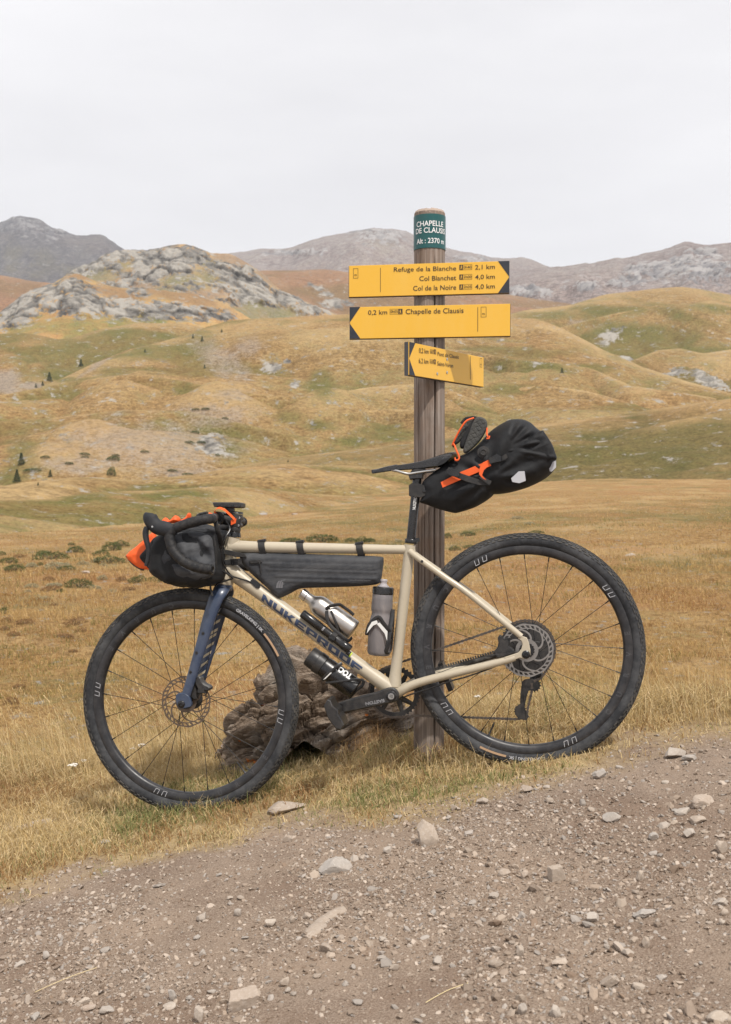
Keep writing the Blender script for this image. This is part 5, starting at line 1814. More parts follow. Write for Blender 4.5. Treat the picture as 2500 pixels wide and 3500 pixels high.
cablew(cz([(290, 1130, -.10), (275, 1240, -.095), (320, 1370, -.08), (430, 1470, -.065), (580, 1560, -.05), (690, 1650, -.043), (600, 1690, -.045), (450, 1740, -.05), (350, 1810, -.052), (300, 1900, -.05)]), 0.003)
cablew(cz([(420, 640, -.06), (400, 850, -.07), (370, 1000, -.08), (330, 1090, -.09), (290, 1140, -.10)]))
cablew(cz([(560, 480, -.03), (640, 640, -.035), (560, 800, -.05), (480, 950, -.055), (455, 1120, -.05), (470, 1300, -.04), (520, 1400, -.03)]))
# under-tube rear brake hose along chainstay
cablew([(*ZC(900, 590), -.03), (*ZC(1010, 545), -.04), (*ZC(1210, 480), -.05), (*ZC(1460, 395), -.058), (*ZC(1624, 350), -.062), (1700, 2275, -.055), (1722, 2250, -.05)], 0.0024)

# ---- bottle cages (bolted to the frame)
m_cage = dusty('cage_plastic', (0.012, 0.012, 0.013), 0.35, dust=0.1)
ZF = lambda x_, y_: (1020 + x_ * .23399, 1960 + y_ * .23399)
BIKEI = np.linalg.inv(BIKE)

class Thing:
    """a top-level thing carried on the bicycle; parts are given in the bicycle's coordinates"""
    def __init__(s, name, c, label, cat, group=None):
        s.c = np.asarray(c, float)
        T = np.eye(4)
        T[:3, 3] = s.c
        s.root = empty(name, matrix=Matrix((BIKE @ T).tolist()))
        tag(s.root, label, cat, group)
        s.Mi = np.eye(4)
        s.Mi[:3, 3] = -s.c
    def part(s, g, name, mat, M=None, **kw):
        M2 = s.Mi if M is None else s.Mi @ M
        return g.obj(name, mat, kw.pop('parent', s.root), M2, **kw)

m_bag = dusty('bag_fabric', (0.0095, 0.010, 0.0115), 0.6, dust=0.16, dustcol=(0.12, 0.115, 0.11), dscale=16, bumps=0.2, bscale=300, spec=0.28)
m_bag2 = dusty('dusty_bag_fabric', (0.030, 0.032, 0.037), 0.6, dust=0.65, dustcol=(0.15, 0.148, 0.148), dscale=10, streak=(0.35, 1, 2.2), bumps=0.15, bscale=260, spec=0.3)
m_strap = dusty('black_webbing', (0.012, 0.012, 0.013), 0.7, dust=0.15, dscale=60, bumps=0.3, bscale=500)
m_orange = dusty('orange_fabric', (0.75, 0.10, 0.012), 0.6, dust=0.06, dustcol=(0.5, 0.2, 0.08), dscale=30, bumps=0.1, bscale=400)
m_reflect = plain('reflective_patch', (0.42, 0.42, 0.44), 0.45)
m_sole = dusty('rubber_sole', (0.045, 0.045, 0.042), 0.75, dust=0.4, dustcol=(0.14, 0.13, 0.11), dscale=30, bumps=0.2)
m_bsteel = dusty('brushed_steel', (0.46, 0.43, 0.40), 0.3, 1.0, dust=0.22, dustcol=(0.22, 0.19, 0.17), dscale=35)
m_lime = plain('lime_plastic', (0.45, 0.55, 0.03), 0.5)
m_white_pl = dusty('white_plastic', (0.68, 0.67, 0.64), 0.4, dust=0.15)
m_clear, nt, b = new_mat('smoky_bottle')
b.inputs['Base Color'].default_value = (0.36, 0.33, 0.33, 1)
b.inputs['Roughness'].default_value = 0.42
b.inputs['Transmission Weight'].default_value = 0.35
b.inputs['IOR'].default_value = 1.2
nz_ = noise(nt, 22, 5, 0.7, coord(nt, (1, 1, 0.25)))
nt.links.new(ramp(nt, nz_, [(0.35, (0.19, 0.185, 0.20)), (0.6, (0.30, 0.275, 0.275)), (0.75, (0.42, 0.39, 0.38))]), b.inputs['Base Color'])
m_nozzle, nt, b = new_mat('clear_nozzle')
b.inputs['Base Color'].default_value = (0.62, 0.58, 0.60, 1)
b.inputs['Roughness'].default_value = 0.3
b.inputs['Transmission Weight'].default_value = 0.4

# ================================================================== frame bag
ZA = lambda x_, y_: (700 + x_ * .43103, 1800 + y_ * .43103)
def loc(L, fn, y=0.0, z=None):
    P_ = [Bp(*fn(*p_), y) for p_ in L]
    return np.array([(p_[0], p_[2]) for p_ in P_])
t = Thing('frame_bag', Bp(*ZA(800, 350)), 'dusty grey-black frame bag strapped under the beige top tube', 'bag')
ol = catmull(loc([(288, 210), (500, 208), (800, 216), (1200, 228), (1395, 238), (1420, 262), (1412, 345), (1398, 425), (1365, 458), (1200, 474), (900, 484), (760, 492), (690, 525), (635, 552), (598, 565), (565, 550), (480, 470), (400, 400), (318, 318), (292, 270)], ZA), 4)
ra_, rb_ = Bp(*ZA(470, 292)), Bp(*ZA(1370, 318))
def bag_rel(Q):
    out = np.zeros(len(Q))
    for off, x0_, x1_ in ((0.0, ra_[0], rb_[0]), (-0.0185, ra_[0] + .01, rb_[0] + .004), (-0.0075, ra_[0] + .02, rb_[0]), (-0.038, ra_[0] + .03, rb_[0] + .004), (-0.053, ra_[0] + .05, rb_[0])):
        zl = ra_[2] + (rb_[2] - ra_[2]) * (Q[:, 0] - ra_[0]) / (rb_[0] - ra_[0]) + off
        m_ = smooth01(x0_ - .004, x0_ + .008, Q[:, 0]) * (1 - smooth01(x1_ - .008, x1_ + .004, Q[:, 0]))
        out += 0.0026 * np.exp(-((Q[:, 1] - zl) / 0.0026) ** 2) * m_
    return out
g = puff(ol, 0.0, 0.024, 0.022, 120, wr=0.0022, wsc=16, seed=3, relief=bag_rel)
t.part(g, 'bag_body', m_bag2, ang=1.2)
ttd = (tt1 - tt0) / np.linalg.norm(tt1 - tt0)
for x_ in (462, 765, 1235):
    p_ = Bp(*ZA(x_, 160))
    s_ = np.dot(p_ - tt0, ttd)
    c_ = tt0 + ttd * s_
    r_ = np.interp(s_ / np.linalg.norm(tt1 - tt0), [0, .06, .12, .5, .93, 1], [0.024, 0.0205, 0.0185, 0.0165, 0.0138, 0.015]) + 0.0012
    g = G()
    n_ = 28
    V = []
    for a_ in np.linspace(0, 2 * math.pi, n_, endpoint=False):
        for dx, rr_ in ((-.0105, r_), (-.0105, r_ + .0016), (.0105, r_ + .0016), (.0105, r_)):
            zz_ = math.sin(a_) * rr_
            if zz_ < -r_ * .5:
                zz_ *= 1.5
            V.append(c_ + ttd * dx + np.array((0, math.cos(a_) * rr_, zz_)))
    g.add(V, [(i * 4 + k_, i * 4 + (k_ + 1) % 4, ((i + 1) % n_) * 4 + (k_ + 1) % 4, ((i + 1) % n_) * 4 + k_) for i in range(n_) for k_ in range(4)])
    so = t.part(g, 'strap', m_strap)
    g = G()
    g.prism([(c_[0] - .0135, c_[2] + r_ - .001), (c_[0] + .0135, c_[2] + r_ - .001), (c_[0] + .0125, c_[2] + r_ + .006), (c_[0] - .0115, c_[2] + r_ + .006)], -0.012, 0.012, .0015)
    t.part(g, 'buckle', m_gloss, parent=so)
for A in ([(150, 180), (215, 190), (250, 200), (320, 215), (335, 245), (240, 240), (150, 215)], [(155, 262), (215, 258), (290, 250), (300, 300), (215, 305), (165, 305)]):
    g = G()
    g.prism(loc(A, ZA, -0.027), -0.0305, -0.0265, .001)
    so = t.part(g, 'strap', m_strap)
g = G()
for A in ([(208, 258), (262, 255), (268, 305), (215, 308)],):
    g.prism(loc(A, ZA, -0.031), -0.0345, -0.030, .0012)
t.part(g, 'buckle', m_gloss)
g = G()
g.tube([Bp(*ZA(x_, y_), -.031) for x_, y_ in ((425, 275), (440, 300), (445, 340), (448, 368))], [0.003, 0.0022, 0.002, 0.0026], 8)
t.part(g, 'zip_pull', m_strap)
g = G()
g.prism(loc([(355, 268), (440, 262), (455, 280), (440, 296), (360, 292)], ZA, -.03), -0.0318, -0.026, .0015)
t.part(g, 'zip_garage', m_strap)
g = G()
for A in ([(566, 488), (582, 488), (590, 445), (602, 428), (585, 432), (572, 450)], [(584, 488), (600, 488), (608, 440), (622, 424), (604, 428), (592, 448)], [(602, 488), (618, 488), (624, 440), (640, 420), (622, 424), (610, 446)], [(626, 462), (634, 452), (624, 452)]):
    q_ = loc(A, ZA, -.0275)
    g.flatpoly([(x_, -0.0282, z_) for x_, z_ in q_])
t.part(g, 'bag_logo', m_dimprint, smooth=False, kind='stuff')
V, F = text_mesh('Technical Bikepacking Equipment')
p0, p1 = Bp(*ZA(1143, 428), -.0275), Bp(*ZA(1316, 432), -.0275)
g = G()
g.add(p0 + np.outer(V[:, 0] / V[:, 0].max(), p1 - p0) + np.outer(V[:, 1] / CAPH * .0042, (0, 0, 1)) + (0, -.0012, 0), F)
t.part(g, 'lettering', m_dimprint, smooth=False, kind='stuff')

# ================================================================== saddle bag, with sandals on top
t = Thing('saddle_bag', Bp(*ZD(950, 500)), 'bulging black saddle bag with orange straps and grey reflector patches', 'bag')
ol = catmull(loc([(448, 590), (452, 650), (445, 700), (432, 735), (480, 752), (560, 782), (640, 806), (705, 820), (745, 815), (860, 778), (940, 735), (1003, 690), (1012, 674), (1080, 668), (1170, 652), (1300, 612), (1430, 545), (1500, 472), (1513, 400), (1492, 300), (1450, 228), (1400, 178), (1358, 148), (1310, 104), (1250, 80), (1170, 76), (1110, 96), (1000, 165), (905, 265), (820, 335), (700, 392), (560, 482), (480, 545)], ZD), 4)
c_roll = loc([(1110, 330)], ZD)[0]
e1, e2 = loc([(1410, 185)], ZD)[0], loc([(1300, 430)], ZD)[0]
c_low = loc([(1000, 560)], ZD)[0]
def sb_rel(Q):
    d1 = np.linalg.norm(Q - c_roll, axis=1)
    an = np.arctan2(Q[:, 1] - c_roll[1], Q[:, 0] - c_roll[0])
    fan = 0.011 * np.sin(an * 15 + 0.8) * smooth01(.02, .10, d1) * smooth01(-0.55, -0.3, an) * (1 - smooth01(1.0, 1.3, an))
    d2 = np.linalg.norm(Q - c_low, axis=1)
    an2 = np.arctan2(Q[:, 1] - c_low[1], Q[:, 0] - c_low[0])
    fan2 = 0.006 * np.sin(an2 * 11 + 2) * smooth01(.02, .07, d2) * (1 - smooth01(.12, .2, d2))
    big = 0.006 * fbm(np.stack([Q[:, 0] * 14, Q[:, 1] * 14, Q[:, 0] * 0], 1), 3, 88)
    lo_ = smooth01(ol[:, 0].min() + .02, ol[:, 0].max() - .1, Q[:, 0])
    return fan + fan2 + big + 0.026 * lo_ - 0.02 * (1 - lo_)
SBC = 0.012
g = puff(ol, SBC * 0, 0.058, 0.062, 120, wr=0.003, wsc=22, seed=8, relief=sb_rel)
t.part(g, 'bag_body', m_bag, ang=1.2)
# roll-top flap folded over the end
ol2 = catmull(loc([(1115, 340), (1200, 280), (1300, 225), (1395, 172), (1420, 190), (1465, 260), (1500, 340), (1512, 398), (1440, 412), (1330, 420), (1250, 405), (1190, 360)], ZD, -.05), 4)
g = puff(ol2, -0.072, 0.010, 0.02, 50, wr=0.005, wsc=30, seed=12)
t.part(g, 'roll_flap', m_bag, ang=1.2)
def flat(L, fn, y, th=0.0016, bev=0.0004):
    g = G()
    g.prism(loc(L, fn, y), y - th, y, bev)
    return g
YS = -0.078
ost = t.part(flat([(597, 576), (612, 619), (745, 561), (905, 492), (935, 478), (925, 425), (760, 492)], ZD, -.0675), 'strap', m_orange, label='orange strap across the side')
t.part(flat([(930, 420), (975, 398), (998, 445), (965, 458), (940, 480), (925, 520), (960, 560), (925, 545), (900, 510), (905, 465)], ZD, -.088), 'strap', m_orange, label='orange loop of loose strap end')
t.part(flat([(635, 490), (660, 455), (700, 475), (745, 500), (830, 530), (920, 560), (1000, 562), (985, 600), (900, 598), (800, 570), (700, 530)], ZD, -.081), 'strap', m_strap)
t.part(flat([(975, 390), (1040, 350), (1080, 372), (1080, 410), (1030, 420), (985, 430)], ZD, -.09, 0.005, .001), 'buckle', m_gloss)
t.part(flat([(640, 480), (680, 462), (750, 495), (745, 535), (690, 530), (645, 510)], ZD, -.083, 0.005, .001), 'buckle', m_gloss)
t.part(flat([(1080, 372), (1115, 350), (1130, 380), (1085, 408)], ZD, -.088), 'strap', m_strap)
t.part(flat([(900, 540), (985, 600), (1000, 570), (930, 528)], ZD, -.088), 'strap', m_strap)
t.part(flat([(1155, 545), (1215, 490), (1262, 488), (1272, 565), (1220, 584), (1165, 574)], ZD, -.092), 'reflector_patch', m_reflect)
t.part(flat([(1456, 462), (1472, 420), (1512, 404), (1512, 458), (1478, 492), (1462, 490)], ZD, -.055), 'reflector_patch', m_reflect)
c_ = Bp(*ZD(935, 338), -.075)
g = G()
g.lathe((c_[0], -.068, c_[2]), (0, -1, 0), [(0, 0.019), (0.006, 0.018), (0.007, 0.011), (0.012, 0.011), (0.013, 0.008), (0.011, 0.006)], 24)
t.part(g, 'air_valve', m_strap)
g = G()
g.tube([Bp(*ZD(x_, y_), w_) for x_, y_, w_ in ((965, 145, -.05), (962, 190, -.055), (970, 215, -.06), (985, 212, -.062), (980, 228, -.064), (960, 230, -.064))], 0.0026, 8)
t.part(g, 'elastic_cord', m_orange)
# seat-post cuff
t.part(flat([(345, 600), (360, 588), (440, 590), (480, 610), (494, 645), (480, 680), (440, 698), (360, 690), (345, 682)], ZD, -.0185, 0.004, .001), 'post_cuff', m_strap)
g = G()
for k_, (a0_, a1_) in enumerate(((588, 692),)):
    q0, q1 = Bp(*ZD(395, a1_)), Bp(*ZD(405, a0_))
    g.tube([q0, q1], 0.0168, 20)
t.part(g, 'cuff_band', m_strap)
c_ = Bp(*ZD(466, 648), -.022)
g = G()
g.lathe((c_[0], -.0215, c_[2]), (0, -1, 0), [(0, 0.006), (0.002, 0.0055), (0.003, 0.003)], 12)
t.part(g, 'snap_button', m_gloss)

def sandal(poly, yc, lbl, strap, wdg):
    t = Thing('sandal', Bp(*ZD(*poly[0]), yc), lbl, 'sandal', 'sandals tied onto the saddle bag')
    ol = catmull(loc(poly, ZD, yc), 4)
    cc = ol.mean(0)
    def rel(Q):
        a_ = Q[:, 0] * 230 + Q[:, 1] * 120
        b_ = Q[:, 0] * -60 + Q[:, 1] * 220
        return -0.0016 * ((np.abs(np.sin(a_)) < .16) | (np.abs(np.sin(b_)) < .14) | (np.abs(np.sin(a_ * .6 + b_ * .9)) < .12))
    g = puff(ol, yc, 0.010, 0.007, 70, relief=rel)
    t.part(g, 'sole', m_sole, ang=0.9)
    g = puff(catmull(loc(wdg, ZD, yc + .014), 4), yc + 0.014, 0.010, 0.012, 36)
    t.part(g, 'foot_bed', m_bag, ang=1.2)
    g = G()
    g.tube(catmull(np.array([Bp(*ZD(x_, y_), w_) for x_, y_, w_ in strap]), 5, False), 0.005, 10, flat=0.35, up=(0, 1, 0))
    t.part(g, 'strap', m_strap)
sandal([(885, 58), (940, 68), (966, 105), (958, 165), (915, 240), (860, 300), (800, 346), (775, 330), (790, 270), (820, 190), (850, 110)], -0.035, 'grey-soled sandal with patterned tread, in front on the saddle bag', [(800, 75, .0), (850, 62, -.01), (890, 70, -.02)],
       [(850, 80), (900, 65), (880, 130), (830, 210), (790, 300), (755, 305), (750, 260), (790, 180)])
sandal([(842, 78), (852, 100), (832, 150), (780, 220), (735, 268), (712, 262), (735, 200), (780, 120), (815, 82)], -0.005, 'darker sandal tucked behind the front one on the saddle bag', [(760, 110, .01), (800, 70, .005), (860, 66, -.01)],
       [(790, 100), (840, 76), (800, 150), (740, 250), (700, 300), (690, 280), (720, 200)])
t = Thing('elastic_cord', Bp(*ZD(720, 390), -.02), 'thin orange elastic cord holding the sandals down on the saddle bag', 'cord')
g = G()
g.tube(catmull(np.array([Bp(*ZD(x_, y_), w_) for x_, y_, w_ in ((860, 66, -.03), (800, 90, -.035), (755, 150, -.035), (712, 230, -.03), (690, 280, -.025), (702, 275, -.035), (720, 320, -.045), (742, 375, -.05), (735, 398, -.052), (715, 400, -.052), (708, 380, -.05))]), 6, False), 0.0028, 8)
t.part(g, 'cord_loop', m_orange)

# ================================================================== handlebar bag
def Sb(px, py, y):
    return xf(SM, Sp(px, py, y)[None])[0]
c_ = Sp(612, 1903, 0.0)
t = Thing('handlebar_bag', xf(SM, c_[None])[0], 'black roll bag slung under the drop handlebar with orange folded end', 'bag')
def sloc(L, fn, y):
    P_ = [Sp(*fn(*p_), y) for p_ in L]
    return np.array([(p_[0], p_[2]) for p_ in P_])
ol = sloc([(500, 500), (640, 420), (820, 400), (1000, 430), (1090, 480), (1100, 620), (1112, 820), (1115, 940), (1085, 1000), (960, 1045), (800, 1064), (650, 1034), (530, 975), (425, 905), (390, 800), (420, 640)], ZB, -0.10)
ol = catmull(ol, 5)
cen = ol.mean(0)
n_ = len(ol)
V, rowsn = [], 0
ys = np.array([-.185, -.18, -.165, -.14, -.10, -.05, 0, .05, .10, .14, .165, .175])
scl = np.array([.60, .78, .90, .97, 1.0, 1.0, .99, 1.0, .98, .92, .75, .5])
for y_, s_ in zip(ys, scl):
    q = cen + (ol - cen) * s_
    a_ = np.arctan2(q[:, 1] - cen[1], q[:, 0] - cen[0])
    w_ = fbm(np.stack([np.cos(a_) * 3 + y_ * 6, np.sin(a_) * 3, a_ * 0 + y_ * 16], 1), 4, 5, ridged=True) * 0.007
    d_ = (q - cen) / np.linalg.norm(q - cen, axis=1)[:, None]
    q = q + d_ * w_[:, None]
    V.append(np.stack([q[:, 0], np.full(n_, y_) + 0.012 * fbm(np.stack([np.cos(a_) * 2, np.sin(a_) * 2, a_ * 0], 1), 3, 9) * (1 if y_ < -.15 else 0), q[:, 1]], 1))
g = G()
g.add(np.concatenate(V), [tuple(q) for q in grid_quads(len(ys), n_, True)] + [tuple(range(n_))[::-1], tuple(range((len(ys) - 1) * n_, len(ys) * n_))])
t.part(g, 'bag_body', m_bag, SM, ang=1.3)
# crumpled near end cap
ol2 = catmull(sloc([(520, 560), (640, 470), (820, 440), (1020, 490), (1060, 620), (1080, 800), (1060, 930), (900, 990), (740, 985), (600, 930), (480, 860), (430, 760), (450, 650)], ZB, -.18), 5)
cc = sloc([(840, 640)], ZB, -.19)[0]
def hb_rel(Q):
    d_ = np.linalg.norm(Q - cc, axis=1)
    an_ = np.arctan2(Q[:, 1] - cc[1], Q[:, 0] - cc[0])
    fo = 0.009 * np.sin((Q[:, 0] * 0.8 + Q[:, 1] * 0.6) * 110 + 3 * fbm(np.stack([Q[:, 0] * 18, Q[:, 1] * 18, Q[:, 0] * 0], 1), 2, 3)) * smooth01(.09, .03, d_)
    return fo + 0.004 * np.sin(an_ * 3 + 1) * smooth01(.01, .06, d_)
g = puff(ol2, -0.172, 0.014, 0.04, 70, wr=0.006, wsc=14, seed=44, relief=hb_rel)
t.part(g, 'end_cap', m_bag2, SM, ang=1.3)
# folded orange-lined closure at the front
ol3 = catmull(sloc([(102, 712), (200, 625), (320, 520), (400, 450), (430, 480), (470, 600), (480, 780), (420, 880), (345, 868), (262, 860), (170, 800)], ZB, -.13), 2)
g = puff(ol3, -0.13, 0.012, 0.02, 50, wr=0.003, wsc=20, seed=3)
t.part(g, 'closure_lining', m_orange, SM, ang=1.2)
ol4 = catmull(sloc([(262, 724), (325, 640), (385, 560), (445, 500), (560, 480), (660, 560), (620, 760), (520, 900), (430, 905), (372, 868), (315, 800)], ZB, -.145), 3)
def fl_rel(Q):
    return 0.006 * np.sin((Q[:, 0] * 90 + Q[:, 1] * 25))
g = puff(ol4, -0.15, 0.014, 0.025, 60, wr=0.004, wsc=26, seed=6, relief=fl_rel)
t.part(g, 'closure_flap', m_bag, SM, ang=1.2)
g = G()
g.tube(catmull(np.array([Sp(*ZB(x_, y_), -.135) for x_, y_ in ((104, 715), (170, 800), (262, 860), (300, 868))]), 5, False), 0.003, 8)
t.part(g, 'stiffener', m_strap, SM)
# crumpled orange rain shell and straps on top
for k_, (L, y_) in enumerate(([[(500, 345), (540, 288), (590, 320), (650, 265), (700, 300), (690, 345), (600, 352)], -.05], [[(690, 330), (760, 290), (800, 235), (822, 262), (810, 310), (740, 345)], -.02])):
    g = puff(catmull(sloc(L, ZB, y_), 3), y_, 0.02, 0.02, 30, wr=0.006, wsc=40, seed=k_)
    t.part(g, 'top_flap', m_orange, SM, ang=0.9)
for L in ([(1085, 300, -.10), (1105, 380, -.11), (1130, 480, -.10), (1170, 600, -.07)], [(1050, 480, -.12), (1075, 600, -.12), (1085, 800, -.115), (1090, 980, -.10)]):
    g = G()
    g.tube(catmull(np.array([Sp(*ZB(x_, y_), w_) for x_, y_, w_ in L]), 5, False), 0.008, 10, flat=0.25, up=(0, 1, 0))
    t.part(g, 'strap', m_strap, SM)
g = G()
g.prism(sloc([(885, 262), (930, 235), (1000, 222), (1005, 245), (940, 262), (900, 282)], ZB, -.16), -0.17, -0.15, .002)
t.part(g, 'buckle', m_gloss, SM)
g = G()
g.tube([Sp(*ZB(x_, y_), -.10) for x_, y_ in ((1035, 1000), (1040, 1080), (1058, 1160))], [0.0025, 0.0035, 0.0045], 8)
t.part(g, 'tail_strap', m_strap, SM)

# orange strap looped over the stem (its own thing)
t = Thing('orange_strap', Sb(*ZB(1200, 220), -.02), 'bright orange strap looped over the black stem', 'strap')
P_ = catmull(np.array([Sp(*ZB(x_, y_), w_) for x_, y_, w_ in ((1020, 240, -.03), (1120, 275, -.035), (1085, 225, -.038), (1125, 182, -.04), (1190, 200, -.042), (1250, 250, -.042), (1305, 305, -.040))]), 6, False)
g = G()
g.tube(P_, 0.0105, 12, flat=1.0, up=(0, 1, 0))
V = g.v[0].reshape(len(P_), 12, 3)
T_ = np.gradient(P_, axis=0)
for i in range(len(P_)):
    tn = T_[i] / np.linalg.norm(T_[i])
    nn_ = np.cross(tn, (0, 1, 0))
    d_ = V[i] - P_[i]
    V[i] = P_[i] + np.outer(d_ @ nn_, nn_) * 0.10 + np.outer(d_[:, 1], (0, 1, 0.35)) * .85
g.v[0] = V.reshape(-1, 3)
t.part(g, 'strap_loop', m_orange, SM)
g = G()
g.prism(sloc([(1268, 318), (1330, 298), (1322, 352), (1270, 374)], ZB, -.04), -0.044, -0.042, .0004)
t.part(g, 'strap_end', m_orange, SM)

# ================================================================== bike computer
t = Thing('bike_computer', Sb(*ZB(1220, 150), 0), 'flat black bike computer mounted above the stem', 'bike computer')
g = G()
pts = sloc([(1058, 122), (1075, 118), (1350, 118), (1376, 128), (1378, 168), (1355, 180), (1180, 178), (1075, 170)], ZB, -.028)
g.prism(pts, -0.028, 0.028, 0.003)
t.part(g, 'computer_case', m_black, SM)
g = G()
g.prism(sloc([(1200, 176), (1285, 176), (1290, 250), (1210, 250)], ZB, -.012), -0.012, 0.012, .001)
t.part(g, 'mount', m_black, SM)
g = G()
for x_ in (1120, 1200, 1265):
    g.prism(sloc([(x_, 150), (x_ + 30, 145), (x_ + 38, 158), (x_ + 8, 162)], ZB, -.0285), -0.0292, -0.0278, .0002)
t.part(g, 'button', m_gloss, SM, kind='stuff')

# ================================================================== bottles, pump
def axis_thing(name, a, b_, y, label, cat):
    p0, p1 = Bp(*ZF(*a), y), Bp(*ZF(*b_), y)
    t = Thing(name, p1, label, cat)
    return t, p0, p1, (p1 - p0) / np.linalg.norm(p1 - p0), np.linalg.norm(p1 - p0)
t, p0, p1, ax_, L_ = axis_thing('steel_bottle', (45, 285), (812, 838), 0.0, 'brushed stainless steel bottle held above the down tube', 'bottle')
g = G()
g.lathe(p0 + ax_ * .021, ax_, [(0, 0.0150), (0.018, 0.0165), (0.026, 0.021), (0.034, 0.0275), (0.043, 0.0318), (0.054, 0.0332), (L_ - .030, 0.0335), (L_ - .0235, 0.0325), (L_ - .0215, 0.0305), (L_ - .021, 0.026), (L_ - .023, 0.02)], 48)
t.part(g, 'bottle_body', m_bsteel, ang=0.9)
g = G()
g.lathe(p0, ax_, [(0, 0.0150), (0.002, 0.0172), (0.0195, 0.0172), (0.0205, 0.0162)], 40)
t.part(g, 'bottle_cap', m_bsteel)
g = G()
cage = empty('bottle_cage', bike)
def band(L, r, y0=-0.03, flatf=0.35):
    g = G()
    g.tube(catmull(np.array([Bp(*ZF(x_, y_), w_) for x_, y_, w_ in L]), 6, False), r, 10, flat=flatf, up=(0, 1, 0))
    return g
for L, r_ in (([(415, 545, -.030), (425, 500, -.034), (500, 470, -.034), (600, 455, -.026), (660, 490, -.018), (740, 545, -.012), (812, 608, -.006)], 0.0052),
              ([(415, 545, -.032), (420, 640, -.034), (445, 730, -.034), (520, 820, -.034), (610, 900, -.032), (720, 985, -.024), (785, 940, -.01)], 0.0058),
              ([(480, 545, -.036), (520, 650, -.037), (560, 760, -.036), (590, 860, -.032)], 0.0040)):
    band(L, r_).obj('cage_arm', m_cage, cage)
t, p0, p1, ax_, L_ = axis_thing('water_bottle', (1250, 85), (1180, 1160), 0.0, 'smoky translucent water bottle with black lid in front of the seat tube', 'bottle')
k_ = L_ / 1077.0
g = G()
g.lathe(p0 + ax_ * 215 * k_, ax_, [(0, .0300), (10 * k_, .0320), (90 * k_, .0322), (170 * k_, .0330), (215 * k_, .0332), (245 * k_, .0322), (275 * k_, .0300), (300 * k_, .0303), (340 * k_, .0330), (430 * k_, .0362), (560 * k_, .0372), (840 * k_, .0368), (880 * k_, .0340), (895 * k_, .0300)], 40)
t.part(g, 'bottle_body', m_clear, ang=1.0)
g = G()
g.lathe(p0 + ax_ * 112 * k_, ax_, [(0, .0290), (6 * k_, .0318), (20 * k_, .0332), (100 * k_, .0334), (106 * k_, .0322)], 40)
t.part(g, 'lid', m_gloss)
g = G()
g.lathe(p0, ax_, [(0, .0095), (6 * k_, .0120), (30 * k_, .0122), (34 * k_, .0104), (70 * k_, .0104), (76 * k_, .0128), (90 * k_, .0135), (96 * k_, .0180), (120 * k_, .0182)], 28)
t.part(g, 'nozzle', m_nozzle)
cage = empty('bottle_cage', bike)
for L, r_ in (([(1000, 900, -.030), (1020, 800, -.036), (1060, 720, -.038), (1170, 640, -.040), (1240, 720, -.039), (1320, 830, -.034), (1370, 950, -.022)], 0.0062),
              ([(1385, 525, -.012), (1375, 600, -.016), (1350, 760, -.026), (1330, 900, -.033), (1310, 1050, -.034), (1280, 1165, -.028), (1350, 1140, -.015), (1375, 1000, -.012), (1395, 700, -.01), (1400, 560, -.01)], 0.0068)):
    band(L, r_).obj('cage_arm', m_cage, cage)
for A in ([(1000, 880), (1020, 800), (1075, 710), (1145, 685), (1160, 715), (1150, 740), (1095, 765), (1040, 830)], [(1145, 735), (1190, 720), (1305, 850), (1298, 985), (1262, 880)]):
    g = G()
    g.prism(loc(A, ZF, -.042), -0.0435, -0.040, .0006)
    g.obj('cage_wing', m_white_pl, cage)
t, p0, p1, ax_, L_ = axis_thing('tool_bottle', (158, 1200), (848, 1700), 0.0, 'glossy black tool bottle with white lettering hung under the down tube', 'bottle')
k_ = L_
g = G()
g.lathe(p0 + ax_ * .055, ax_, [(0, .0320), (.006, .0335), (.05, .0345), (L_ - .060, .0330), (L_ - .057, .0300)], 40)
t.part(g, 'bottle_body', m_gloss)
g = G()
g.lathe(p0, ax_, [(0, .0300), (.003, .0325), (.030, .0330), (.031, .0345), (.036, .0348), (.054, .0345), (.055, .033)], 40)
t.part(g, 'lid', m_black)
V, F = text_mesh('TOOL', bold=0.05)
V = V - np.array((V[:, 0].min(), 0, 0))
per = np.cross(ax_, (0, -1.0, 0))
per = per if per[2] > 0 else -per
q0 = Bp(*ZF(775, 1510), -.034)
s0_ = np.dot(q0 - p0, ax_)
h0_ = np.dot(q0 - p0, per)
# upside down: reads back towards the lid
uu_ = s0_ - V[:, 0] / V[:, 0].max() * 0.058
hh_ = h0_ + 0.012 - V[:, 1] / CAPH * 0.0215
an_ = hh_ / 0.0352
g = G()
g.add(p0 + np.outer(uu_, ax_) + 0.0353 * (np.outer(np.cos(an_), (0, -1.0, 0)) + np.outer(np.sin(an_), per)), F)
t.part(g, 'lettering', m_white_print, smooth=False, kind='stuff')
cage = empty('bottle_cage', bike)
for L, r_ in (([(350, 1560, -.022), (420, 1480, -.033), (500, 1420, -.036), (580, 1350, -.035), (640, 1310, -.028)], 0.0055),
              ([(400, 1600, -.022), (520, 1590, -.033), (700, 1570, -.036), (860, 1545, -.034), (960, 1570, -.024)], 0.0035),
              ([(960, 1570, -.02), (935, 1640, -.018), (860, 1700, -.014), (740, 1820, -.006)], 0.005)):
    band(L, r_).obj('cage_arm', m_cage, cage)
g = G()
g.prism(loc([(362, 1555), (470, 1448), (492, 1452), (400, 1540)], ZF, -.0365), -0.038, -0.0355, .0004)
g.obj('cage_wing', m_white_pl, cage)
t, p0, p1, ax_, L_ = axis_thing('mini_pump', (55, 580), (760, 1120), -0.034, 'slim black mini pump strapped beside the down tube', 'pump')
g = G()
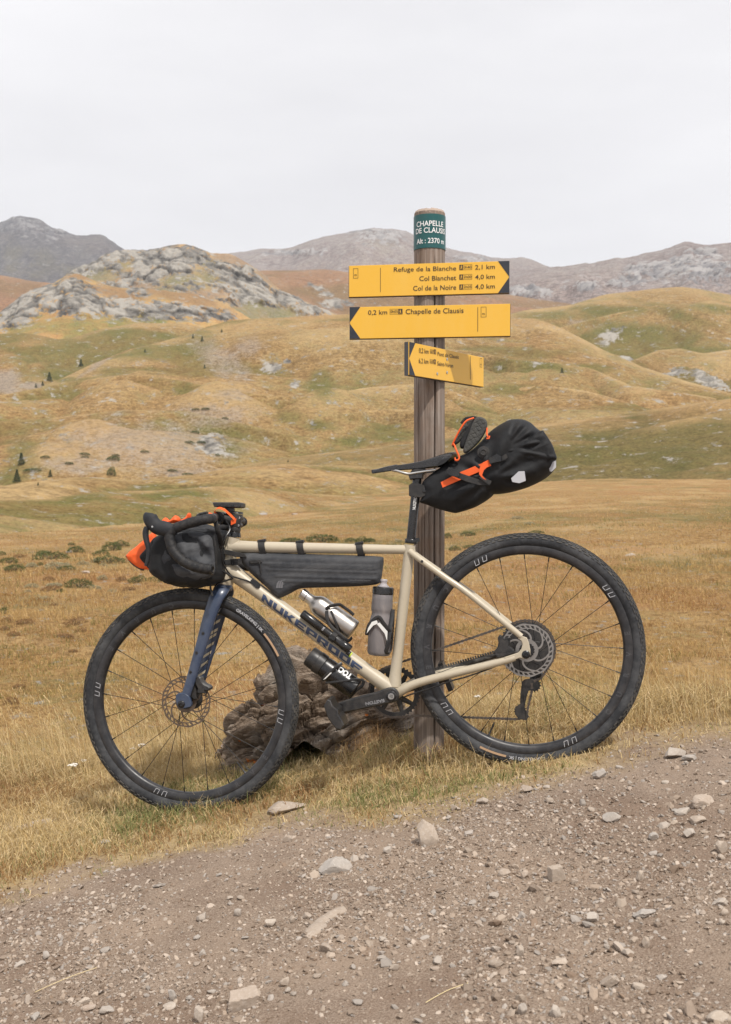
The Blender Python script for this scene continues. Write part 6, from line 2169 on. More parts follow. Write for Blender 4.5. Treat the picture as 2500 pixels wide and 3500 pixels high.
g.lathe(p0, ax_, [(0, .0115), (.003, .0135), (L_ * .38, .0138), (L_ * .39, .0128), (L_ * .82, .0128), (L_ * .83, .0142), (L_ - .004, .0146), (L_, .012)], 28)
t.part(g, 'pump_barrel', m_gloss)
g = G()
q0 = p0 + ax_ * L_ * .92
g.tube([q0 + (0, -.002, -.014), q0 + (0.010, -.002, -.0255)], 0.008, 12)
t.part(g, 'pump_head', m_gloss)
g = G()
g.tube([q0 + (0.0085, -.002, -.024), q0 + (0.0112, -.002, -.0268)], 0.0088, 12)
t.part(g, 'head_ring', m_lime)
g = G()
g.lathe(p0 + ax_ * L_ * .60, ax_, [(0, .0150), (.001, .0162), (.017, .0162), (.018, .015)], 24)
so = t.part(g, 'strap', m_strap)
g = G()
c_ = p0 + ax_ * (L_ * .60 + .009)
g.box(c_ + (0, -.017, 0), (.010, .003, .006), np.array(Matrix.Rotation(0.63, 3, 'Y')))
t.part(g, 'buckle', m_gloss, parent=so)
V, F = text_mesh('ONE', bold=.02)
V = V - np.array((V[:, 0].min(), 0, 0))
g = G()
per = np.cross(ax_, (0, -1.0, 0))
per = per if per[2] > 0 else -per
an_ = (V[:, 0] / V[:, 0].max() * .013 - .003) / .013
g.add(p0 + np.outer(L_ * .455 - V[:, 1] / CAPH * .0052, ax_) + .0131 * (np.outer(np.cos(an_), (0, -1.0, 0)) + np.outer(np.sin(an_), per)), F)
t.part(g, 'lettering', m_greyprint, smooth=False, kind='stuff')

# ================================================================== stones
import bmesh
def ico(sub):
    bm = bmesh.new()
    bmesh.ops.create_icosphere(bm, subdivisions=sub, radius=1.0)
    V = np.array([v.co[:] for v in bm.verts])
    F = np.array([[v.index for v in f.verts] for f in bm.faces])
    bm.free()
    return V, F
ICO1, ICO2, ICO3, ICO4 = ico(1), ico(2), ico(3), ico(4)

def rock_shape(seed, base=ICO3, planes=16, rough=0.09, lo=0.55, boxy=False):
    r_ = np.random.default_rng(seed)
    V, F = base
    n = r_.normal(size=(planes, 3))
    n /= np.linalg.norm(n, axis=1)[:, None]
    d = r_.uniform(lo, 1.0, planes)
    if boxy:
        ax_b = np.concatenate([np.eye(3), -np.eye(3)]) + r_.normal(0, .09, (6, 3))
        ax_b /= np.linalg.norm(ax_b, axis=1)[:, None]
        n = np.concatenate([n[:3], ax_b])
        d = np.concatenate([np.full(3, .93), r_.uniform(.55, .66, 6)])
    dots = V @ n.T
    t = np.where(dots > 0.05, d / np.maximum(dots, 0.05), 9).min(1)
    t = np.minimum(t, 1.15)
    W = V * t[:, None]
    W = W * (1 + rough * fbm(W * 4 + seed, 4, seed)[:, None] + 0.35 * rough * fbm(W * 14 + seed, 3, seed + 3)[:, None])
    W /= np.abs(W).max(0)
    return W, F

m_stone, nt, b = new_mat('limestone')
inf = N(nt, 'ObjectInfo')
s1_ = noise(nt, 22, 6, 0.65)
s2_ = noise(nt, 130, 4, 0.7)
tone = ramp(nt, inf.outputs['Random'], [(0.0, (0.31, 0.25, 0.2)), (0.35, (0.40, 0.33, 0.265)), (0.6, (0.34, 0.31, 0.28)), (0.85, (0.46, 0.39, 0.32)), (1.0, (0.33, 0.255, 0.2))])
dk = mix(nt, framp(nt, s1_, 0.42, 0.66, 0, 0.45), tone, (0.30, 0.24, 0.19))
dk = mix(nt, framp(nt, s2_, 0.5, 0.75, 0, 0.35), dk, (0.62, 0.57, 0.51))
nt.links.new(dk, b.inputs['Base Color'])
b.inputs['Roughness'].default_value = 0.95
b.inputs['Specular IOR Level'].default_value = 0.2
bump(nt, b, mix(nt, 0.5, s1_, s2_), 0.5, 0.004)

def add_stone(px, py, w, h, seed, label, group=None, name='stone', flat_=0.7, rot=None, base=ICO3, planes=16, bury=0.25, yaw=None, lo=0.62, cat='stone'):
    p = on_ground(px, py + h * 0.3)
    d = p[1]
    W = w / FPX * d * 0.5
    Hh = h / FPX * d * flat_ * 0.62
    Dp = W * 0.75
    if w > 30:
        base = ICO4
    V, F = rock_shape(seed, base, planes, lo=lo, rough=0.07, boxy=any(label.startswith(k__) for k__ in ('squarish pale block', 'rectangular tan')))
    V = V * np.array([W, Dp, Hh])
    me = np_mesh(name, V, tris=F, smooth=True)
    me.set_sharp_from_angle(angle=0.3)
    o = link(name, me, m_stone)
    o.location = (p[0], p[1], p[2] + Hh * (1 - 2 * bury))
    o.rotation_euler = (random.uniform(-.12, .12), -math.atan(GX) * 0.8 if rot is None else rot, random.uniform(-.35, .35) if yaw is None else yaw)
    tag(o, label, cat, group)
    return o

BL = lambda x_, y_: (x_ * .7697, 2500 + y_ * .7697)
BRr = lambda x_, y_: (1250 + x_ * .7697, 2500 + y_ * .7697)
k7 = .7697
STONES = [
 (BL, 1275, 337, 172, 52, 'long pale flat stone lying in the grass right of the front wheel'),
 (BL, 1500, 592, 170, 90, 'large grey half-buried stone on the track below the crank'),
 (BL, 1578, 562, 46, 36, 'small pale stone touching the large half-buried grey one'),
 (BL, 900, 828, 56, 38, 'pale angular stone left of the middle of the track'),
 (BL, 1062, 806, 46, 36, 'pale block, upper one of two stones on the left-centre track'),
 (BL, 1203, 853, 56, 42, 'rounded pinkish stone, lower one of two on the left-centre track'),
 (BL, 1455, 965, 76, 46, 'pale wedge-shaped stone just below the bone-shaped rock'),
 (BL, 1270, 1115, 58, 42, 'pointed triangular stone above the rectangular slab'),
 (BL, 470, 1237, 80, 36, 'flat brownish stone at the bottom left of the track'),
 (BL, 395, 1229, 66, 30, 'flat bluish-grey stone beside the brownish one at bottom left'),
 (BL, 765, 1178, 40, 52, 'upright pale stone at the bottom left of centre'),
 (BL, 748, 1221, 72, 32, 'flat pale stone under the upright one at the bottom'),
 (BL, 885, 1268, 46, 70, 'tall brown stone cut by the bottom edge left of the slab'),
 (BL, 368, 1192, 84, 36, 'grey half-buried stone above the two flat ones at bottom left'),
 (BL, 205, 1000, 42, 34, 'pale stone near the left edge of the track'),
 (BL, 85, 1032, 62, 34, 'half-buried grey stone at the left edge of the track'),
 (BL, 600, 700, 36, 26, 'small brown stone on the track just under the grass border'),
 (BL, 1280, 480, 50, 30, 'pale stone at the grass border below the long flat stone'),
 (BL, 900, 990, 34, 32, 'small whitish stone standing left of centre on the track'),
 (BL, 1510, 922, 42, 30, 'small pale stone right of the bone-shaped rock'),
 (BL, 463, 492, 50, 24, 'pale stone showing through the grass at the left'),
 (BL, 1360, 822, 50, 30, 'dusty stone just above the bone-shaped rock'),
 (BL, 1298, 840, 36, 28, 'dark little stone left of the bone-shaped rock'),
 (BRr, 275, 468, 98, 104, 'biggest rounded pale stone on the track below the signpost'),
 (BRr, 1370, 97, 120, 52, 'long brownish stone at the right edge of the verge behind the rear wheel'),
 (BRr, 1438, 122, 70, 32, 'pale flat stone next to the long brownish one'),
 (BRr, 1040, 196, 66, 42, 'white wedge-shaped stone right of the rear tyre'),
 (BRr, 1054, 178, 24, 20, 'tiny white stone behind the white wedge-shaped one'),
 (BRr, 715, 259, 60, 40, 'lumpy tan stone just below the rear tyre'),
 (BRr, 520, 312, 56, 32, 'pale stone under the lettering of the rear tyre'),
 (BRr, 1500, 307, 112, 62, 'broad pale half-buried stone near the right edge'),
 (BRr, 1415, 350, 90, 36, 'flat pale stone left of and below the broad half-buried one'),
 (BRr, 1470, 395, 86, 32, 'smooth flat grey stone near the right edge'),
 (BRr, 1090, 384, 92, 42, 'long grey stone in the middle of the right half of the track'),
 (BRr, 1325, 415, 82, 26, 'nearly buried flat stone left of the smooth grey one'),
 (BRr, 850, 640, 76, 58, 'squarish pale block on the right half of the track'),
 (BRr, 617, 622, 66, 42, 'grey half-buried stone left of the squarish pale block'),
 (BRr, 708, 642, 36, 36, 'small rounded tan stone between the grey stone and the square block'),
 (BRr, 1220, 650, 40, 46, 'bluish upright stone on the right half of the track'),
 (BRr, 1240, 808, 112, 36, 'long pale slab lying flat at the lower right'),
 (BRr, 1005, 832, 72, 46, 'knobbly pale stone left of the long slab at lower right'),
 (BRr, 860, 1028, 82, 32, 'pale bar-shaped stone at the lower right of centre'),
 (BRr, 1090, 1108, 102, 56, 'brown angular stone near the bottom right'),
 (BRr, 1580, 520, 56, 56, 'white pointed stone at the right edge'),
 (BRr, 1580, 750, 96, 50, 'broad half-buried pale stone at the right edge halfway down'),
 (BRr, 1590, 805, 46, 32, 'small white stone under the broad one at the right edge'),
 (BRr, 1165, 985, 56, 32, 'pale flat stone above the brown angular one'),
 (BRr, 1245, 945, 40, 46, 'upright tan stone at the lower right'),
 (BRr, 690, 980, 42, 56, 'leaning grey stone at the bottom right of centre'),
 (BRr, 585, 1030, 80, 38, 'flat pale stone left of the leaning grey one'),
 (BRr, 697, 1240, 46, 52, 'cubic white stone at the bottom edge right of centre'),
 (BRr, 842, 1252, 52, 52, 'triangular tan stone at the bottom edge'),
 (BRr, 1570, 1268, 116, 62, 'dark half-buried rock in the bottom right corner'),
 (BRr, 1282, 470, 52, 36, 'brown-grey stone right of the long grey one'),
 (BRr, 1440, 457, 60, 42, 'cracked brownish stone near the right edge'),
 (BRr, 580, 968, 52, 26, 'small orange-tan stone above the flat pale one'),
 (BRr, 925, 668, 42, 26, 'small reddish-brown stone right of the squarish block'),
 (BRr, 395, 342, 30, 26, 'small brown stone right of and above the biggest stone'),
 (BRr, 100, 530, 46, 32, 'grey stone left of and below the biggest stone'),
 (BRr, 370, 386, 30, 22, 'small grey-white stone right of the biggest stone'),
 (BRr, 818, 306, 38, 26, 'pale rounded stone below and right of the lumpy tan one'),
 (BRr, 965, 320, 26, 30, 'small upright grey stone right of the pale rounded one'),
]
for i, (fn, x_, y_, w_, h_, lb) in enumerate(STONES):
    px_, py_ = fn(x_, y_)
    half = 'buried' in lb
    add_stone(px_, py_, w_ * k7, h_ * k7, 100 + i, lb, flat_=1.05 if h_ > w_ * .75 else 0.9, bury=0.42 if half else 0.2, planes=14 if h_ > w_ * .85 else 7 + i % 4, lo=0.68 if h_ > w_ * .85 else 0.45)
# slab with straight edges
add_stone(*BL(1080, 1202), 162 * k7, 62 * k7, 901, 'rectangular tan slab near the bottom edge of the track', flat_=1.0, yaw=0.08, planes=9, lo=0.85, bury=0.15)
# bone-shaped bedrock and the long pale ledge in the grass: chains of lobes joined into one rock
def lobed(name, lobes, label, seed, squash=0.35, bury=0.5):
    pts = [on_ground(x_, y_) for x_, y_, r_ in lobes]
    g = G()
    c = np.mean(pts, 0)
    P_, R_ = [], []
    for p, (x_, y_, r_) in zip(pts, lobes):
        P_.append((p[0], p[1], p[2]))
        R_.append(r_ / FPX * p[1])
    P_ = catmull(np.array(P_), 7, False)
    R_ = np.interp(np.linspace(0, 1, len(P_)), np.linspace(0, 1, len(R_)), R_)
    R_[0] = R_[-1] = 0.004
    g.tube(P_ - c, R_, 22, up=(0, 0, 1))
    V = g.v[0]
    axp = np.repeat(P_ - c, 22, 0)
    d = V - axp
    d[:, 2] *= squash
    V = axp + d
    nrm = d / (np.linalg.norm(d, axis=1)[:, None] + 1e-9)
    V = V + nrm * (0.006 * fbm(V * 40, 4, seed) + 0.003 * fbm(V * 120, 3, seed + 2, ridged=True))[:, None]
    g.v[0] = V
    o = g.obj(name, m_stone, ang=0.6)
    o.location = c
    tag(o, label, 'stone')
lobed('stone', [(1040, 3205, 20), (1075, 3185, 34), (1095, 3160, 24), (1120, 3138, 22), (1160, 3115, 24), (1178, 3108, 14)], 'bone-shaped pale rock half sunk in the track left of centre', 31)
lobed('stone', [(-10, 2840, 18), (50, 2835, 24), (95, 2825, 20), (130, 2815, 22), (165, 2808, 20), (178, 2804, 8)], 'long pale ledge of rock in the grass at the left edge', 33)

# smaller pebbles: one object each, alike
PEB = []
for k_ in range(10):
    V, F = rock_shape(300 + k_, ICO2, 9, 0.10, 0.45)
    me = np_mesh('pebble', V * np.array([1, 0.8, 0.62]), tris=F)
    me.set_sharp_from_angle(angle=0.5)
    me.materials.append(m_stone)
    PEB.append(me)
r_ = np.random.default_rng(77)
cnt = 0
while cnt < 235:
    x_, y_ = r_.uniform(-1.0, 1.25), r_.uniform(1.75, 3.6)
    px_ = 1250 + x_ / y_ * FPX
    if px_ < -20 or px_ > 2520:
        continue
    if r_.random() > track_mask(np.array([x_]), np.array([y_]))[0] or y_ > crest_y(x_) - .1:
        continue
    s_ = float(np.clip(r_.lognormal(math.log(0.0070), 0.28), 0.005, 0.0125))
    o = bpy.data.objects.new('pebble', PEB[cnt % 10])
    COL.objects.link(o)
    z_ = float(ground_z(np.array([x_]), np.array([y_]))[0])
    o.location = (x_, y_, z_ + s_ * .25)
    o.rotation_euler = (r_.uniform(-.3, .3), r_.uniform(-.3, .3), r_.uniform(0, 6.28))
    o.scale = (s_ * r_.uniform(.8, 1.3), s_ * r_.uniform(.8, 1.2), s_ * r_.uniform(.7, 1.1))
    tag(o, 'small pale pebble among the loose gravel of the track', 'pebble', 'pebbles scattered over the track')
    cnt += 1

# loose gravel, tens of thousands of chips
m_chip, nt, b = new_mat('gravel_chips')
nt.links.new(attr(nt, 'Col', 'Color'), b.inputs['Base Color'])
b.inputs['Roughness'].default_value = 0.95
b.inputs['Specular IOR Level'].default_value = 0.2
def chips(name, n, size, seed, xr=(-1.7, 2.1), yr=(1.5, 3.75)):
    r_ = np.random.default_rng(seed)
    x = r_.uniform(*xr, n)
    y = r_.uniform(*yr, n)
    tm = track_mask(x, y)
    den = 0.25 + 0.75 * smooth01(-0.25, 0.25, fbm(P3(x * 3.2, y * 3.2), 3, 61))
    keep = (r_.random(n) < tm * den) & (y < crest_y(x) - .05) & (np.abs(x / y) < 0.56)
    x, y = x[keep], y[keep]
    n = len(x)
    z = ground_z(x, y)
    s = np.clip(r_.lognormal(math.log(size), 0.45, n), size * .45, size * 3.0)
    V0, F0 = ICO1
    V = np.repeat(V0[None], n, 0) * r_.uniform(0.65, 1.25, (n, len(V0), 1))
    V *= (s[:, None] * np.stack([r_.uniform(.8, 1.3, n), r_.uniform(.6, 1.1, n), r_.uniform(.35, .75, n)], 1))[:, None, :]
    a = r_.uniform(0, 2 * math.pi, n)
    tl = r_.normal(0, 0.35, (n, 2))
    c, sn = np.cos(a), np.sin(a)
    X = V[..., 0] * c[:, None] - V[..., 1] * sn[:, None]
    Y = V[..., 0] * sn[:, None] + V[..., 1] * c[:, None]
    Z = V[..., 2] + X * tl[:, :1] + Y * tl[:, 1:]
    V = np.stack([X + x[:, None], Y + y[:, None], Z + (z + s * .12)[:, None]], -1)
    F = (F0[None] + (np.arange(n) * len(V0))[:, None, None]).reshape(-1, 3)
    pal = np.array([(0.36, 0.28, 0.215), (0.44, 0.355, 0.28), (0.31, 0.24, 0.185), (0.40, 0.35, 0.305), (0.50, 0.415, 0.34), (0.25, 0.18, 0.13), (0.34, 0.265, 0.205)])
    col = pal[r_.integers(0, len(pal), n)] * r_.uniform(.62, .95, (n, 1))
    me = np_mesh(name, V.reshape(-1, 3), tris=F, smooth=False, attrs={'Col': np.repeat(col, len(V0), 0)})
    link(name, me, m_chip, kind='stuff')
chips('gravel', 160000, 0.0026, 5)
chips('coarse_gravel', 5600, 0.0052, 6)

# ================================================================== boulder behind the bicycle
m_boulder, nt, b = new_mat('layered_boulder')
vb = coord(nt, (1, 1, 3.0), (0.0, 0.42, 0.0))
b1 = noise(nt, 9, 7, 0.7, vb, 0.6)
b2 = noise(nt, 45, 5, 0.7, vb)
b3 = noise(nt, 5, 4, 0.6)
b4 = noise(nt, 16, 3, 0.5)
rc = ramp(nt, mix(nt, 0.5, b1, b2), [(0.36, (0.07, 0.05, 0.036)), (0.46, (0.17, 0.125, 0.09)), (0.55, (0.27, 0.21, 0.16)), (0.68, (0.40, 0.335, 0.27))])
rc = mix(nt, framp(nt, b3, 0.5, 0.7, 0, 0.5), rc, (0.40, 0.37, 0.33))
rc = mix(nt, framp(nt, b4, 0.70, 0.73, 0, 0.85), rc, (0.55, 0.15, 0.02))
nt.links.new(rc, b.inputs['Base Color'])
b.inputs['Roughness'].default_value = 0.95
b.inputs['Specular IOR Level'].default_value = 0.15
bump(nt, b, mix(nt, 0.5, b1, b2), 0.9, 0.02)
BD = 3.98
sil = np.array([(745, 2600), (752, 2545), (780, 2480), (800, 2440), (850, 2400), (862, 2330), (890, 2285), (950, 2235), (1000, 2196), (1050, 2212), (1090, 2255), (1150, 2290), (1230, 2325), (1310, 2362), (1395, 2425), (1450, 2495), (1480, 2600), (1470, 2700), (1080, 2780), (745, 2700)], float)
S3 = np.array([at_depth(x_, y_, BD) for x_, y_ in sil])
cB = np.array([at_depth(1080, 2640, BD)])[0]
ang = np.arctan2(S3[:, 2] - cB[2], S3[:, 0] - cB[0])
rad = np.hypot(S3[:, 2] - cB[2], S3[:, 0] - cB[0]) * 0.95
od = np.argsort(ang)
ang, rad = ang[od], rad[od]
nu, nv = 420, 300
u = np.linspace(-math.pi, math.pi, nu, endpoint=False)
v = np.linspace(-0.97, 0.97, nv)
Rs = np.interp(u, ang, rad, period=2 * math.pi)
UU, VV = np.meshgrid(u, v)
k = (1 - np.abs(VV) ** 2.6) ** (1 / 2.6)
X = Rs[None] * np.cos(UU) * k
Zb = Rs[None] * np.sin(UU) * k
Yb = 0.24 * VV
Vb = np.stack([X, Yb, Zb], -1).reshape(-1, 3)
nb = np.stack([np.cos(UU) * k, VV * 0.9, np.sin(UU) * k], -1).reshape(-1, 3)
nb /= np.linalg.norm(nb, axis=1)[:, None]
# tilted strata: stepped ledges broken by cracks
ca_, sa_ = math.cos(0.42), math.sin(0.42)
hs = Vb[:, 2] * ca_ - Vb[:, 0] * sa_ + 0.018 * fbm(Vb * 9, 3, 2) + 0.25 * Vb[:, 1]
q_ = hs / 0.042
st = np.floor(q_)
fr_ = q_ - st
lay = hash3(st.astype(np.int64), np.zeros(len(st), np.int64), np.zeros(len(st), np.int64), 4)
f1_, f2_, ci_ = worley(np.stack([Vb[:, 0] * 6.5, Vb[:, 1] * 6.5, hs * 15], 1) + 0.25 * np.stack([fbm(Vb * 12, 3, 70 + k_) for k_ in range(3)], 1), 8)
disp = 0.030 * (lay - .5) + 0.075 * (ci_ - .5) - 0.022 * np.exp(-((f2_ - f1_) / .07) ** 2) - 0.016 * np.exp(-(np.minimum(fr_, 1 - fr_) / .10) ** 2) + 0.030 * fbm(Vb * 7, 4, 12) + 0.013 * fbm(np.stack([Vb[:, 0] * 22, Vb[:, 1] * 22, hs * 95], 1), 3, 13, ridged=True)
tl_ = np.stack([np.sin(ci_ * 911), np.cos(ci_ * 577), np.sin(ci_ * 1333 + 1)], 1)
disp = disp + 0.05 * np.clip((Vb * tl_).sum(1), -.25, .25)
hg_ = Vb[:, 2] + cB[2] - ground_z(Vb[:, 0] + cB[0], np.minimum(Vb[:, 1] + cB[1], 4.2))
disp = np.where(hg_ < 0.10, np.maximum(disp, 0.012) * smooth01(0.10, -0.02, hg_) + disp * smooth01(-0.02, 0.10, hg_), disp)
Vb = Vb + nb * disp[:, None]
me = np_mesh('boulder', Vb, quads=grid_quads(nv, nu, True), smooth=True)
me.set_sharp_from_angle(angle=0.6)
o = link('boulder', me, m_boulder)
o.location = cB
tag(o, 'rugged layered brown boulder in the grass behind the front wheel and crank', 'boulder')

# ================================================================== grass
m_grass, nt, b = new_mat('grass_blades')
nt.nodes.remove(b)
dif = nt.nodes.new('ShaderNodeBsdfDiffuse')
trl = nt.nodes.new('ShaderNodeBsdfTranslucent')
mx = nt.nodes.new('ShaderNodeMixShader')
mx.inputs['Fac'].default_value = 0.3
ac = attr(nt, 'Col', 'Color')
nt.links.new(ac, dif.inputs['Color'])
nt.links.new(ac, trl.inputs['Color'])
nt.links.new(dif.outputs[0], mx.inputs[1])
nt.links.new(trl.outputs[0], mx.inputs[2])
nt.links.new(mx.outputs[0], nt.nodes['Material Output'].inputs['Surface'])

def blades(name, base, L, w, lean, col, curl=0.3, seed=0, tipcol=None):
    r_ = np.random.default_rng(seed)
    n = len(base)
    a = r_.uniform(0, math.pi, n)
    side = np.stack([np.cos(a), np.sin(a), np.zeros(n)], 1) * (w / 2)[:, None]
    ln = np.concatenate([lean, np.zeros((n, 1))], 1)
    mag = np.clip(np.linalg.norm(lean, axis=1), 0, 1.2)
    up = np.array((0, 0, 1.0))
    mid = base + (up * 0.55 + ln * curl)[:] * L[:, None]
    tip = base + (ln + up * np.sqrt(np.maximum(0.06, 1 - mag ** 2 * .8))[:, None]) * L[:, None]
    V = np.stack([base - side, base + side, mid - side * .75, mid + side * .75, tip], 1).reshape(-1, 3)
    i = np.arange(n) * 5
    Q = np.stack([i, i + 1, i + 3, i + 2], 1)
    T_ = np.stack([i + 2, i + 3, i + 4], 1)
    me = np_mesh(name, V, quads=Q, tris=T_, smooth=False, attrs={'Col': np.repeat(col, 5, 0)})
    return me

STRAW = np.array([(0.58, 0.44, 0.22), (0.68, 0.54, 0.30), (0.52, 0.37, 0.17), (0.64, 0.50, 0.30)])
GREEN = np.array([(0.24, 0.245, 0.095), (0.30, 0.30, 0.13), (0.19, 0.205, 0.08)])
BROWN = np.array([(0.34, 0.20, 0.095), (0.40, 0.26, 0.12)])
def grass_cols(r_, x, y, gsc, gbias, bbias=-0.1):
    n = len(x)
    gf = fbm(P3(x * gsc, y * gsc), 3, 51) + r_.normal(0, 0.22, n) + gbias
    bf = fbm(P3(x * gsc * 1.3, y * gsc * 1.3), 3, 55) + r_.normal(0, 0.25, n) + bbias
    c = STRAW[r_.integers(0, 4, n)]
    c = np.where((bf > 0.25)[:, None], BROWN[r_.integers(0, 2, n)], c)
    c = np.where((gf > 0.18)[:, None], GREEN[r_.integers(0, 3, n)], c)
    return c * r_.uniform(0.75, 1.15, (n, 1))

r_ = np.random.default_rng(99)
n = 370000
x = r_.uniform(-2.7, 2.4, n)
y = r_.uniform(1.9, 5.4, n)
tm = track_mask(x, y)
keep = (r_.random(n) > tm ** 0.25) & (np.abs(x / y) < 0.56) & (y < crest_y(x) + 0.9)
keep &= r_.random(n) < (0.35 + 0.65 * smooth01(-.45, .1, fbm(P3(x * 6, y * 6), 3, 81)))
x, y, tm = x[keep], y[keep], tm[keep]
n = len(x)
z = ground_z(x, y) - 0.004
edge_ = smooth01(0.0, 0.45, y - border_y(x))
hn = fbm(P3(x * 4.2, y * 4.2), 3, 90)
L_ = (0.020 + 0.026 * edge_ + 0.022 * np.clip(hn, 0, 1)) * r_.uniform(.5, 1.6, n)
L_ += 0.04 * smooth01(0.35, 0.05, np.abs(y - crest_y(x))) * r_.uniform(0.2, 1.4, n)
dp = np.hypot(x - POST[0], y - POST[1])
L_ += 0.035 * np.exp(-(dp / 0.12) ** 2) * r_.uniform(0.2, 1.3, n)
lean = r_.normal(0, 0.72, (n, 2)) + np.array([-0.12, -0.05])
gb = 0.03 * np.exp(-((y - border_y(x) - .28) / .22) ** 2) + 0.22 * np.exp(-(dp / .2) ** 2) - 0.16 * (x < -0.75) - 0.13
me = blades('verge_blades', np.stack([x, y, z], 1), L_, r_.uniform(.0016, .0034, n), lean, grass_cols(r_, x, y, 2.6, gb), seed=1)
link('short_grass', me, m_grass, kind='stuff')

# tall dry stems along the brow of the verge
def tall(n, xr, back, hgt, seed, lx=-0.35):
    r_ = np.random.default_rng(seed)
    x = r_.uniform(*xr, n)
    y = crest_y(x) + r_.uniform(*back, n)
    z = ground_z(x, y)
    L_ = r_.uniform(*hgt, n) * (0.7 + 0.5 * np.clip(fbm(P3(x * 3, y * 3), 3, seed), -.5, 1))
    lean = np.stack([r_.normal(lx, 0.22, n), r_.normal(-.05, 0.2, n)], 1)
    c = np.where((r_.random(n) < .12)[:, None], BROWN[r_.integers(0, 2, n)], STRAW[r_.integers(0, 4, n)]) * r_.uniform(.85, 1.15, (n, 1))
    b_ = np.stack([x, y, z], 1)
    return b_, L_, lean, c, r_
parts_ = [tall(2300, (-2.0, -0.15), (-0.35, 0.55), (0.12, 0.46), 11), tall(800, (-0.15, 0.45), (-0.4, 0.2), (0.06, 0.2), 12, -.1), tall(1700, (0.35, 1.9), (-0.35, 0.45), (0.08, 0.30), 13, -.12), tall(130, (0.0, 0.42), (-1.0, -.4), (0.05, 0.16), 14, 0.0)]
B_ = np.concatenate([p[0] for p in parts_])
L_ = np.concatenate([p[1] for p in parts_])
ln_ = np.concatenate([p[2] for p in parts_])
c_ = np.concatenate([p[3] for p in parts_])
keep = track_mask(B_[:, 0], B_[:, 1]) < .3
B_, L_, ln_, c_ = B_[keep], L_[keep], ln_[keep], c_[keep]
n = len(B_)
r_ = np.random.default_rng(15)
me = blades('stems', B_, L_, r_.uniform(.0012, .0022, n), ln_, c_, seed=2)
link('tall_dry_grass', me, m_grass, kind='stuff')
# seed heads on the tallest of them
sel = (L_ > 0.2) & (r_.random(n) < .55)
mag = np.clip(np.linalg.norm(ln_, axis=1), 0, 1.2)
tips = B_ + np.concatenate([ln_, np.sqrt(np.maximum(.06, 1 - mag ** 2 * .8))[:, None]], 1) * L_[:, None]
tips = tips[sel]
dirs = np.concatenate([ln_[sel], 0.6 * np.ones((sel.sum(), 1))], 1)
dirs /= np.linalg.norm(dirs, axis=1)[:, None]
m_ = len(tips)
k_ = 7
hb_ = np.repeat(tips, k_, 0) - np.repeat(dirs, k_, 0) * r_.uniform(0, .045, (m_ * k_, 1))
me = blades('heads', hb_, r_.uniform(.008, .018, m_ * k_), r_.uniform(.0016, .003, m_ * k_), np.repeat(dirs[:, :2], k_, 0) * .8 + r_.normal(0, .35, (m_ * k_, 2)), np.repeat(c_[sel], k_, 0) * 1.08, seed=4)
link('grass_seed_heads', me, m_grass, kind='stuff')

# fine brown tuft in front of the boulder
r_ = np.random.default_rng(21)
n = 3200
cx_ = on_ground(1250, 2570)
x = cx_[0] + r_.normal(0, .085, n)
y = cx_[1] + .05 + r_.normal(0, .06, n)
z = ground_z(x, y)
me = blades('tuft', np.stack([x, y, z], 1), r_.uniform(.03, .15, n) * np.exp(-((x - cx_[0]) / .14) ** 2), r_.uniform(.0009, .0016, n), r_.normal(0, .5, (n, 2)), np.where((r_.random(n) < .6)[:, None], np.array([[0.55, 0.35, 0.18]]), np.array([[0.62, 0.44, 0.24]])) * r_.uniform(.7, 1.2, (n, 1)), seed=5)
o = link('dry_tuft', me, m_grass, kind='stuff')

# meadow tussocks: density falls with distance
r_ = np.random.default_rng(31)
n = 260000
py_ = r_.uniform(1735, 2720, n)
px_ = r_.uniform(-500, 3000, n)
y = 2.6 * FPX / (py_ - HORIZON)
x = (px_ - 1250) / FPX * y
keep = (y > crest_y(np.clip(x, -5, 5)) + 3.0) & (y < 95)
cl = fbm(P3(x * .9, y * .9), 3, 41)
keep &= r_.random(n) < 0.30 + 0.7 * smooth01(-.25, .3, cl)
x, y, cl = x[keep], y[keep], cl[keep]
n = len(x)
z = meadow_z(x, y) - 0.01
col = grass_cols(r_, x, y, 0.42, -0.16, -0.12) * np.array([0.86, 0.76, 0.63])
sc_ = np.clip(y / 16.0, .6, 2.2)
L_ = r_.uniform(.04, .12, n) * (1 + .5 * np.clip(cl, 0, 1)) * np.clip(sc_, .7, 1.5)
me = blades('meadow_blades', np.stack([x, y, z], 1), L_, r_.uniform(.004, .009, n) * sc_ * 1.15, r_.normal(0, .55, (n, 2)) + np.array([-.2, 0]), col, seed=7)
link('meadow_grass', me, m_grass, kind='stuff')

# ================================================================== shrubs and trees
m_leaf, nt, b = new_mat('shrub_leaves')
oi = N(nt, 'ObjectInfo')
lc = mix(nt, attr(nt, 'v'), oi.outputs['Color'], mix(nt, 1.0, oi.outputs['Color'], (1.7, 1.6, 1.5), 'MULTIPLY'))
nt.links.new(lc, b.inputs['Base Color'])
b.inputs['Roughness'].default_value = 0.8
b.inputs['Specular IOR Level'].default_value = 0.1
m_twig = plain('twig', (0.12, 0.085, 0.06), 0.9)

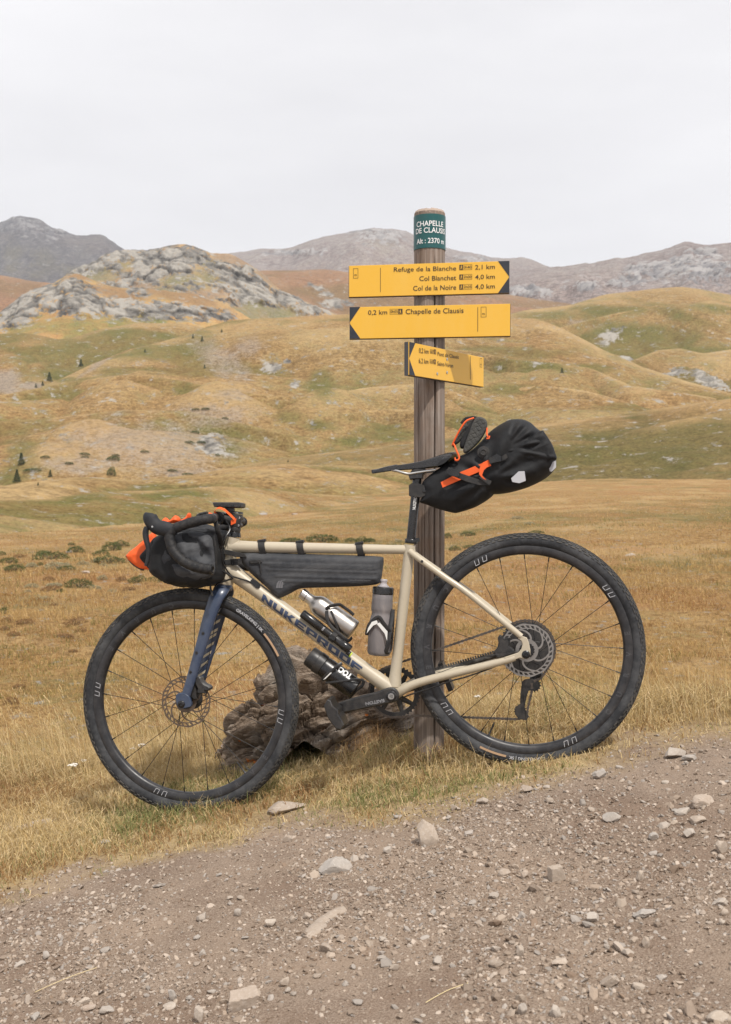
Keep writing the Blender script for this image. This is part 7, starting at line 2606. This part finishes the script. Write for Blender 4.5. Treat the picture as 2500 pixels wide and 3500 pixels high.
def leaf_cloud(name, n, size, seed, fn):
    r_ = np.random.default_rng(seed)
    P_, nrm = fn(r_, n)
    a = r_.normal(size=(n, 3)) + nrm * 0.8
    a /= np.linalg.norm(a, axis=1)[:, None]
    bb_ = np.cross(a, r_.normal(size=(n, 3)))
    bb_ /= np.linalg.norm(bb_, axis=1)[:, None]
    s = size * r_.uniform(.6, 1.4, (n, 1))
    V = np.stack([P_ - bb_ * s * .4, P_ + a * s * .4 - bb_ * 0, P_ + bb_ * s * .4, P_ + a * s * 1.2], 1).reshape(-1, 3)
    i = np.arange(n) * 4
    Q = np.stack([i, i + 1, i + 2, i + 3], 1)
    return np_mesh(name, V, tris=np.concatenate([Q[:, [0, 1, 3]], Q[:, [1, 2, 3]]]), smooth=False, attrs={'v': np.repeat(r_.random(n), 4)})
def dome(r_, n):
    d = r_.normal(size=(n, 3))
    d[:, 2] = np.abs(d[:, 2])
    d /= np.linalg.norm(d, axis=1)[:, None]
    sd = r_.integers(0, 1000)
    k = 0.78 + 0.30 * fbm(d * 2.2 + sd, 3, 4)
    rr_ = k * r_.uniform(.55, 1, n) ** .4
    P_ = d * rr_[:, None] * np.array([1, .8, 1])
    return P_, d
SHR = []
for k_ in range(6):
    me = leaf_cloud('shrub_leaves', 1100, 0.085, 60 + k_, dome)
    me.materials.append(m_leaf)
    SHR.append(me)
g = G()
for k_ in range(7):
    a_ = k_ * .9
    g.tube([(0, 0, -.05), (.25 * math.cos(a_), .2 * math.sin(a_), .3), (.5 * math.cos(a_), .4 * math.sin(a_), .55)], [.03, .02, .01], 5)
TW = g.obj('twigs_template', m_twig).data
bpy.data.objects.remove(bpy.data.objects['twigs_template'])

ORD = ['leftmost', 'second from left', 'third from left', 'fourth from left', 'fifth from left', 'sixth from left', 'seventh from left', 'eighth from left', 'ninth from left', 'tenth from left', 'eleventh from left', 'twelfth from left', 'thirteenth from left', 'fourteenth from left', 'fifteenth from left', 'sixteenth from left', 'seventeenth from left', 'eighteenth from left', 'nineteenth from left', 'twentieth from left']
def rank(L, i):
    od__ = sorted(range(len(L)), key=lambda k__: L[k__][0])
    j = od__.index(i)
    return 'rightmost' if j == len(L) - 1 else (ORD[j] if j < len(ORD) else ('second from right' if j == len(L) - 2 else 'third from right'))
def shrub(px, py, w, h, col, label, group, cat='shrub', name='shrub', k=0):
    p = surf(px, py + h * .42)
    if p is None:
        return
    s = w / FPX * p[1] * .70
    hz = max(h / FPX * p[1] * 1.15, s * .32)
    e = empty(name, matrix=Matrix.Translation((p[0], p[1], p[2] - .02 * s)))
    e.scale = (s, s * .9, hz)
    e.rotation_euler = (0, 0, random.uniform(-.5, .5))
    tag(e, label, cat, group)
    o = link('foliage', SHR[k % 6], None, e)
    o.color = (*col, 1)
    o2 = link('stem', TW, None, e)
DG, PG, BN = (0.075, 0.088, 0.036), (0.24, 0.225, 0.145), (0.18, 0.11, 0.055)
ZM = lambda x_, y_: (x_ * .43103, 1700 + y_ * .43103)
SL = [(600, 410, 130, 60), (890, 390, 150, 80), (960, 365, 110, 50), (410, 460, 260, 70), (800, 440, 120, 50), (70, 500, 140, 50), (120, 555, 170, 60), (20, 445, 60, 35), (870, 490, 230, 60), (630, 680, 210, 80), (1090, 650, 140, 60), (480, 740, 60, 30), (30, 900, 80, 60), (570, 370, 60, 25), (1230, 650, 120, 40), (350, 440, 120, 45), (320, 530, 50, 30), (530, 560, 130, 40)]
for k_, (x_, y_, w_, h_) in enumerate(SL):
    shrub(*ZM(x_, y_), w_ * .431, h_ * .431, DG, 'low dark green shrub in the left meadow, %s of the dark ones' % rank(SL, k_), 'dark shrubs left of the bicycle', k=k_)
SL = [(250, 535, 90, 40), (470, 540, 220, 60), (660, 520, 80, 35), (760, 500, 70, 35), (810, 635, 70, 40), (250, 700, 100, 35), (430, 690, 130, 30), (760, 715, 90, 35), (890, 740, 60, 25), (820, 535, 60, 25), (220, 745, 50, 25), (340, 800, 120, 30)]
for k_, (x_, y_, w_, h_) in enumerate(SL):
    shrub(*ZM(x_, y_), w_ * .431, h_ * .431, PG, 'pale sage-green cushion in the left meadow, %s of the pale ones' % rank(SL, k_), 'pale cushions left of the bicycle', name='cushion_plant', cat='plant', k=k_)
SL = [(160, 465, 90, 35), (390, 645, 90, 40), (600, 985, 170, 60), (200, 985, 140, 45), (50, 970, 80, 40), (520, 1100, 170, 40), (110, 1085, 90, 40), (40, 1040, 70, 35), (640, 1055, 80, 30), (150, 1500, 100, 30), (410, 720, 160, 45), (1030, 725, 100, 35), (430, 850, 60, 25), (580, 1220, 70, 25), (960, 645, 80, 40)]
for k_, (x_, y_, w_, h_) in enumerate(SL):
    shrub(*ZM(x_, y_), w_ * .431, h_ * .431, BN, 'brown heathery tuft in the left meadow, %s of the brown ones' % rank(SL, k_), 'brown tufts left of the bicycle', name='heather_tuft', cat='plant', k=k_ + 2)
shrub(*ZM(90, 1620), 110 * .431, 70 * .431, BN, 'large brown tuft nearest the verge at the left edge', None, name='heather_tuft', cat='plant', k=3)
SL = [(690, 105, 180, 44), (940, 90, 260, 70), (1260, 105, 120, 50), (1160, 105, 90, 35)]
for k_, (x_, y_, w_, h_) in enumerate(SL):
    shrub(*ZA(x_, y_), w_ * .431, h_ * .431, DG, 'dark green shrub just above the beige top tube, %s of four' % rank(SL, k_), 'dark shrubs above the top tube', k=k_)
for k_, (x_, y_, w_, h_) in enumerate([(650, 1000, 70, 50), (815, 985, 130, 45), (710, 1100, 90, 40), (1360, 970, 120, 30), (820, 1085, 90, 30), (1205, 855, 95, 25), (1300, 900, 90, 25)]):
    shrub(*ZD(x_, y_), w_ * .431, h_ * .431, DG if k_ < 5 else PG, 'small dark green shrub in the meadow right of the signpost above the rear wheel' if k_ < 5 else 'pale green cushion in the meadow under the saddle bag', 'shrubs right of the signpost' if k_ < 5 else 'pale cushions under the saddle bag', k=k_)
for k_, (x_, y_, w_, h_) in enumerate([(30, 1035, 100, 40), (262, 1040, 60, 25)]):
    shrub(*ZD(x_, y_), w_ * .431, h_ * .431, DG if k_ == 0 else PG, ('dark green shrub in the meadow just left of the seat post', 'pale tuft in the meadow touching the seat post')[k_], None, k=k_)
# juniper mats on the far hillside
Z3h = lambda x_, y_: (x_ * .7697, 1200 + y_ * .7697)
SL = [(870, 258, 36, 10), (915, 256, 36, 11), (888, 284, 26, 9), (1000, 298, 28, 10), (805, 343, 20, 9), (866, 360, 40, 14), (840, 404, 44, 13), (895, 404, 40, 13), (643, 445, 32, 13), (375, 456, 44, 14), (374, 469, 36, 8), (503, 476, 54, 22), (515, 461, 36, 10), (308, 497, 40, 12), (766, 529, 38, 12), (835, 545, 44, 12), (200, 469, 40, 12), (145, 526, 70, 14), (965, 460, 22, 12), (990, 352, 30, 14), (1100, 393, 30, 9), (750, 350, 20, 8), (495, 535, 40, 40)]
for k_, (x_, y_, w_, h_) in enumerate(SL):
    shrub(*Z3h(x_, y_), w_ * .77, h_ * .77, (0.055, 0.075, 0.03), 'small dark juniper mat on the left hillside, %s of the mats' % rank(SL, k_), 'juniper mats on the hillside', name='juniper_mat', k=k_)

def conifer_pts(r_, n):
    h = r_.random(n) ** 1.2
    a = r_.uniform(0, 2 * math.pi, n)
    tier = 0.75 + 0.25 * np.sin(h * 40)
    rr_ = (1 - h) * 0.30 * tier * r_.uniform(.45, 1, n) ** .5 + .01
    P_ = np.stack([rr_ * np.cos(a), rr_ * np.sin(a), 0.06 + h * .94 - rr_ * .25], 1)
    d = np.stack([np.cos(a), np.sin(a), -0.2 * np.ones(n)], 1)
    return P_, d
CON = []
for k_ in range(3):
    me = leaf_cloud('needles', 1000, 0.06, 80 + k_, conifer_pts)
    me.materials.append(m_leaf)
    CON.append(me)
g = G()
g.tube([(0, 0, -.08), (0, 0, .5), (0.005, 0, .95)], [.028, .018, .005], 7)
TRK = g.obj('t_', m_twig).data
bpy.data.objects.remove(bpy.data.objects['t_'])
for k_, (px_, py_, h_, lb, gr) in enumerate([(58, 1647, 42, 'tallest dark conifer at the foot of the hillside on the left edge', None), (73, 1588, 40, 'dark conifer standing just above the tallest one at the left edge', None), (172, 1630, 24, 'short rounded conifer right of the tallest one at lower left', None), (169, 1303, 30, 'dark conifer by the stream gully at the left', None), (277, 1253, 24, 'dark conifer in the gully right above the stream bend', None),
        (123, 1325, 14, 'tiny conifer at the gully on the left', 'tiny conifers at the gully'), (146, 1318, 15, 'tiny conifer at the gully on the left', 'tiny conifers at the gully'), (691, 1168, 17, 'tiny conifer high on the hillside left of the boards', 'tiny conifers on the hillside'), (660, 1158, 14, 'tiny conifer high on the hillside left of the boards', 'tiny conifers on the hillside'), (758, 1138, 12, 'tiny conifer high on the hillside left of the boards', 'tiny conifers on the hillside'),
        (700, 1260, 13, 'tiny conifer high on the hillside left of the boards', 'tiny conifers on the hillside'), (496, 1206, 12, 'tiny conifer high on the hillside left of the boards', 'tiny conifers on the hillside'), (1922, 1276, 18, 'single small conifer on the hillside right of the lowest board', None), (878, 1488, 12, 'tiny conifer beside the pale rock patch on the hillside', None), (130, 1660, 12, 'tiny conifer right of the tallest one at lower left', None), (985, 1580, 9, 'tiny bush on the low ridge left of the signpost', None)]):
    p = surf(px_, py_)
    if p is None:
        continue
    s = h_ / FPX * p[1]
    e = empty('conifer', matrix=Matrix.Translation((p[0], p[1], p[2])))
    e.scale = (s * 1.25, s * 1.25, s)
    tag(e, lb, 'tree', gr)
    o = link('crown', CON[k_ % 3], None, e)
    o.color = (0.035, 0.055, 0.028, 1)
    link('trunk', TRK, None, e)

# pale rocks lying on the banks and hillsides
for k_, (px_, py_, w_, h_) in enumerate([(408, 1745, 26, 10), (866, 1698, 22, 9), (900, 1756, 32, 12), (1008, 1756, 22, 9), (1100, 1711, 24, 10), (69, 1719, 22, 9), (1058, 1725, 18, 7), (240, 1885, 30, 12), (295, 1955, 38, 12), (2150, 1895, 46, 14)]):
    p = surf(px_, py_ + h_ * .3)
    if p is None:
        continue
    W_ = w_ / FPX * p[1] * .5
    o = link('rock', PEB[k_ % 10], None)
    o.location = p
    o.scale = (W_, W_ * .8, max(h_ / FPX * p[1], W_ * .5))
    tag(o, 'pale rock lying in the grass of the bank beyond the meadow' if k_ < 7 else ('pale rock in the meadow left of the bicycle' if k_ < 9 else 'pale rock in the meadow right of the rear wheel'), 'rock', 'pale rocks on the bank' if k_ < 7 else ('pale rocks in the left meadow' if k_ < 9 else None))
r_ = np.random.default_rng(5)
k_ = 0
while k_ < 60:
    px_, py_ = r_.uniform(20, 2480), r_.uniform(1090, 1600)
    if 1180 < px_ < 1760 and py_ < 1330:
        continue
    p = surf(px_, py_)
    if p is None:
        continue
    w_ = r_.uniform(3, 9)
    W_ = w_ / FPX * p[1] * .5
    o = link('rock', PEB[k_ % 10], None)
    o.location = p
    o.scale = (W_, W_ * .8, W_ * .7)
    o.rotation_euler = (0, 0, r_.uniform(0, 6))
    tag(o, 'tiny pale rock dotted on the far grassy hillside', 'rock', 'tiny rocks on the far hillside')
    k_ += 1

# ================================================================== yarrow in the verge
m_petal = dusty('yarrow_white', (0.66, 0.62, 0.55), 0.8, dust=0.3, dustcol=(0.5, 0.42, 0.3), dscale=200)
m_stalk = plain('stalk', (0.27, 0.24, 0.10), 0.85)
def yarrow(px, py, depth, w, label, group=None):
    top = at_depth(px, py, depth)
    gz = float(ground_z(np.array([top[0]]), np.array([top[1]]))[0])
    if top[2] - gz < .05:
        gz = top[2] - .12
    h = top[2] - gz
    e = empty('yarrow', matrix=Matrix.Translation((top[0], top[1], gz)))
    tag(e, label, 'flower', group)
    R_ = w / FPX * depth * .5
    g = G()
    bnd = random.uniform(-.02, .02)
    g.tube([(bnd, 0, 0), (bnd * .5, 0, h * .5), (0, 0, h * .9)], [.0016, .0013, .001], 6)
    rr_ = np.random.default_rng(int(px))
    hp = []
    for i in range(26):
        a_, q_ = rr_.uniform(0, 6.28), math.sqrt(rr_.random()) * R_
        x_, y_, z_ = q_ * math.cos(a_), q_ * math.sin(a_), h - 0.25 * q_ ** 2 / R_ + rr_.normal(0, .0012)
        hp.append((x_, y_, z_))
        if i % 2 == 0:
            g.tube([(0, 0, h * .9), (x_ * .6, y_ * .6, h * .94), (x_, y_, z_)], .0006, 4)
    g.obj('stalk', m_stalk, e)
    g = G()
    for p_ in hp:
        V, F = ICO1
        g.add(V * np.array((R_ * .24, R_ * .24, R_ * .13)) * rr_.uniform(.8, 1.2) + np.array(p_), [tuple(f) for f in F])
    g.obj('flower_head', m_petal, e, kind='stuff')
YS_ = [(250, 2612, 4.15, 34, 'white yarrow head left of the front tyre'), (285, 2598, 4.3, 20, 'smaller yarrow head touching the front tyre from the left'), (484, 2545, 4.35, 26, 'larger of two yarrow heads seen through the front wheel'), (455, 2557, 4.4, 20, 'smaller of two yarrow heads seen through the front wheel'),
       (1634, 2378, 4.1, 22, 'flat white yarrow head behind the left spokes of the rear wheel'), (1690, 2424, 4.05, 22, 'upper of two yarrow heads above the valve of the rear wheel'), (1693, 2468, 4.0, 14, 'lower small yarrow head right above the valve'), (1842, 2411, 3.98, 24, 'yarrow head just right of the rear derailleur cage'),
       (1880, 2392, 4.0, 18, 'yarrow head right of the derailleur, leftmost of a loose row'), (1932, 2432, 3.95, 18, 'low yarrow head in the middle of the loose row in the rear wheel'), (1953, 2391, 4.0, 18, 'upper yarrow head right of the middle in the rear wheel'), (1979, 2393, 4.0, 16, 'yarrow head near the right rim inside the rear wheel'), (2052, 2420, 3.85, 14, 'small yarrow head against the right rim of the rear wheel')]
for a_ in YS_:
    yarrow(*a_)

# dry straws dropped on the track
for k_, (a_, c_, lb) in enumerate([(BRr(268, 1215), BRr(455, 1128), 'pale dry straw lying on the track near the bottom centre'), (BL(155, 1168), BL(430, 1058), 'pale dry straw lying on the track at the lower left')]):
    p0, p1 = on_ground(*a_), on_ground(*c_)
    pm = (p0 + p1) / 2 + np.array((0, 0.003, 0.002))
    g = G()
    c0_ = p0.copy()
    g.tube(catmull(np.array([p0, pm, p1]) - c0_ + (0, 0, .004), 6, False), .0007, 6)
    o = g.obj('dry_straw', bpy.data.materials.get('straw') or plain('straw', (0.62, 0.50, 0.28), 0.8))
    o.location = c0_
    tag(o, lb, 'straw')

# ------------------------------------------------------------------ the air between here and the far peaks
m_haze = bpy.data.materials.new('air')
m_haze.use_nodes = True
nt = m_haze.node_tree
nt.nodes.clear()
o_ = nt.nodes.new('ShaderNodeOutputMaterial')
v_ = nt.nodes.new('ShaderNodeVolumePrincipled')
v_.inputs['Color'].default_value = (0.86, 0.89, 0.96, 1)
v_.inputs['Density'].default_value = 0.00010
v_.inputs['Anisotropy'].default_value = 0.1
nt.links.new(v_.outputs['Volume'], o_.inputs['Volume'])
zs_ = [max(float(np.max(L['W'][..., 2])) for L in LAYERS), min(float(o.bound_box[k][2]) for o in scene.objects if o.type == 'MESH' and o.get('kind') == 'structure' for k in range(8))]
top_, bot_ = zs_[0] + 60, zs_[1] - 2
g = G()
g.box((0, 2600, (top_ + bot_) / 2), (7000, 3300, (top_ - bot_) / 2))
g.obj('haze', m_haze, smooth=False, kind='stuff')
